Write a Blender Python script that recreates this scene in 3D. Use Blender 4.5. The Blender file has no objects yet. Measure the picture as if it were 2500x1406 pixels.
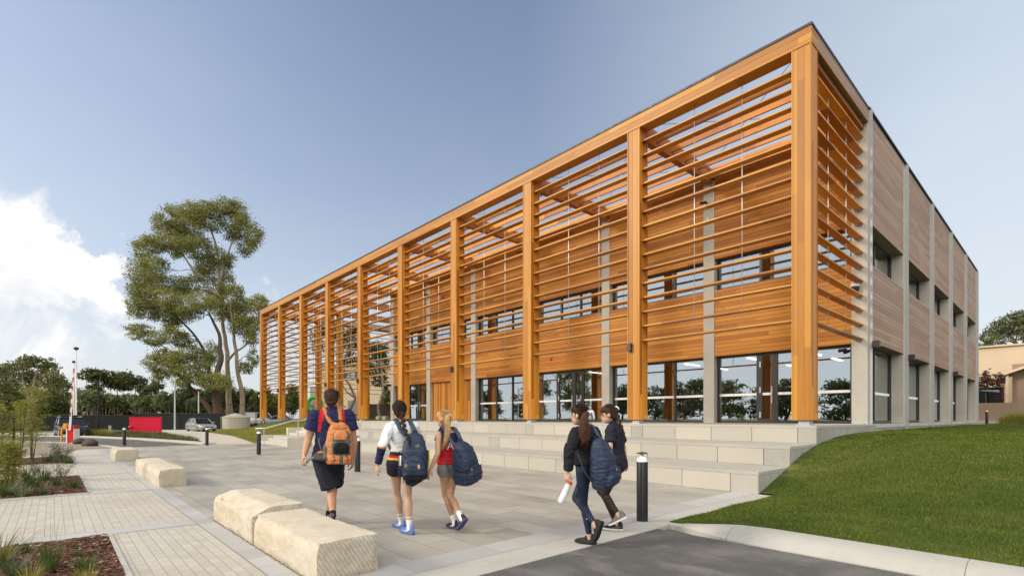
import bpy, bmesh, math, random
import numpy as np
from mathutils import Vector, Matrix, noise
rnd = random.Random(7)
scn = bpy.context.scene
COL = scn.collection
R_ = math.radians
V = Vector
# ------------------------------------------------------------------ survey of the site
# origin: front corner of the building, +X along the facade to the right, +Y into the building, metres.
CAM = V((4.2804, -13.6156, 1.5))
CR = V((0.66999, 0.74237, 0)); CF = V((-0.74237, 0.66999, 0)); FOC = 1241.0
def ray(u, v):
    return CR*((u-1250)/FOC) + CF + V((0, 0, (1020-v)/FOC))
def PD(u, v, D): return CAM + ray(u, v)*D
def PZ(u, v, z=0.0):
    d = ray(u, v); return CAM + d*((z-1.5)/d.z)
def PY(u, v, y):
    d = ray(u, v); return CAM + d*((y-CAM.y)/d.y)
def PX(u, v, x):
    d = ray(u, v); return CAM + d*((x-CAM.x)/d.x)

# ------------------------------------------------------------------ mesh helpers
class MB:
    """collects shapes; build() links them as ONE mesh object"""
    def __init__(s): s.v = []; s.f = []; s.m = []
    def add(s, vs, fs, m=0):
        o = len(s.v); s.v += [tuple(p) for p in vs]
        for f in fs: s.f.append([i+o for i in f]); s.m.append(m)
    def box(s, x0, y0, z0, x1, y1, z1, m=0):
        if x0 > x1: x0, x1 = x1, x0
        if y0 > y1: y0, y1 = y1, y0
        if z0 > z1: z0, z1 = z1, z0
        s.add([(x0,y0,z0),(x1,y0,z0),(x1,y1,z0),(x0,y1,z0),(x0,y0,z1),(x1,y0,z1),(x1,y1,z1),(x0,y1,z1)],
              [(0,3,2,1),(4,5,6,7),(0,1,5,4),(1,2,6,5),(2,3,7,6),(3,0,4,7)], m)
    def obox(s, c, ax, ay, az, m=0):
        c = V(c); ax = V(ax); ay = V(ay); az = V(az)
        p = [c+ax*i+ay*j+az*k for k in (-1,1) for j in (-1,1) for i in (-1,1)]
        s.add(p, [(0,2,3,1),(4,5,7,6),(0,1,5,4),(1,3,7,5),(3,2,6,7),(2,0,4,6)], m)
    def prism(s, poly, axis, a, b, m=0):
        """poly: 2D outline; extruded along axis 'x','y' or 'z' from a to b"""
        def P(q, t):
            return (t,q[0],q[1]) if axis == 'x' else (q[0],t,q[1]) if axis == 'y' else (q[0],q[1],t)
        n = len(poly); vs = [P(q,a) for q in poly]+[P(q,b) for q in poly]
        fs = [tuple(range(n))[::-1], tuple(range(n,2*n))]+[(i,(i+1)%n,n+(i+1)%n,n+i) for i in range(n)]
        s.add(vs, fs, m)
    def tube(s, pts, rads, n=8, m=0, cap=True):
        pts = [V(p) for p in pts]
        if not hasattr(rads, '__len__'): rads = [rads]*len(pts)
        vs = []; u = None
        for i, p in enumerate(pts):
            t = (pts[min(i+1,len(pts)-1)]-pts[max(i-1,0)])
            if t.length < 1e-9: t = V((0,0,1))
            t.normalize()
            if u is None:
                u = t.cross(V((0,0,1)));
                if u.length < 1e-3: u = t.cross(V((1,0,0)))
            u = (u - t*u.dot(t)); u.normalize(); w = t.cross(u)
            for k in range(n):
                a = 2*math.pi*k/n; vs.append(p+(u*math.cos(a)+w*math.sin(a))*rads[i])
        fs = []
        for i in range(len(pts)-1):
            for k in range(n):
                fs.append((i*n+k, i*n+(k+1)%n, (i+1)*n+(k+1)%n, (i+1)*n+k))
        if cap:
            fs.append(tuple(range(n))[::-1]); fs.append(tuple((len(pts)-1)*n+k for k in range(n)))
        s.add(vs, fs, m)
    def loft(s, rings, m=0, cap=True):
        """rings: list of point lists of equal length"""
        n = len(rings[0]); vs = [p for r in rings for p in r]; fs = []
        for i in range(len(rings)-1):
            for k in range(n):
                fs.append((i*n+k, i*n+(k+1)%n, (i+1)*n+(k+1)%n, (i+1)*n+k))
        if cap:
            fs.append(tuple(range(n))[::-1]); fs.append(tuple((len(rings)-1)*n+k for k in range(n)))
        s.add(vs, fs, m)
    def lathe(s, c, prof, n=20, m=0):
        c = V(c)
        s.loft([[c+V((r*math.cos(2*math.pi*k/n), r*math.sin(2*math.pi*k/n), z)) for k in range(n)] for r, z in prof], m)
    def ball(s, c, rx, ry, rz, rot=None, n=14, h=8, m=0):
        c = V(c); rings = []
        for i in range(h+1):
            th = math.pi*min(max(i/h,.02),.98)
            ring = []
            for k in range(n):
                a = 2*math.pi*k/n
                p = V((rx*math.sin(th)*math.cos(a), ry*math.sin(th)*math.sin(a), -rz*math.cos(th)))
                if rot is not None: p = rot @ p
                ring.append(c+p)
            rings.append(ring)
        s.loft(rings, m)
    def quad(s, a, b, c, d, m=0): s.add([a,b,c,d], [(0,1,2,3)], m)
    def build(s, name, mats, parent=None, smooth=False, local=False, bevel=0, seg=2):
        me = bpy.data.meshes.new(name)
        me.from_pydata(s.v, [], s.f)
        return finish(name, me, mats, parent, smooth, local, bevel, seg, s.m)

def wloc(o):
    p = V((0,0,0))
    while o is not None: p = p + o.location; o = o.parent
    return p
def finish(name, me, mats, parent, smooth=False, local=False, bevel=0, seg=2, mi=None):
    if not isinstance(mats, (list, tuple)): mats = [mats]
    for m in mats: me.materials.append(m)
    if mi is not None and len(mats) > 1: me.polygons.foreach_set('material_index', np.array(mi, dtype=np.int32))
    bm = bmesh.new(); bm.from_mesh(me)
    bmesh.ops.recalc_face_normals(bm, faces=bm.faces)
    if bevel:
        ed = [e for e in bm.edges if len(e.link_faces) == 2 and e.calc_face_angle(0) > .5]
        try: bmesh.ops.bevel(bm, geom=ed, offset=bevel, segments=seg, profile=.6, affect='EDGES', clamp_overlap=True)
        except Exception: pass
    bm.to_mesh(me); bm.free()
    if smooth:
        me.polygons.foreach_set('use_smooth', np.ones(len(me.polygons), dtype=bool))
        if smooth == 'auto':
            try: me.set_sharp_from_angle(angle=R_(38))
            except Exception: pass
    o = bpy.data.objects.new(name, me); COL.objects.link(o)
    if parent is not None:
        o.parent = parent
        if not local: o.location = -wloc(parent)
    return o
def tag(o, label=None, cat=None, group=None, kind=None):
    if label: o['label'] = label
    if cat: o['category'] = cat
    if group: o['group'] = group
    if kind: o['kind'] = kind
    return o
def thing(name, label, cat, loc=(0,0,0), rz=0, group=None):
    o = bpy.data.objects.new(name, None); COL.objects.link(o)
    o.location = loc; o.rotation_euler = (0,0,rz); o.empty_display_size = .2
    return tag(o, label, cat, group)
def struct(o): o['kind'] = 'structure'; return o
def dup(root, loc, rz=None, label=None, group=None):
    def rec(o, par):
        c = o.copy(); COL.objects.link(c); c.parent = par
        for ch in list(o.children): rec(ch, c)
        return c
    r = rec(root, None); r.location = loc
    if rz is not None: r.rotation_euler = (0,0,rz)
    if label: r['label'] = label
    if group: r['group'] = group
    return r
def catmull(pts, k=4):
    pts = [V(p) for p in pts]; out = []
    for i in range(len(pts)-1):
        p0 = pts[max(i-1,0)]; p1 = pts[i]; p2 = pts[i+1]; p3 = pts[min(i+2,len(pts)-1)]
        for j in range(k):
            t = j/k
            out.append(.5*((2*p1)+(p2-p0)*t+(2*p0-5*p1+4*p2-p3)*t*t+(3*p1-p0-3*p2+p3)*t**3))
    out.append(pts[-1]); return out
def lerpn(a, k):
    out = []
    for i in range(len(a)-1):
        for j in range(k): out.append(a[i]+(a[i+1]-a[i])*j/k)
    return out+[a[-1]]

# ------------------------------------------------------------------ materials
class NT:
    def __init__(s, name):
        s.mat = bpy.data.materials.new(name); s.mat.use_nodes = True
        s.t = s.mat.node_tree; s.t.nodes.clear()
        s.out = s.n('ShaderNodeOutputMaterial')
    def n(s, ty, **kw):
        nd = s.t.nodes.new(ty)
        for k, v in kw.items():
            if k.startswith('i_'):
                key = k[2:]
                key = int(key) if key.isdigit() else key.replace('_', ' ')
                s.put(nd.inputs[key], v)
            else: setattr(nd, k, v)
        return nd
    def put(s, sock, v):
        if isinstance(v, bpy.types.NodeSocket): s.t.links.new(v, sock)
        elif isinstance(v, bpy.types.Node): s.t.links.new(v.outputs[0], sock)
        else: sock.default_value = v
    def math(s, op, a, b=0.0, c=None, clamp=False):
        nd = s.n('ShaderNodeMath', operation=op, use_clamp=clamp); s.put(nd.inputs[0], a); s.put(nd.inputs[1], b)
        if c is not None: s.put(nd.inputs[2], c)
        return nd.outputs[0]
    def obj(s): return s.n('ShaderNodeTexCoord').outputs['Object']
    def mapped(s, vec, scale=(1,1,1), loc=(0,0,0), rot=(0,0,0)):
        return s.n('ShaderNodeMapping', i_Vector=vec, i_Scale=scale, i_Location=loc, i_Rotation=rot).outputs[0]
    def noise(s, vec, scale=5, detail=4, rough=.55, dist=0):
        nd = s.n('ShaderNodeTexNoise', i_Vector=vec, i_Scale=scale, i_Detail=detail, i_Roughness=rough, i_Distortion=dist)
        return nd.outputs['Fac']
    def ramp(s, fac, stops):
        nd = s.n('ShaderNodeValToRGB'); s.put(nd.inputs[0], fac); e = nd.color_ramp.elements
        while len(e) < len(stops): e.new(.5)
        for i, (p, c) in enumerate(stops):
            e[i].position = p; e[i].color = (*c, 1) if len(c) == 3 else c
        return nd.outputs[0]
    def mix(s, fac, a, b, mode='MIX'):
        nd = s.n('ShaderNodeMix', data_type='RGBA', blend_type=mode)
        s.put(nd.inputs[0], fac)
        for k, x in ((6, a), (7, b)):
            if isinstance(x, (tuple, list)): x = (*x, 1) if len(x) == 3 else x
            s.put(nd.inputs[k], x)
        return nd.outputs[2]
    def mapr(s, v, a, b, c=0, d=1, smooth=False):
        nd = s.n('ShaderNodeMapRange'); s.put(nd.inputs[0], v)
        for i, x in enumerate((a, b, c, d)): s.put(nd.inputs[i+1], x)
        if smooth: nd.interpolation_type = 'SMOOTHSTEP'
        return nd.outputs[0]
    def bump(s, h, strength=.3, dist=.01):
        return s.n('ShaderNodeBump', i_Strength=strength, i_Distance=dist, i_Height=h).outputs[0]
    def bsdf(s, color, rough=.7, normal=None, metal=0, spec=.4, **kw):
        nd = s.n('ShaderNodeBsdfPrincipled')
        if isinstance(color, tuple): color = (*color, 1) if len(color) == 3 else color
        s.put(nd.inputs['Base Color'], color); s.put(nd.inputs['Roughness'], rough)
        s.put(nd.inputs['Metallic'], metal); s.put(nd.inputs['Specular IOR Level'], spec)
        if normal is not None: s.put(nd.inputs['Normal'], normal)
        for k, v in kw.items(): s.put(nd.inputs[k.replace('_', ' ')], v)
        s.t.links.new(nd.outputs[0], s.out.inputs[0]); return nd
def hsv(c, f): return tuple(min(1, x*f) for x in c)
def plain(name, col, rough=.6, metal=0, var=.12, scale=9, spec=.4, bump=0, bscale=60):
    m = NT(name); co = m.obj(); nz = m.noise(co, scale, 5, .6)
    c = m.mix(nz, hsv(col, 1-var), hsv(col, 1+var))
    nr = m.bump(m.noise(co, bscale, 4), bump, .006) if bump else None
    m.bsdf(c, m.mapr(nz, .3, .7, max(rough-.08, .02), min(rough+.08, 1)), nr, metal, spec); return m.mat
def timber(name, stack, grain, bw, cols, groove=.05, rough=.5, piece=2.4, gap_dark=.35, vary=1.0):
    """boards stacked along one axis (0,1,2), grain along another; object coordinates in metres"""
    m = NT(name); co = m.obj(); sep = m.n('ShaderNodeSeparateXYZ', i_0=co)
    st = sep.outputs[stack]; gr = sep.outputs[grain]
    row = m.math('FLOOR', m.math('DIVIDE', st, bw))
    fr = m.math('FRACT', m.math('DIVIDE', st, bw))
    wn = m.n('ShaderNodeTexWhiteNoise', noise_dimensions='1D'); m.put(wn.inputs['W'], row)
    pc = m.math('FLOOR', m.math('ADD', m.math('DIVIDE', gr, piece), m.math('MULTIPLY', wn.outputs[0], 7.3)))
    w2 = m.n('ShaderNodeTexWhiteNoise', noise_dimensions='2D')
    cb = m.n('ShaderNodeCombineXYZ'); m.put(cb.inputs[0], row); m.put(cb.inputs[1], pc); m.put(w2.inputs['Vector'], cb)
    sc = [22, 22, 22]; sc[grain] = .9
    off = m.n('ShaderNodeVectorMath', operation='ADD'); m.put(off.inputs[0], co)
    m.put(off.inputs[1], m.n('ShaderNodeVectorMath', operation='SCALE', i_0=w2.outputs['Color'], i_3=9.0).outputs[0])
    g1 = m.noise(m.mapped(off.outputs[0], tuple(sc)), 1.6, 5, .6, .6)
    fac = m.math('ADD', m.math('MULTIPLY', w2.outputs[0], .62*vary), m.math('MULTIPLY', g1, .5))
    big = m.noise(co, .5, 3); fac = m.math('ADD', fac, m.math('MULTIPLY', m.math('SUBTRACT', big, .5), .25))
    c = m.ramp(fac, [(.15, cols[0]), (.5, cols[1]), (.9, cols[2])])
    edge = m.math('MINIMUM', fr, m.math('SUBTRACT', 1, fr))
    gm = m.mapr(edge, 0, groove, 1, 0)
    c = m.mix(m.math('MULTIPLY', gm, gap_dark), c, hsv(cols[0], .35))
    h = m.math('ADD', m.math('MULTIPLY', g1, .25), m.math('MULTIPLY', gm, -1.0))
    m.bsdf(c, m.mapr(g1, .2, .8, rough-.08, rough+.12), m.bump(h, .5, .006), 0, .35); return m.mat
GOLD = [(.25,.092,.012), (.405,.168,.018), (.52,.25,.036)]
AMBER = [(.27,.082,.010), (.50,.182,.019), (.70,.315,.038)]
GREY = [(.245,.15,.106), (.345,.23,.168), (.46,.325,.245)]
def concrete(name, col, stain=.25, scale=1.2, rough=.8, streak=False):
    m = NT(name); co = m.obj()
    a = m.noise(co, scale, 6, .62); b = m.noise(co, 14, 5, .6); d = m.noise(co, 90, 3, .6)
    f = m.math('ADD', m.math('MULTIPLY', a, .6), m.math('MULTIPLY', b, .4))
    c = m.ramp(f, [(.3, hsv(col, 1-stain)), (.52, col), (.72, hsv(col, 1+stain*.6))])
    if streak:
        s1 = m.noise(m.mapped(co, (5, 5, .35)), 1.5, 4, .6)
        c = m.mix(m.mapr(s1, .56, .72, 0, .5), c, hsv(col, .42))
    orr = m.n('ShaderNodeObjectInfo').outputs['Random']
    c = m.mix(1.0, c, m.ramp(orr, [(0,(.9,.9,.9)),(1,(1.08,1.07,1.05))]), 'MULTIPLY')
    pits = m.math('LESS_THAN', m.n('ShaderNodeTexVoronoi', i_Vector=co, i_Scale=16.0).outputs['Distance'], .045)
    c = m.mix(m.math('MULTIPLY', pits, .45), c, hsv(col, .45))
    m.bsdf(c, rough, m.bump(m.math('ADD', m.math('MULTIPLY', b, .6), m.math('MULTIPLY', d, .4)), .22, .01), 0, .3); return m.mat
def pavers(name, bw, bh, cols, mortar, msize, rot=0, stain=(.6,.56,.5), stf=.35, off=.5, sc=1.0, rough=.7, bump=.35):
    m = NT(name); co = m.obj(); mp = m.mapped(co, (1,1,1), (0,0,0), (0,0,rot))
    br = m.n('ShaderNodeTexBrick', offset=off, squash=1.0, i_Vector=mp, i_Scale=sc, i_Mortar_Size=msize, i_Mortar_Smooth=.25,
             i_Bias=0.0, i_Brick_Width=bw, i_Row_Height=bh)
    m.put(br.inputs['Color1'], (0,0,0,1)); m.put(br.inputs['Color2'], (1,1,1,1)); m.put(br.inputs['Mortar'], (.5,.5,.5,1))
    bn = m.noise(co, 40, 4, .65); md = m.noise(co, 3.5, 5, .6); lg = m.noise(co, .45, 4, .6)
    f = m.math('ADD', m.math('MULTIPLY', br.outputs['Color'], .55), m.math('ADD', m.math('MULTIPLY', bn, .2), m.math('MULTIPLY', md, .25)))
    c = m.ramp(f, [(.15, cols[0]), (.5, cols[1]), (.85, cols[2])])
    c = m.mix(m.mapr(lg, .48, .7, 0, stf), c, stain, 'MULTIPLY')
    sm = m.noise(m.mapped(co, (.5, 2.2, 1)), .55, 5, .62, .5)
    c = m.mix(m.mapr(sm, .54, .72, 0, .5*stf), c, (.55,.53,.5), 'MULTIPLY')
    wv = m.noise(m.mapped(co, (.3, 1.8, 1)), 1.1, 6, .7, 1.0)
    c = m.mix(m.mapr(wv, .6, .8, 0, .4*stf), c, (1.25,1.22,1.15), 'MULTIPLY')
    sp_ = m.math('LESS_THAN', m.n('ShaderNodeTexVoronoi', i_Vector=co, i_Scale=1.6).outputs['Distance'], .035)
    c = m.mix(m.math('MULTIPLY', sp_, .45), c, hsv(mortar, .9))
    c = m.mix(br.outputs['Fac'], c, mortar)
    h = m.math('SUBTRACT', m.math('MULTIPLY', bn, .25), br.outputs['Fac'])
    m.bsdf(c, rough, m.bump(h, bump, .008), 0, .35); return m.mat
def foliage(name, cols, trans=.3, rough=.55, nscale=.35):
    """per-leaf colour variation plus broad drifts of colour through the crown"""
    m = NT(name)
    rp = m.n('ShaderNodeNewGeometry').outputs['Random Per Island']
    nz = m.noise(m.obj(), nscale, 3, .6)
    f = m.math('ADD', m.math('MULTIPLY', rp, .55), m.math('MULTIPLY', nz, .5))
    c = m.ramp(f, [(.12, cols[0]), (.5, cols[1]), (.9, cols[2])])
    b = m.n('ShaderNodeBsdfPrincipled'); m.put(b.inputs['Base Color'], c); m.put(b.inputs['Roughness'], rough); m.put(b.inputs['Specular IOR Level'], .3)
    tr = m.n('ShaderNodeBsdfTranslucent'); m.put(tr.inputs['Color'], m.mix(1.0, c, (1.25,1.25,.7), 'MULTIPLY'))
    mx = m.n('ShaderNodeMixShader', i_0=trans); m.put(mx.inputs[1], b.outputs[0]); m.put(mx.inputs[2], tr.outputs[0])
    m.t.links.new(mx.outputs[0], m.out.inputs[0]); return m.mat
def bark(name, a, b):
    m = NT(name); co = m.obj(); n1 = m.noise(m.mapped(co, (6,6,1.2)), 1.5, 6, .65, .5); n2 = m.noise(co, 1.1, 3)
    c = m.mix(n2, a, b); c = m.mix(m.mapr(n1, .4, .7), c, hsv(a, .55))
    m.bsdf(c, .85, m.bump(n1, .5, .03), 0, .2); return m.mat
def glassmat(name, refl=.42, tint=(.76,.80,.78)):
    m = NT(name)
    lw = m.n('ShaderNodeLayerWeight', i_Blend=.35)
    f = m.mapr(lw.outputs['Fresnel'], 0, .5, refl, .9)
    co = m.obj(); wob = m.bump(m.noise(co, .8, 2, .4), .02, .05)
    g = m.n('ShaderNodeBsdfGlossy'); m.put(g.inputs['Color'], (.9,.95,.98,1)); m.put(g.inputs['Roughness'], .005); m.put(g.inputs['Normal'], wob)
    t = m.n('ShaderNodeBsdfTransparent'); m.put(t.inputs['Color'], (*tint,1))
    mx = m.n('ShaderNodeMixShader', i_0=f); m.put(mx.inputs[1], t.outputs[0]); m.put(mx.inputs[2], g.outputs[0])
    m.t.links.new(mx.outputs[0], m.out.inputs[0]); return m.mat
def emit(name, col, s):
    m = NT(name); e = m.n('ShaderNodeEmission'); m.put(e.inputs[0], (*col,1)); m.put(e.inputs[1], s)
    m.t.links.new(e.outputs[0], m.out.inputs[0]); return m.mat
M = {}
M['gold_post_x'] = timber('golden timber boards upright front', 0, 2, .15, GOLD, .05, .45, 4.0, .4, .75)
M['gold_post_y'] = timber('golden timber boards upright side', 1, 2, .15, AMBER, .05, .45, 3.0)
M['fascia'] = timber('golden fascia boards', 2, 0, .157, GOLD, .05, .45, 3.6, .35, .7)
M['wall'] = timber('amber cladding boards', 2, 0, .138, AMBER, .10, .5, 4.2, .82, .75)
M['vpanel'] = timber('amber upright panel boards', 0, 2, .14, AMBER, .06, .5, 5.0, .6)
M['slat_x'] = timber('golden louvre slat', 2, 0, .447, GOLD, .0001, .42, 2.4)
M['slat_y'] = timber('brown louvre slat', 2, 1, .447, AMBER, .0001, .5, 2.4)
M['beam_y'] = timber('pergola beam timber', 2, 1, .3, [(.2,.065,.018),(.3,.10,.026),(.4,.15,.04)], .02, .5, 3.0)
M['beam_x'] = timber('pergola purlin timber', 2, 0, .3, AMBER, .02, .5, 3.0)
M['grey_wall'] = timber('weathered grey brown cladding', 2, 1, .138, GREY, .085, .65, 3.6, .85, .6)
M['soffit'] = timber('dark soffit boards', 1, 0, .14, [(.16,.07,.025),(.22,.10,.035),(.3,.14,.05)], .05, .6, 2.4)
M['concrete'] = concrete('pale board marked concrete', (.47,.445,.395), .2)
M['concrete_dark'] = concrete('stained concrete edge', (.34,.33,.30), .35, 1.5, .85, True)
M['tread'] = concrete('grey seat concrete', (.385,.37,.335), .14, 1.0)
M['cream'] = concrete('cream seat block', (.40,.376,.33), .08, .9)
M['greyblock'] = concrete('grey seat block', (.335,.325,.30), .14, 2.0)
M['steel'] = plain('galvanised steel', (.42,.43,.44), .5, .35, .12, 3)
M['stainless'] = plain('brushed stainless', (.55,.55,.54), .3, .9, .06, 20)
M['frame'] = plain('dark bronze window frame', (.055,.050,.045), .4, .3, .15, 4)
M['black'] = plain('black powder coat', (.012,.012,.013), .42, 0, .2, 6)
M['coping'] = plain('dark roof coping', (.03,.033,.038), .45, .4, .15, 3)
M['white'] = plain('white paint', (.78,.78,.77), .5, 0, .04, 6)
M['strip'] = plain('white frosted strip', (.85,.85,.84), .5, 0, .03, 6)
M['glass'] = glassmat('facade glass', .36)
M['glass_side'] = glassmat('side glass', .22, (.55,.6,.58))
M['rod'] = plain('pale steel rod', (.62,.62,.6), .35, .6, .05, 8)
M['room'] = plain('sage interior wall', (.36,.42,.36), .8, 0, .1, 2)
M['room_floor'] = plain('grey carpet', (.10,.105,.10), .9, 0, .2, 20)
M['room_dark'] = plain('dark interior', (.035,.035,.038), .8, 0, .2, 5)
M['lamp'] = emit('lit ceiling lamp', (1, .88, .7), 3.5)
M['wood'] = plain('pale plywood', (.36,.25,.14), .5, 0, .15, 8)
M['navy_lam'] = plain('navy laminate', (.02,.035,.06), .4, 0, .15, 8)
M['orange_vinyl'] = plain('orange vinyl', (.42,.09,.035), .5, 0, .12, 8)

M['yellow'] = plain('yellow enamel', (.62,.27,.012), .4, 0, .08, 5)
# ------------------------------------------------------------------ camera
cd = bpy.data.cameras.new('camera'); cam = bpy.data.objects.new('camera', cd); COL.objects.link(cam)
cam.location = CAM; cam.rotation_euler = (R_(90), 0, math.atan2(-CF.x, CF.y))
cd.sensor_width = 36; cd.lens = FOC/2500*36; cd.shift_y = (1020-703)/2500.0
cd.clip_start = .05; cd.clip_end = 3000
scn.camera = cam

# ------------------------------------------------------------------ light
SUN_DIR = V((-.50, -.80, 0)).normalized()
SUN_EL = R_(25)
sd = bpy.data.lights.new('sun', 'SUN'); sun = bpy.data.objects.new('sun', sd); COL.objects.link(sun)
sd.energy = 1.45; sd.angle = R_(12); sd.color = (1, .86, .68)
to_sun = V((SUN_DIR.x*math.cos(SUN_EL), SUN_DIR.y*math.cos(SUN_EL), math.sin(SUN_EL)))
sun.rotation_euler = to_sun.to_track_quat('Z', 'Y').to_euler()
sun.location = to_sun*60
w = bpy.data.worlds.new('World'); scn.world = w; w.use_nodes = True
nt = w.node_tree; nt.nodes.clear()
class WN(NT):
    def __init__(s, t): s.t = t
W = WN(nt)
wo = W.n('ShaderNodeOutputWorld'); bg = W.n('ShaderNodeBackground'); bg.inputs[1].default_value = .11
sky = W.n('ShaderNodeTexSky', sky_type='NISHITA', sun_disc=False, sun_elevation=SUN_EL,
          sun_rotation=math.atan2(SUN_DIR.x, SUN_DIR.y), air_density=1.0, dust_density=1.6, ozone_density=1.6)
dirv = W.n('ShaderNodeTexCoord').outputs['Generated']
dn = W.n('ShaderNodeVectorMath', operation='NORMALIZE', i_0=dirv).outputs[0]
nzA = W.noise(dn, 9.0, 10, .62, .5); nzB = W.noise(W.mapped(dn, (1,1,2.5)), 3.0, 6, .55)
wn_ = W.n('ShaderNodeTexNoise', i_Vector=dn, i_Scale=11.0, i_Detail=6.0, i_Roughness=.6)
warp = W.n('ShaderNodeVectorMath', operation='SCALE', i_0=W.n('ShaderNodeVectorMath', operation='SUBTRACT', i_0=wn_.outputs['Color'], i_1=(.5,.5,.5)).outputs[0], i_3=.16).outputs[0]
dnw = W.n('ShaderNodeVectorMath', operation='NORMALIZE', i_0=W.n('ShaderNodeVectorMath', operation='ADD', i_0=dn, i_1=warp).outputs[0]).outputs[0]
mask = None
BLOBS = [(50,670,95,1.0),(140,645,75,1.0),(-50,640,120,1.0),(-20,535,65,.95),(45,575,65,.95),(105,605,60,1.0),(-110,590,140,1.0),(205,645,48,.95),(262,632,36,.85),(310,640,26,.72),(20,735,55,.85),
         (245,722,44,.76),(645,735,60,.6),(560,665,36,.46),(895,590,38,.34),(-500,720,380,.9)]
def blob(d, rad, st):
    global mask
    d = d.normalized()
    dt = W.n('ShaderNodeVectorMath', operation='DOT_PRODUCT', i_0=dnw, i_1=tuple(d)).outputs['Value']
    a = W.mapr(dt, math.cos(rad*1.25), math.cos(rad*.1), 0, st)
    mask = a if mask is None else W.math('MAXIMUM', mask, a)
for (u, v, r, st) in BLOBS: blob(ray(u, v), r/FOC*.85, st)
# clouds in the part of the sky behind the camera, which the windows mirror
val = W.math('ADD', mask, W.math('MULTIPLY', W.math('SUBTRACT', nzA, .5), 1.5))
alpha = W.mapr(val, .40, .68)
sepd = W.n('ShaderNodeSeparateXYZ', i_0=dn)
def ddot(v): return W.n('ShaderNodeVectorMath', operation='DOT_PRODUCT', i_0=dn, i_1=tuple(V(v).normalized())).outputs['Value']
# thin high veil: strongest to the right and behind the viewer, where the low sun lights it
vr = W.mapr(ddot(CR), -.25, .85, .0, .9, True); vb = W.mapr(ddot(-CF+V((0,0,.3))), -.1, .6, .0, .96, True); vl = W.mapr(ddot(-CR), .1, 1.0, 0, .35, True)
veil = W.math('MAXIMUM', W.math('MAXIMUM', vr, vb), W.math('ADD', vl, .14))
veil = W.math('MULTIPLY', veil, W.mapr(nzB, .2, .7, .85, 1.0))
skyc = W.mix(veil, W.mix(1.0, sky.outputs[0], (.60,.645,.73), 'MULTIPLY'), W.mix(vb, (3.35,3.75,4.15), (2.3,2.65,3.1)))
vs_ = W.mapr(ddot(SUN_DIR+V((0,0,.15))), .60, .93, 0, .97, True)
skyc = W.mix(vs_, skyc, W.mix(W.mapr(sepd.outputs[2], .02, .35), (4.9,5.1,5.3), (3.7,4.3,5.0)))
skyc = W.mix(W.math('MULTIPLY', W.mapr(nzA, .50, .66, 0, .75), vs_), skyc, (4.9,4.9,4.9))
hz = W.math('MULTIPLY', W.math('POWER', W.mapr(sepd.outputs[2], .0, .78, .90, 0), 2.0), W.mapr(nzB, .25, .7, .8, 1.0))
hz = W.math('MULTIPLY', hz, W.mapr(W.math('MAXIMUM', vb, vs_), .1, .6, 1.0, .12))
skyc = W.mix(hz, skyc, (3.85,3.95,4.0))
# bright patch added to unseen sky behind the viewer, to brighten walls and plaza
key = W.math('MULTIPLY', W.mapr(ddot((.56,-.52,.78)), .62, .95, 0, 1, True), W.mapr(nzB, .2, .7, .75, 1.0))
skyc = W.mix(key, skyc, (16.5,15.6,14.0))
cl_col = W.mix(W.mapr(nzA, .35, .7), (3.75,3.85,4.1), (5.3,5.2,5.0))
skyc = W.mix(W.math('MULTIPLY', alpha, .93), skyc, cl_col)
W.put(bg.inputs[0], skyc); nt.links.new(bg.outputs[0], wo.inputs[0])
vs = scn.view_settings
scn.display_settings.display_device = 'sRGB'
vs.view_transform = 'Standard'; vs.look = 'None'; vs.gamma = 1; vs.use_curve_mapping = False
vs.exposure = 1.0
cy = scn.cycles
cy.max_bounces = 8; cy.diffuse_bounces = 3; cy.glossy_bounces = 4; cy.transmission_bounces = 6; cy.transparent_max_bounces = 12
cy.use_denoising = True; cy.sample_clamp_indirect = 6; cy.caustics_reflective = False; cy.caustics_refractive = False
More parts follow.
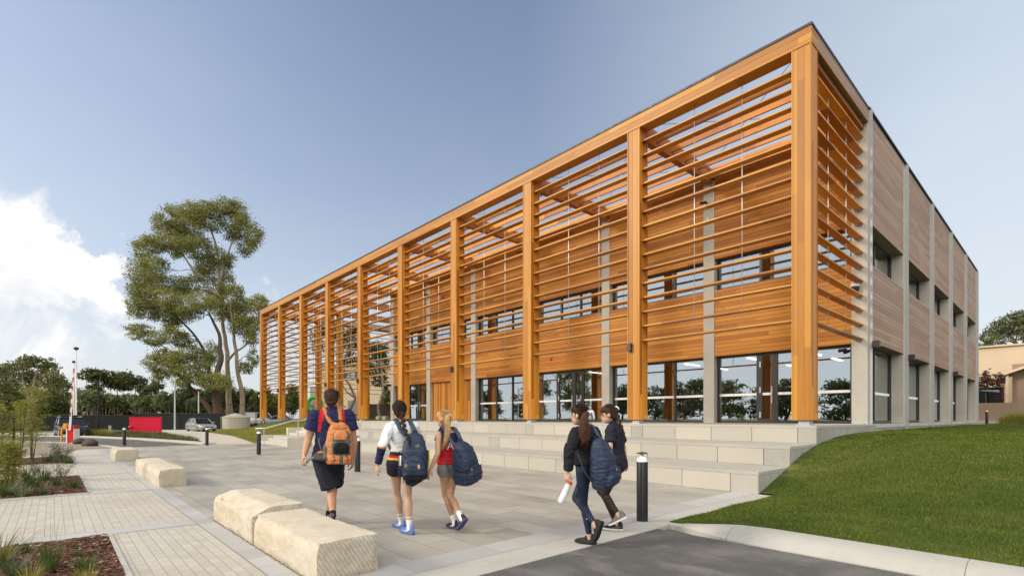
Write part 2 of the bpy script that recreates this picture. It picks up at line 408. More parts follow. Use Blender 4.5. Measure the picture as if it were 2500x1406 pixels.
# ================================================================== PEOPLE
UP = V((0,0,1))
def fuse(name, mb, mats, parent, voxel=.008, smooth=4, pick=None, wrinkle=0, wscale=9):
    """joins overlapping closed shapes into one continuous skin (voxel remesh + smoothing)"""
    me = bpy.data.meshes.new('t'); me.from_pydata(mb.v, [], mb.f)
    bm = bmesh.new(); bm.from_mesh(me); bmesh.ops.recalc_face_normals(bm, faces=bm.faces); bm.to_mesh(me); bm.free()
    o = bpy.data.objects.new('t', me); COL.objects.link(o)
    r = o.modifiers.new('r', 'REMESH'); r.mode = 'VOXEL'; r.voxel_size = voxel
    s = o.modifiers.new('s', 'SMOOTH'); s.factor = .5; s.iterations = smooth
    dg = bpy.context.evaluated_depsgraph_get(); me2 = bpy.data.meshes.new_from_object(o.evaluated_get(dg))
    bpy.data.objects.remove(o); bpy.data.meshes.remove(me); me2.name = name
    if not isinstance(mats, (list, tuple)): mats = [mats]
    me2.materials.clear()
    for m in mats: me2.materials.append(m)
    if wrinkle:
        N_ = [V(v.normal) for v in me2.vertices]
        for v, n_ in zip(me2.vertices, N_):
            p = V(v.co); k = noise.noise(V((p.x*wscale, p.y*wscale, p.z*wscale*.7)))+.8*(.5-abs(noise.noise(V((p.x*wscale*1.1+p.z*6+5, p.y*wscale*1.1, p.z*wscale*2.1))))*2)
            v.co = p+n_*k*wrinkle
    if pick:
        mi = np.zeros(len(me2.polygons), dtype=np.int32)
        for i, p in enumerate(me2.polygons): mi[i] = pick(p.center)
        me2.polygons.foreach_set('material_index', mi)
    else: me2.polygons.foreach_set('material_index', np.zeros(len(me2.polygons), dtype=np.int32))
    me2.polygons.foreach_set('use_smooth', np.ones(len(me2.polygons), dtype=bool))
    ob = bpy.data.objects.new(name, me2); COL.objects.link(ob)
    if parent is not None: ob.parent = parent; ob.location = -wloc(parent)
    return ob
def chain(mb, pts, rad, side=None, n=14, k=4, cap=True, hem=False):
    """tapering limb: pts joints, rad = radius or (side, depth) at each"""
    P = catmull(pts, k); R = lerpn([V((r, r, 0)) if not hasattr(r, '__len__') else V((r[0], r[1], 0)) for r in rad], k)
    rings = []; u = V(side) if side is not None else None
    def ring(c, t, a, b):
        w_ = t.cross(uu).normalized()
        return [c+uu*a*math.cos(2*math.pi*q/n)+w_*b*math.sin(2*math.pi*q/n) for q in range(n)]
    for i, p in enumerate(P):
        t = (P[min(i+1,len(P)-1)]-P[max(i-1,0)]).normalized()
        if u is None: u = t.cross(UP if abs(t.z) < .9 else V((1,0,0)))
        uu = (u-t*u.dot(t)).normalized(); u = uu if side is None else u
        if i == 0 and cap:
            for f in (.95, .55): rings.append(ring(p-t*min(R[0].x,R[0].y)*f, t, R[0].x*math.sqrt(max(1-f*f,.01)), R[0].y*math.sqrt(max(1-f*f,.01))))
        rings.append(ring(p, t, R[i].x, R[i].y))
        if i == len(P)-1 and cap:
            if hem: rings.append(ring(p+t*.003, t, R[i].x*.55, R[i].y*.55)); continue
            for f in (.55, .95): rings.append(ring(p+t*min(R[i].x,R[i].y)*f, t, R[i].x*math.sqrt(1-f*f), R[i].y*math.sqrt(max(1-f*f,.01))))
    mb.loft(rings)
def frame3(f, up=UP):
    f = V(f).normalized(); l = up.cross(f).normalized(); u = f.cross(l).normalized(); return f, l, u
def rot_of(f, up=UP):
    f, l, u = frame3(f, up); return Matrix((f, l, u)).transposed()      # local x=front, y=left, z=up
def solve(prev, u, v, L, sign):
    d = ray(u, v); o = CAM-prev; a = d.dot(d); b = 2*o.dot(d); c = o.dot(o)-L*L; disc = b*b-4*a*c
    t = -b/(2*a) if disc < 0 else (-b+sign*math.sqrt(disc))/(2*a)
    q = CAM+d*t
    if disc < 0: q = prev+(q-prev).normalized()*L
    return q
def ik(a, b, l1, l2, pole):
    d = b-a; L = min(d.length, (l1+l2)*.998); x = (l1*l1-l2*l2+L*L)/(2*L); h = math.sqrt(max(l1*l1-x*x, 0))
    dn_ = d.normalized(); p = (pole-dn_*pole.dot(dn_)).normalized(); return a+dn_*x+p*h
def heading(th): return CF*math.cos(R_(th))-CR*math.sin(R_(th))
def skin(name, c):
    m = NT(name); co = m.obj(); a = m.noise(co, 9, 4); b = m.noise(co, 60, 3)
    cc = m.mix(a, hsv(c, .86), hsv(c, 1.1)); cc = m.mix(m.math('MULTIPLY', b, .25), cc, (c[0]*1.05, c[1]*.75, c[2]*.7))
    m.bsdf(cc, .5, m.bump(b, .08, .004), 0, .4, Subsurface_Weight=.12, Subsurface_Scale=.01); return m.mat
def cloth(name, c, rough=.85, var=.18, weave=260):
    m = NT(name); co = m.obj(); a = m.noise(co, 7, 5, .6); w_ = m.noise(co, weave, 2); f = m.noise(m.mapped(co, (14,14,5)), 1.3, 4, .6, .8)
    m.bsdf(m.mix(m.math('ADD', m.math('MULTIPLY', a, .6), m.math('MULTIPLY', f, .4)), hsv(c, 1-var), hsv(c, 1+var)), rough, m.bump(m.math('ADD', m.math('MULTIPLY', w_, .25), f), .35, .012), 0, .25); return m.mat
def hairmat(name, c):
    m = NT(name); co = m.obj(); s_ = m.noise(m.mapped(co, (90,90,10)), 1.2, 4, .6, .6); a = m.noise(co, 6, 3)
    m.bsdf(m.mix(m.math('ADD', m.math('MULTIPLY', s_, .7), m.math('MULTIPLY', a, .3)), hsv(c, .55), hsv(c, 1.9)), .6, m.bump(s_, .5, .012), 0, .15); return m.mat
SK1 = skin('tanned skin', (.42,.235,.145)); SK2 = skin('fair skin', (.52,.33,.225)); SK3 = skin('sun browned skin', (.44,.255,.155))
C_NAVY = cloth('navy polo cloth', (.016,.018,.065)); C_BLACK = cloth('black fleece', (.010,.010,.013)); C_SHORT = cloth('dark navy shorts cloth', (.017,.019,.030)); C_WHITE = cloth('white jersey', (.68,.68,.70), .8, .06)
C_RED = cloth('red jersey', (.50,.012,.022)); C_LEG = cloth('navy leggings', (.014,.024,.050), .6, .1); C_BROWN = cloth('dark brown leggings', (.022,.016,.013), .65, .2); C_GREYC = cloth('grey jersey', (.20,.20,.20)); C_INK = cloth('ink navy polo', (.014,.015,.028))
C_BAG = cloth('navy bag nylon', (.022,.034,.068), .55, .22, 180); C_BAGD = cloth('dark bag trim', (.012,.015,.024), .6, .2); C_STRAP = cloth('slate strap webbing', (.045,.065,.10), .7, .15)
C_OR = cloth('orange bag nylon', (.47,.18,.06), .6, .15, 180); C_ORB = cloth('burnt orange bag trim', (.42,.16,.055), .65, .15); C_GR = cloth('grey green bag panel', (.085,.09,.082), .65, .15); C_MESH = cloth('black mesh pocket', (.008,.008,.009), .8, .2, 500)
C_YEL = cloth('acid yellow piping', (.55,.55,.02), .6, .1); C_ORS = cloth('orange stripe', (.65,.16,.03)); C_GOLD = cloth('gold stripe', (.75,.45,.04))
S_BLUE = cloth('blue boot upper', (.10,.17,.46), .45, .12, 120); S_BLK = cloth('black shoe mesh', (.018,.017,.018), .7, .3, 200); S_GRY = cloth('grey shoe mesh', (.12,.12,.12), .6, .3, 200); S_PUR = cloth('violet sole', (.07,.06,.16), .6, .1); S_WHT = plain('white sole', (.6,.6,.58), .6)
H_DK = hairmat('dark brown hair', (.022,.012,.009)); H_MID = hairmat('brown hair', (.036,.021,.014)); H_RED = hairmat('warm brown hair', (.055,.024,.014)); H_BL = hairmat('blonde hair', (.36,.23,.11))
EYE = plain('eye', (.02,.015,.012), .15); LIP = plain('lip', (.40,.20,.155), .5); WHITECLOTH = cloth('white ribbon', (.75,.74,.80), .7, .05)

def hand(mb, w_, d, s, palm, curl=.7, th=1):
    """palm and five fingers; d = forearm direction, palm = palm normal (towards the thigh)"""
    d = V(d).normalized(); p = (V(palm)-d*V(palm).dot(d)).normalized(); a = d.cross(p).normalized()*th      # a: towards the thumb
    c0, c1 = w_, w_+d*.088*s
    chain(mb, [w_-d*.01, w_+d*.03*s, w_+d*.065*s, c1], [(.026*s,.018*s),(.036*s,.016*s),(.041*s,.014*s),(.038*s,.011*s)], a, 12, 2)
    for i, (off, L) in enumerate(((.030,.072),(.010,.080),(-.010,.075),(-.029,.058))):
        b = c1+a*off*s-d*.006; q = [b]; ang = 0
        for sgm, fr in enumerate((.45,.30,.25)):
            ang += curl*(.5+.12*i)*(1.0 if sgm else .7); q.append(q[-1]+(d*math.cos(ang)+p*math.sin(ang))*L*fr*s)
        chain(mb, q, [.0088*s,.0082*s,.0075*s,.0062*s], None, 8, 2)
    b = w_+d*.022*s+a*.026*s
    q = [b, b+(d*.7+a*.6+p*.35)*.036*s, b+(d*1.5+a*.75+p*.8)*.034*s, b+(d*2.1+a*.6+p*1.2)*.034*s]
    chain(mb, q, [.014*s,.0115*s,.0095*s,.0075*s], None, 8, 2)
    return c1
def foot(parent, name, ank, d, up, s, upper, sole, sock=None, sock_h=0, shin=None, studs=None, extra=None):
    d = V(d).normalized(); l = V(up).cross(d).normalized(); u = d.cross(l).normalized()
    prof = [(-.080,.020,.06),(-.068,.032,.098),(-.04,.038,.116),(0,.040,.118),(.045,.042,.088),(.09,.046,.058),(.135,.046,.046),(.168,.036,.036),(.186,.018,.024)]
    base = ank-u*.082*s
    mb = MB(); rings = []
    for t, w_, h in prof:
        c = base+d*t*s
        rings.append([c+l*w_*s*math.cos(a)*(1 if math.sin(a) < .3 else .72)+u*(max(math.sin(a),-.0)*h*s+.014*s) for a in [2*math.pi*q/16 for q in range(16)]])
    mb.loft(rings); sh = fuse(name, mb, upper, parent, .006, 3)
    mb = MB(); rings = []
    for t, w_, h in prof:
        c = base+d*t*s*1.02; sp = .004*s+max(0, t-.12)*.12
        rings.append([c+l*(w_+.004)*s*sx+u*(z*s+sp) for sx, z in ((1,0),(1,.022),(-1,.022),(-1,0))])
    mb.loft(rings); mb.build('sole', sole, sh)
    if studs:
        mb = MB()
        for t in (-.055, -.03, .06, .1, .14):
            for q in (-.024, .024): mb.tube([base+d*t*s+l*q+u*.004, base+d*t*s+l*q-u*.012], [.008,.006], 6)
        mb.build('stud', studs, sh)
    lm = MB()
    for k in range(4):
        t = .035+k*.022; z = .098-.018*k; c = base+d*t*s+u*(z*s+.003); lm.tube([c-l*.02*s, c+u*.003, c+l*.02*s], .0035, 5)
    lm.build('lace', S_WHT if upper is not S_BLUE else C_LEG, sh)
    if extra:      # a pale sweep on the outer side
        pm, side_ = extra; mb = MB(); pts = []
        for t, z in ((-.055,.062),(-.02,.045),(.02,.036),(.06,.036)): pts.append(base+d*t*s+u*z*s+l*side_*.0405*s)
        mb.tube(pts, [.004,.010,.008,.004], 6); mb.build('side_flash', pm, sh)
    if sock is not None:
        mb = MB(); q = (shin-ank).normalized(); chain(mb, [ank-u*.03*s, ank+q*.03*s, ank+q*sock_h], [.040*s,.037*s,.041*s], None, 14, 3)
        m_ = sock if isinstance(sock, (list, tuple)) else [sock]
        pk = (lambda c: 1 if .030 < (c-ank).dot(q)-(sock_h-.045) < .038 else 2 if .014 < (c-ank).dot(q)-(sock_h-.045) < .024 else 0) if len(m_) > 1 else None
        fuse('sock', mb, m_, parent, .006, 2, pk)
    return sh
class P: pass
def person(label, H, pelvis, neck, head, thh, ths, thd, pitch, arms, legs, skinm, male=False, face_detail=True):
    """arms: {'A':(elbow uvs, wrist uvs, palm side, curl)}, legs: {'A':(ankle point, toe heading, toe pitch, knee heading)}; A = own left side"""
    o = P(); s = H/1.72; o.s = s
    pc = PD(*pelvis); nk = PD(*neck); hd = PD(*head)
    fh, fs_, fd = heading(thh), heading(ths), heading(thd)
    lh, ls_ = UP.cross(fh), UP.cross(fs_)
    o.root = thing('person', label, 'person', (pc.x, pc.y, 0)); o.fs, o.ls, o.fh, o.lh, o.pc, o.nk, o.hd = fs_, ls_, fh, lh, pc, nk, hd
    tdir = (nk-pc).normalized(); o.tdir = tdir
    kx = 1.12 if male else .93; hx = 1.0 if male else 1.03
    shw = .170*s*kx*(1.06 if male else .97)
    shc = nk-tdir*.075*s
    o.shA, o.shB = shc+ls_*shw, shc-ls_*shw
    o.hipA, o.hipB = pc+lh*.088*s, pc-lh*.088*s
    sp = lambda t: pc+(nk-pc)*t
    # (height fraction, half width, half depth) of the trunk
    o.trunk = [(-.13,.100*hx,.085),(-.03,.158*hx,.112),(.10,.163*hx,.116),(.28,.138*kx,.098),(.42,.132*kx,.095),(.62,.150*kx,.106),(.80,.160*kx,.104),(.91,.135*kx,.085),(1.0,.062*kx,.058)]
    if male: o.trunk[3] = (.28,.160,.118); o.trunk[4] = (.42,.158,.116)
    def trunk(mb, grow=0., lo=-1, hi=2, flare=0):
        T_ = [(t,a,b) for t,a,b in o.trunk if lo <= t <= hi]
        rings = []
        def lat(t): q = min(max(t,0),1); return (lh*(1-q)+ls_*q).normalized()
        fr = lambda t: lat(t).cross(UP) if False else tdir.cross(lat(t)).normalized()
        N = 18; rr = []
        for i in range(len(T_)-1):
            for k in range(4):
                q = k/4; rr.append(tuple(T_[i][j]+(T_[i+1][j]-T_[i][j])*q for j in range(3)))
        rr.append(T_[-1])
        for (t, a, b) in [(rr[0][0]-.03, rr[0][1]*.5, rr[0][2]*.5)]+rr+[(rr[-1][0]+.02, rr[-1][1]*.5, rr[-1][2]*.5)]:
            c = sp(t); L_ = lat(t); F_ = tdir.cross(L_)
            a_, b_ = a*s+grow+flare*max(0,.45-t), b*s+grow+flare*max(0,.45-t)
            rings.append([c+L_*a_*math.copysign(abs(math.cos(w_))**.85, math.cos(w_))+F_*b_*math.copysign(abs(math.sin(w_))**.9, math.sin(w_)) for w_ in [2*math.pi*k/N for k in range(N)]])
        mb.loft(rings)
    o.trunkfn = trunk
    mb = MB(); trunk(mb)
    o.arm = {}; ar = (1.12 if male else .86)*s
    for k_, (el, wr, palm, curl) in arms.items():
        sh = o.shA if k_ == 'A' else o.shB
        e = solve(sh, el[0], el[1], .178*H, el[2]); w_ = solve(e, wr[0], wr[1], .148*H, wr[2])
        o.arm[k_] = (sh, e, w_); sg = 1 if k_ == 'A' else -1
        chain(mb, [sh-ls_*sg*.02, sh+(e-sh)*.3, e-(e-sh)*.15, e, e+(w_-e)*.25, e+(w_-e)*.7, w_], [.056*ar,.052*ar,.042*ar,.040*ar,.043*ar,.032*ar,(.028*ar,.023*ar)])
        chain(mb, [shc+ls_*sg*.05*s+tdir*.03*s, shc+ls_*sg*.11*s+tdir*.015*s, sh], [.05*ar,.055*ar,.060*ar])
        hand(mb, w_, (w_-e), s*(1.04 if male else .95), (-ls_*sg*.9+fs_*.35) if palm is None else palm, curl, 1 if k_ == 'A' else -1)
    o.leg = {}; lr = (1.06 if male else .94)*s
    for k_, (an, toe, tp, kh) in legs.items():
        hp = o.hipA if k_ == 'A' else o.hipB; an = V(an)
        L1, L2 = .245*H, .246*H
        dist = (an-hp).length
        if dist > (L1+L2)*.995: q = dist/((L1+L2)*.995); L1 *= q; L2 *= q
        kn = ik(hp, an, L1, L2, heading(kh)); o.leg[k_] = (hp, kn, an)
        bk = -heading(kh)
        sd_ = UP.cross(heading(kh))
        chain(mb, [hp-UP*.02*s, hp+(kn-hp)*.35, hp+(kn-hp)*.75, kn, kn+(an-kn)*.12, kn+(an-kn)*.33+bk*.012*s, kn+(an-kn)*.7, an+(kn-an)*.08, an-UP*.02],
              [.092*lr,.083*lr,.062*lr,.053*lr,.050*lr,.056*lr,.040*lr,.034*lr,.035*lr], sd_)
    # neck and head
    R3 = rot_of(heading(thd)+UP*math.tan(R_(pitch)), UP); f3, l3, u3 = R3.col[0], R3.col[1], R3.col[2]
    o.R3 = R3; hs = s*1.06 if male else s*1.03; o.hs = hs; o.f3, o.l3, o.u3 = f3, l3, u3
    nr_ = .058*s if male else .048*s
    chain(mb, [nk-tdir*.04, nk+(hd-nk)*.35, hd-u3*.05*hs-f3*.02*hs], [nr_*1.25, nr_, nr_])
    mb.ball(hd-f3*.008*hs+u3*.012*hs, .094*hs, .075*hs, .103*hs, R3, 20, 14)
    mb.ball(hd+f3*.030*hs-u3*.052*hs, .058*hs, .056*hs, .064*hs, R3, 16, 10)
    mb.ball(hd+f3*.064*hs-u3*.090*hs, .020*hs, .024*hs, .020*hs, R3, 10, 6)
    chain(mb, [hd+f3*.082*hs+u3*.012*hs, hd+f3*.098*hs-u3*.012*hs, hd+f3*.103*hs-u3*.030*hs], [.009*hs,.010*hs,.0115*hs], None, 8, 2)
    mb.ball(hd+f3*.090*hs-u3*.058*hs, .012*hs, .024*hs, .010*hs, R3, 10, 6)
    mb.ball(hd+f3*.078*hs+u3*.028*hs, .016*hs, .050*hs, .012*hs, R3, 10, 6)
    for sg in (1,-1):
        mb.ball(hd+l3*sg*.077*hs-u3*.012*hs-f3*.005*hs, .020*hs, .010*hs, .032*hs, R3, 10, 8)
    o.body = fuse('body', mb, skinm, o.root, .0068, 3)
    for sg in (1,-1):
        e = MB(); e.ball(hd+f3*.079*hs+l3*sg*.030*hs+u3*.006*hs, .010, .013, .008, R3, 10, 6); e.build('eye', EYE, o.root, smooth=True)
        e = MB(); chain(e, [hd+f3*.091*hs+l3*sg*.014*hs+u3*.026*hs, hd+f3*.088*hs+l3*sg*.034*hs+u3*.031*hs, hd+f3*.076*hs+l3*sg*.052*hs+u3*.025*hs], [.004,.005,.003], None, 6, 2); e.build('eyebrow', H_DK, o.root, smooth=True)
    e = MB(); e.ball(hd+f3*.097*hs-u3*.058*hs, .008, .022, .006, R3, 10, 6); e.build('mouth', LIP, o.root, smooth=True)
    return o
def sleeves(o, mb, frac_, grow, ks='AB', r0=.070):
    """frac_: 0..1 upper arm, 1..2 forearm"""
    for k_ in ks:
        sh, e, w_ = o.arm[k_]; sg = 1 if k_ == 'A' else -1; s = o.s
        chain(mb, [o.nk-o.tdir*.05*s+o.ls*sg*.05*s, o.nk-o.tdir*.055*s+o.ls*sg*.11*s, sh], [.055*s+grow*.3,.062*s+grow*.5,.066*s+grow])
        if frac_ <= 1:
            q = sh+(e-sh)*frac_; chain(mb, [sh, sh+(q-sh)*.5, q], [(r0-.002)*s+grow,(r0-.008)*s+grow,(r0-.004)*s+grow*1.6], None, 18, 4, True, True)
        else:
            q = e+(w_-e)*(frac_-1); chain(mb, [sh, sh+(e-sh)*.5, e, e+(q-e)*.5, q-(q-e)*.05, q], [r0*s+grow,(r0-.010)*s+grow,(r0-.018)*s+grow,(r0-.024)*s+grow,(r0-.028)*s+grow,(r0-.036)*s+grow*.5])
def trousers(o, mb, frac_, grow, flare=0., top=.24):
    o.trunkfn(mb, grow, -.2, top)
    for k_ in 'AB':
        hp, kn, an = o.leg[k_]; s = o.s; sd_ = o.lh
        if frac_ <= 1: q = hp+(kn-hp)*frac_; chain(mb, [hp, hp+(q-hp)*.5, q], [.100*s+grow,.096*s+grow+flare*.5,.088*s+grow+flare], sd_, 18, 4, True, True)
        else: pass
def leggings(o, mb, frac_, grow):
    o.trunkfn(mb, grow, -.2, .3)
    for k_ in 'AB':
        hp, kn, an = o.leg[k_]; s = o.s*.94; q = kn+(an-kn)*(frac_-1); bk = -o.fh
        chain(mb, [hp-UP*.02, hp+(kn-hp)*.35, hp+(kn-hp)*.75, kn, kn+(an-kn)*.12, kn+(an-kn)*.33+bk*.010, kn+(an-kn)*min(.7,frac_-1.01), q],
              [.094*s+grow,.086*s+grow,.064*s+grow,.055*s+grow,.052*s+grow,.058*s+grow,.041*s+grow,.037*s+grow], o.lh)
def haircap(o, mb, full=1.0, long_=0):
    h, f3, l3, u3, R3, hs = o.hd, o.f3, o.l3, o.u3, o.R3, o.hs
    mb.ball(h-f3*.024*hs+u3*.022*hs, .092*hs*full, .083*hs*full, .104*hs*full, R3, 20, 12)
    mb.ball(h+f3*.018*hs+u3*.062*hs, .078*hs*full, .074*hs*full, .062*hs*full, R3, 18, 10)
    mb.ball(h-f3*.050*hs-u3*.035*hs, .052*hs*full, .066*hs*full, .062*hs, R3, 16, 10)
def strands(path, spread, n, mat, parent, length=1.0):
    """loose single hairs that leave the outline of the hair"""
    mb = MB(); Q = catmull(path, 4); r_ = random.Random(len(path)*7+n)
    for i in range(n):
        o3 = V((r_.gauss(0,1), r_.gauss(0,1), r_.gauss(0,.6)))*spread; a = r_.randint(0, max(0, len(Q)//3)); b = min(len(Q), a+max(3, int(len(Q)*r_.uniform(.4, length))))
        P_ = [q+o3*(.75+.5*k/len(Q))+V((r_.gauss(0,.003), r_.gauss(0,.003), 0)) for k, q in enumerate(Q[a:b])]
        if len(P_) > 1: mb.tube(P_, [.0016]*len(P_), 3)
    mb.build('loose_hair', mat, parent, smooth=True)
def capstrands(o, tie, n, mat, parent, short=False):
    r_ = random.Random(n); c = o.hd-o.f3*.018*o.hs+o.u3*.026*o.hs; mb = MB(); tie = V(tie).normalized()
    for i in range(n):
        d = V((r_.uniform(-1,.7), r_.gauss(0,.8), r_.uniform(-.35,1))); d.z = max(d.z, .25+d.x) if d.x > -.3 else d.z; d.normalize(); P_ = []
        for k in range(6):
            t = k/5*(.9 if not short else .12); q = (d*(1-t)+tie*t).normalized(); g = 1.03+r_.uniform(0,.012)+(.05*k/5 if short else .03*math.sin(3.14*k/5)*r_.random())
            P_.append(c+(o.f3*q.x*.096+o.l3*q.y*.087+o.u3*q.z*.106)*o.hs*g)
        mb.tube(P_, [.0017]*6, 3)
    mb.build('loose_hair', mat, parent, smooth=True)
def letter(txt, size, pos, right, up, mat, parent, name='lettering', depth=.002):
    cu = bpy.data.curves.new('t', 'FONT'); cu.body = txt; cu.size = size; cu.extrude = depth; cu.align_x = 'CENTER'; cu.align_y = 'CENTER'
    o = bpy.data.objects.new('t', cu); COL.objects.link(o); dg = bpy.context.evaluated_depsgraph_get()
    me = bpy.data.meshes.new_from_object(o.evaluated_get(dg)); bpy.data.objects.remove(o)
    r = V(right).normalized(); n_ = r.cross(V(up)).normalized(); u_ = n_.cross(r); me.transform(Matrix((r, u_, n_)).transposed().to_4x4()); me.transform(Matrix.Translation(V(pos)))
    me.materials.clear(); me.materials.append(mat); ob = bpy.data.objects.new(name, me); COL.objects.link(ob)
    if parent is not None: ob.parent = parent; ob.location = -wloc(parent)
    return ob
# ------------------------------------------------------------------ backpacks
class Pack:
    """frame of a backpack: x = to the viewer's right across the pack, y = outwards from the wearer's back, z = up"""
    def __init__(s, label, c, out, up, cat='backpack', k=(1,1,1)):
        s.k = k
        s.c = V(c); s.y = V(out).normalized(); s.z = V(up).normalized(); s.x = s.y.cross(s.z).normalized()*-1; s.z = (s.z-s.y*s.z.dot(s.y)).normalized()
        s.x = s.z.cross(s.y).normalized()
        s.x = -s.x if s.x.dot(CR) < 0 else s.x
        s.t = thing('backpack', label, cat, s.c)
    def p(s, x, y, z): return s.c+s.x*x*s.k[0]+s.y*y*s.k[1]+s.z*z*s.k[2]
    def blob(s, name, mat, prof, parent=None, pw=.62, n=24, wr=.008, voxel=.008, off=(0,0)):
        """prof: (z, half width, y back, y front) rings of a rounded rectangle"""
        mb = MB(); rings = []
        for (z, w_, y0, y1) in prof:
            cy_, hy = (y0+y1)/2, (y1-y0)/2
            rings.append([s.p(off[0]+w_*math.copysign(abs(math.cos(a))**pw, math.cos(a)), off[1]+cy_+hy*math.copysign(abs(math.sin(a))**pw, math.sin(a)), z) for a in [2*math.pi*k/n for k in range(n)]])
        mb.loft(rings); return fuse(name, mb, mat, parent or s.t, voxel, 3, None, wr, 11)
    def tube(s, name, mat, pts, r, parent=None, flat=None):
        mb = MB(); Q = [s.p(*q) if not isinstance(q, V) else q for q in pts]
        if flat is None: mb.tube(catmull(Q, 4), r, 8)
        else: chain(mb, Q, [(flat, r)]*len(Q), s.x, 10, 4)
        return mb.build(name, mat, parent or s.t, smooth=True)
    def patch(s, name, mat, x, z, y, w_, h, parent=None):
        mb = MB(); n = 14
        A = [s.p(x+w_*math.cos(2*math.pi*k/n), y, z+h*math.sin(2*math.pi*k/n)) for k in range(n)]; mb.loft([A, [q+s.y*.006 for q in A]])
        return mb.build(name, mat, parent or s.t)
    def straps(s, o, mat, w_=.028, xs=.075, ztop=.2, sides='AB', lower=True, zl=-.2):
        for k_ in sides:
            sg = 1 if k_ == 'A' else -1; side = o.ls*sg; base = s.p(0, .02, ztop)
            top = o.nk-o.tdir*.035*o.s+side*.085*o.s+UP*.048*o.s; fr = o.nk-o.tdir*.16*o.s+side*.13*o.s+o.fs*.135*o.s
            bk = (base+side*xs)*.5+(o.nk-o.tdir*.10*o.s+side*.085*o.s-o.fs*.128*o.s)*.5
            mb = MB(); Q = [base+side*xs*.6, bk, top-o.fs*.045, top+o.fs*.05, fr]
            if lower: Q += [o.nk-o.tdir*.30*o.s+side*.165*o.s+o.fs*.07, s.p(0, .02, zl)+side*.13]
            chain(mb, Q, [(w_, .008)]*5+([(w_*.6,.006),(w_*.5,.005)] if lower else []), side, 10, 5); mb.build('shoulder_strap', mat, s.t, smooth=True)
# ------------------------------------------------------------------ the man
def zp(u, z, D): p = PD(u, 1020, D); return V((p.x, p.y, z))
m_ = person('man in navy polo with red shoulder flashes and dark shorts, wearing the orange backpack', 1.86, (803,1119,7.02), (811,1001,7.0), (810,974,7.0), 14, 18, 12, -6,
   {'A': ((751,1078,-1), (742,1112,-1), None, .9), 'B': ((866,1082,-1), (861,1128,1), None, .9)},
   {'A': (zp(813,.175,6.72), -25, -48, 5), 'B': (zp(801,.088,7.20), 10, 0, 10)}, SK1, True)
mb = MB(); m_.trunkfn(mb, .022, -.06, 2, .07); sleeves(m_, mb, .62, .012, 'AB', .078)
def polo(c):  # red raglan flashes
    q = c-m_.nk; s_ = abs(q.dot(m_.ls)); h = -q.dot(m_.tdir); b = -q.dot(m_.fs)
    return 1 if b > .0 and h < .30 and abs(s_-(.125+.16*max(0,h-.03))) < .020+.012*(h < .16) else 0
sh = fuse('polo_shirt', mb, [C_NAVY, C_RED], m_.root, .008, 4, polo, .011, 8)
mb = MB(); chain(mb, [m_.nk-m_.tdir*.02, m_.nk+(m_.hd-m_.nk)*.30], [.076,.068], None, 18, 3); fuse('collar', mb, C_NAVY, sh, .006, 2)
letter('P', .055, m_.nk-m_.tdir*.11-m_.fs*.142+m_.ls*.055, -m_.ls, UP, C_GOLD, sh)
mb = MB(); trousers(m_, mb, .93, .016, .020); fuse('shorts', mb, C_SHORT, m_.root, .008, 4, None, .011, 8)
mb = MB(); haircap(m_, mb, .99); hr = fuse('hair', mb, H_MID, m_.root, .006, 1, None, .005, 40); capstrands(m_, (-.7,0,-.6), 420, H_MID, hr, True)
foot(m_.root, 'shoe', m_.leg['A'][2], heading(-25)*.62-UP*.75, heading(-25)*.75+UP*.62, 1.1, S_GRY, cloth('grey sole', (.2,.2,.18)), C_BLACK, .10, m_.leg['A'][1])
foot(m_.root, 'shoe', m_.leg['B'][2], heading(10), UP, 1.1, S_GRY, S_WHT, C_BLACK, .10, m_.leg['B'][1])
out = -heading(18)
k = Pack('orange and grey hiking backpack with a black mesh front pocket, on the man', m_.nk-m_.tdir*.445-heading(18)*.165-m_.ls*.125, out-UP*.02, m_.tdir+CR*-.05, k=(1.32,1.15,1.1))
k.blob('main_compartment', C_OR, [(-.255,.06,.0,.1),(-.25,.115,-.01,.16),(-.16,.135,-.02,.19),(0,.13,-.02,.18),(.14,.115,-.02,.15),(.22,.085,-.01,.11),(.25,.04,.02,.07)])
k.blob('side_panel', C_GR, [(-.22,.02,.0,.1),(-.18,.045,-.01,.165),(-.05,.045,-.01,.16),(.03,.02,.02,.1)], off=(-.108,.0))
k.blob('front_panel', C_GR, [(-.25,.06,.12,.17),(-.18,.085,.12,.205),(0,.092,.12,.20),(.12,.08,.1,.17),(.17,.05,.09,.13)], off=(.02,.0))
k.blob('top_pocket', C_OR, [(.035,.03,.13,.18),(.05,.06,.11,.215),(.10,.066,.10,.21),(.145,.055,.09,.185),(.165,.03,.09,.14)], off=(.015,.0))
k.blob('mesh_pocket', C_MESH, [(-.115,.05,.15,.20),(-.11,.075,.14,.225),(-.05,.078,.14,.226),(.0,.066,.13,.218),(.022,.035,.13,.19)], off=(.02,.0))
lp = k.blob('bottom_pocket', C_OR, [(-.25,.07,.1,.16),(-.235,.105,.09,.215),(-.17,.112,.09,.222),(-.13,.105,.1,.2)], off=(.01,.0))
for x in (-.05, .075): k.tube('cord', C_MESH, [(x-.015,.2,-.235),(x+.012,.226,-.18),(x-.01,.21,-.128)], .0035, lp)
k.blob('strap_panel', C_GR, [(-.245,.022,.1,.22),(-.18,.024,.1,.232),(-.125,.022,.1,.215)], off=(.022,.0), wr=0)
k.blob('lid', C_ORB, [(.16,.075,.0,.135),(.19,.085,-.005,.14),(.225,.07,.0,.12),(.24,.04,.02,.08)])
k.tube('grab_handle', C_BLACK, [(-.035,.02,.245),(-.02,.02,.275),(.02,.02,.275),(.035,.02,.245)], .007)
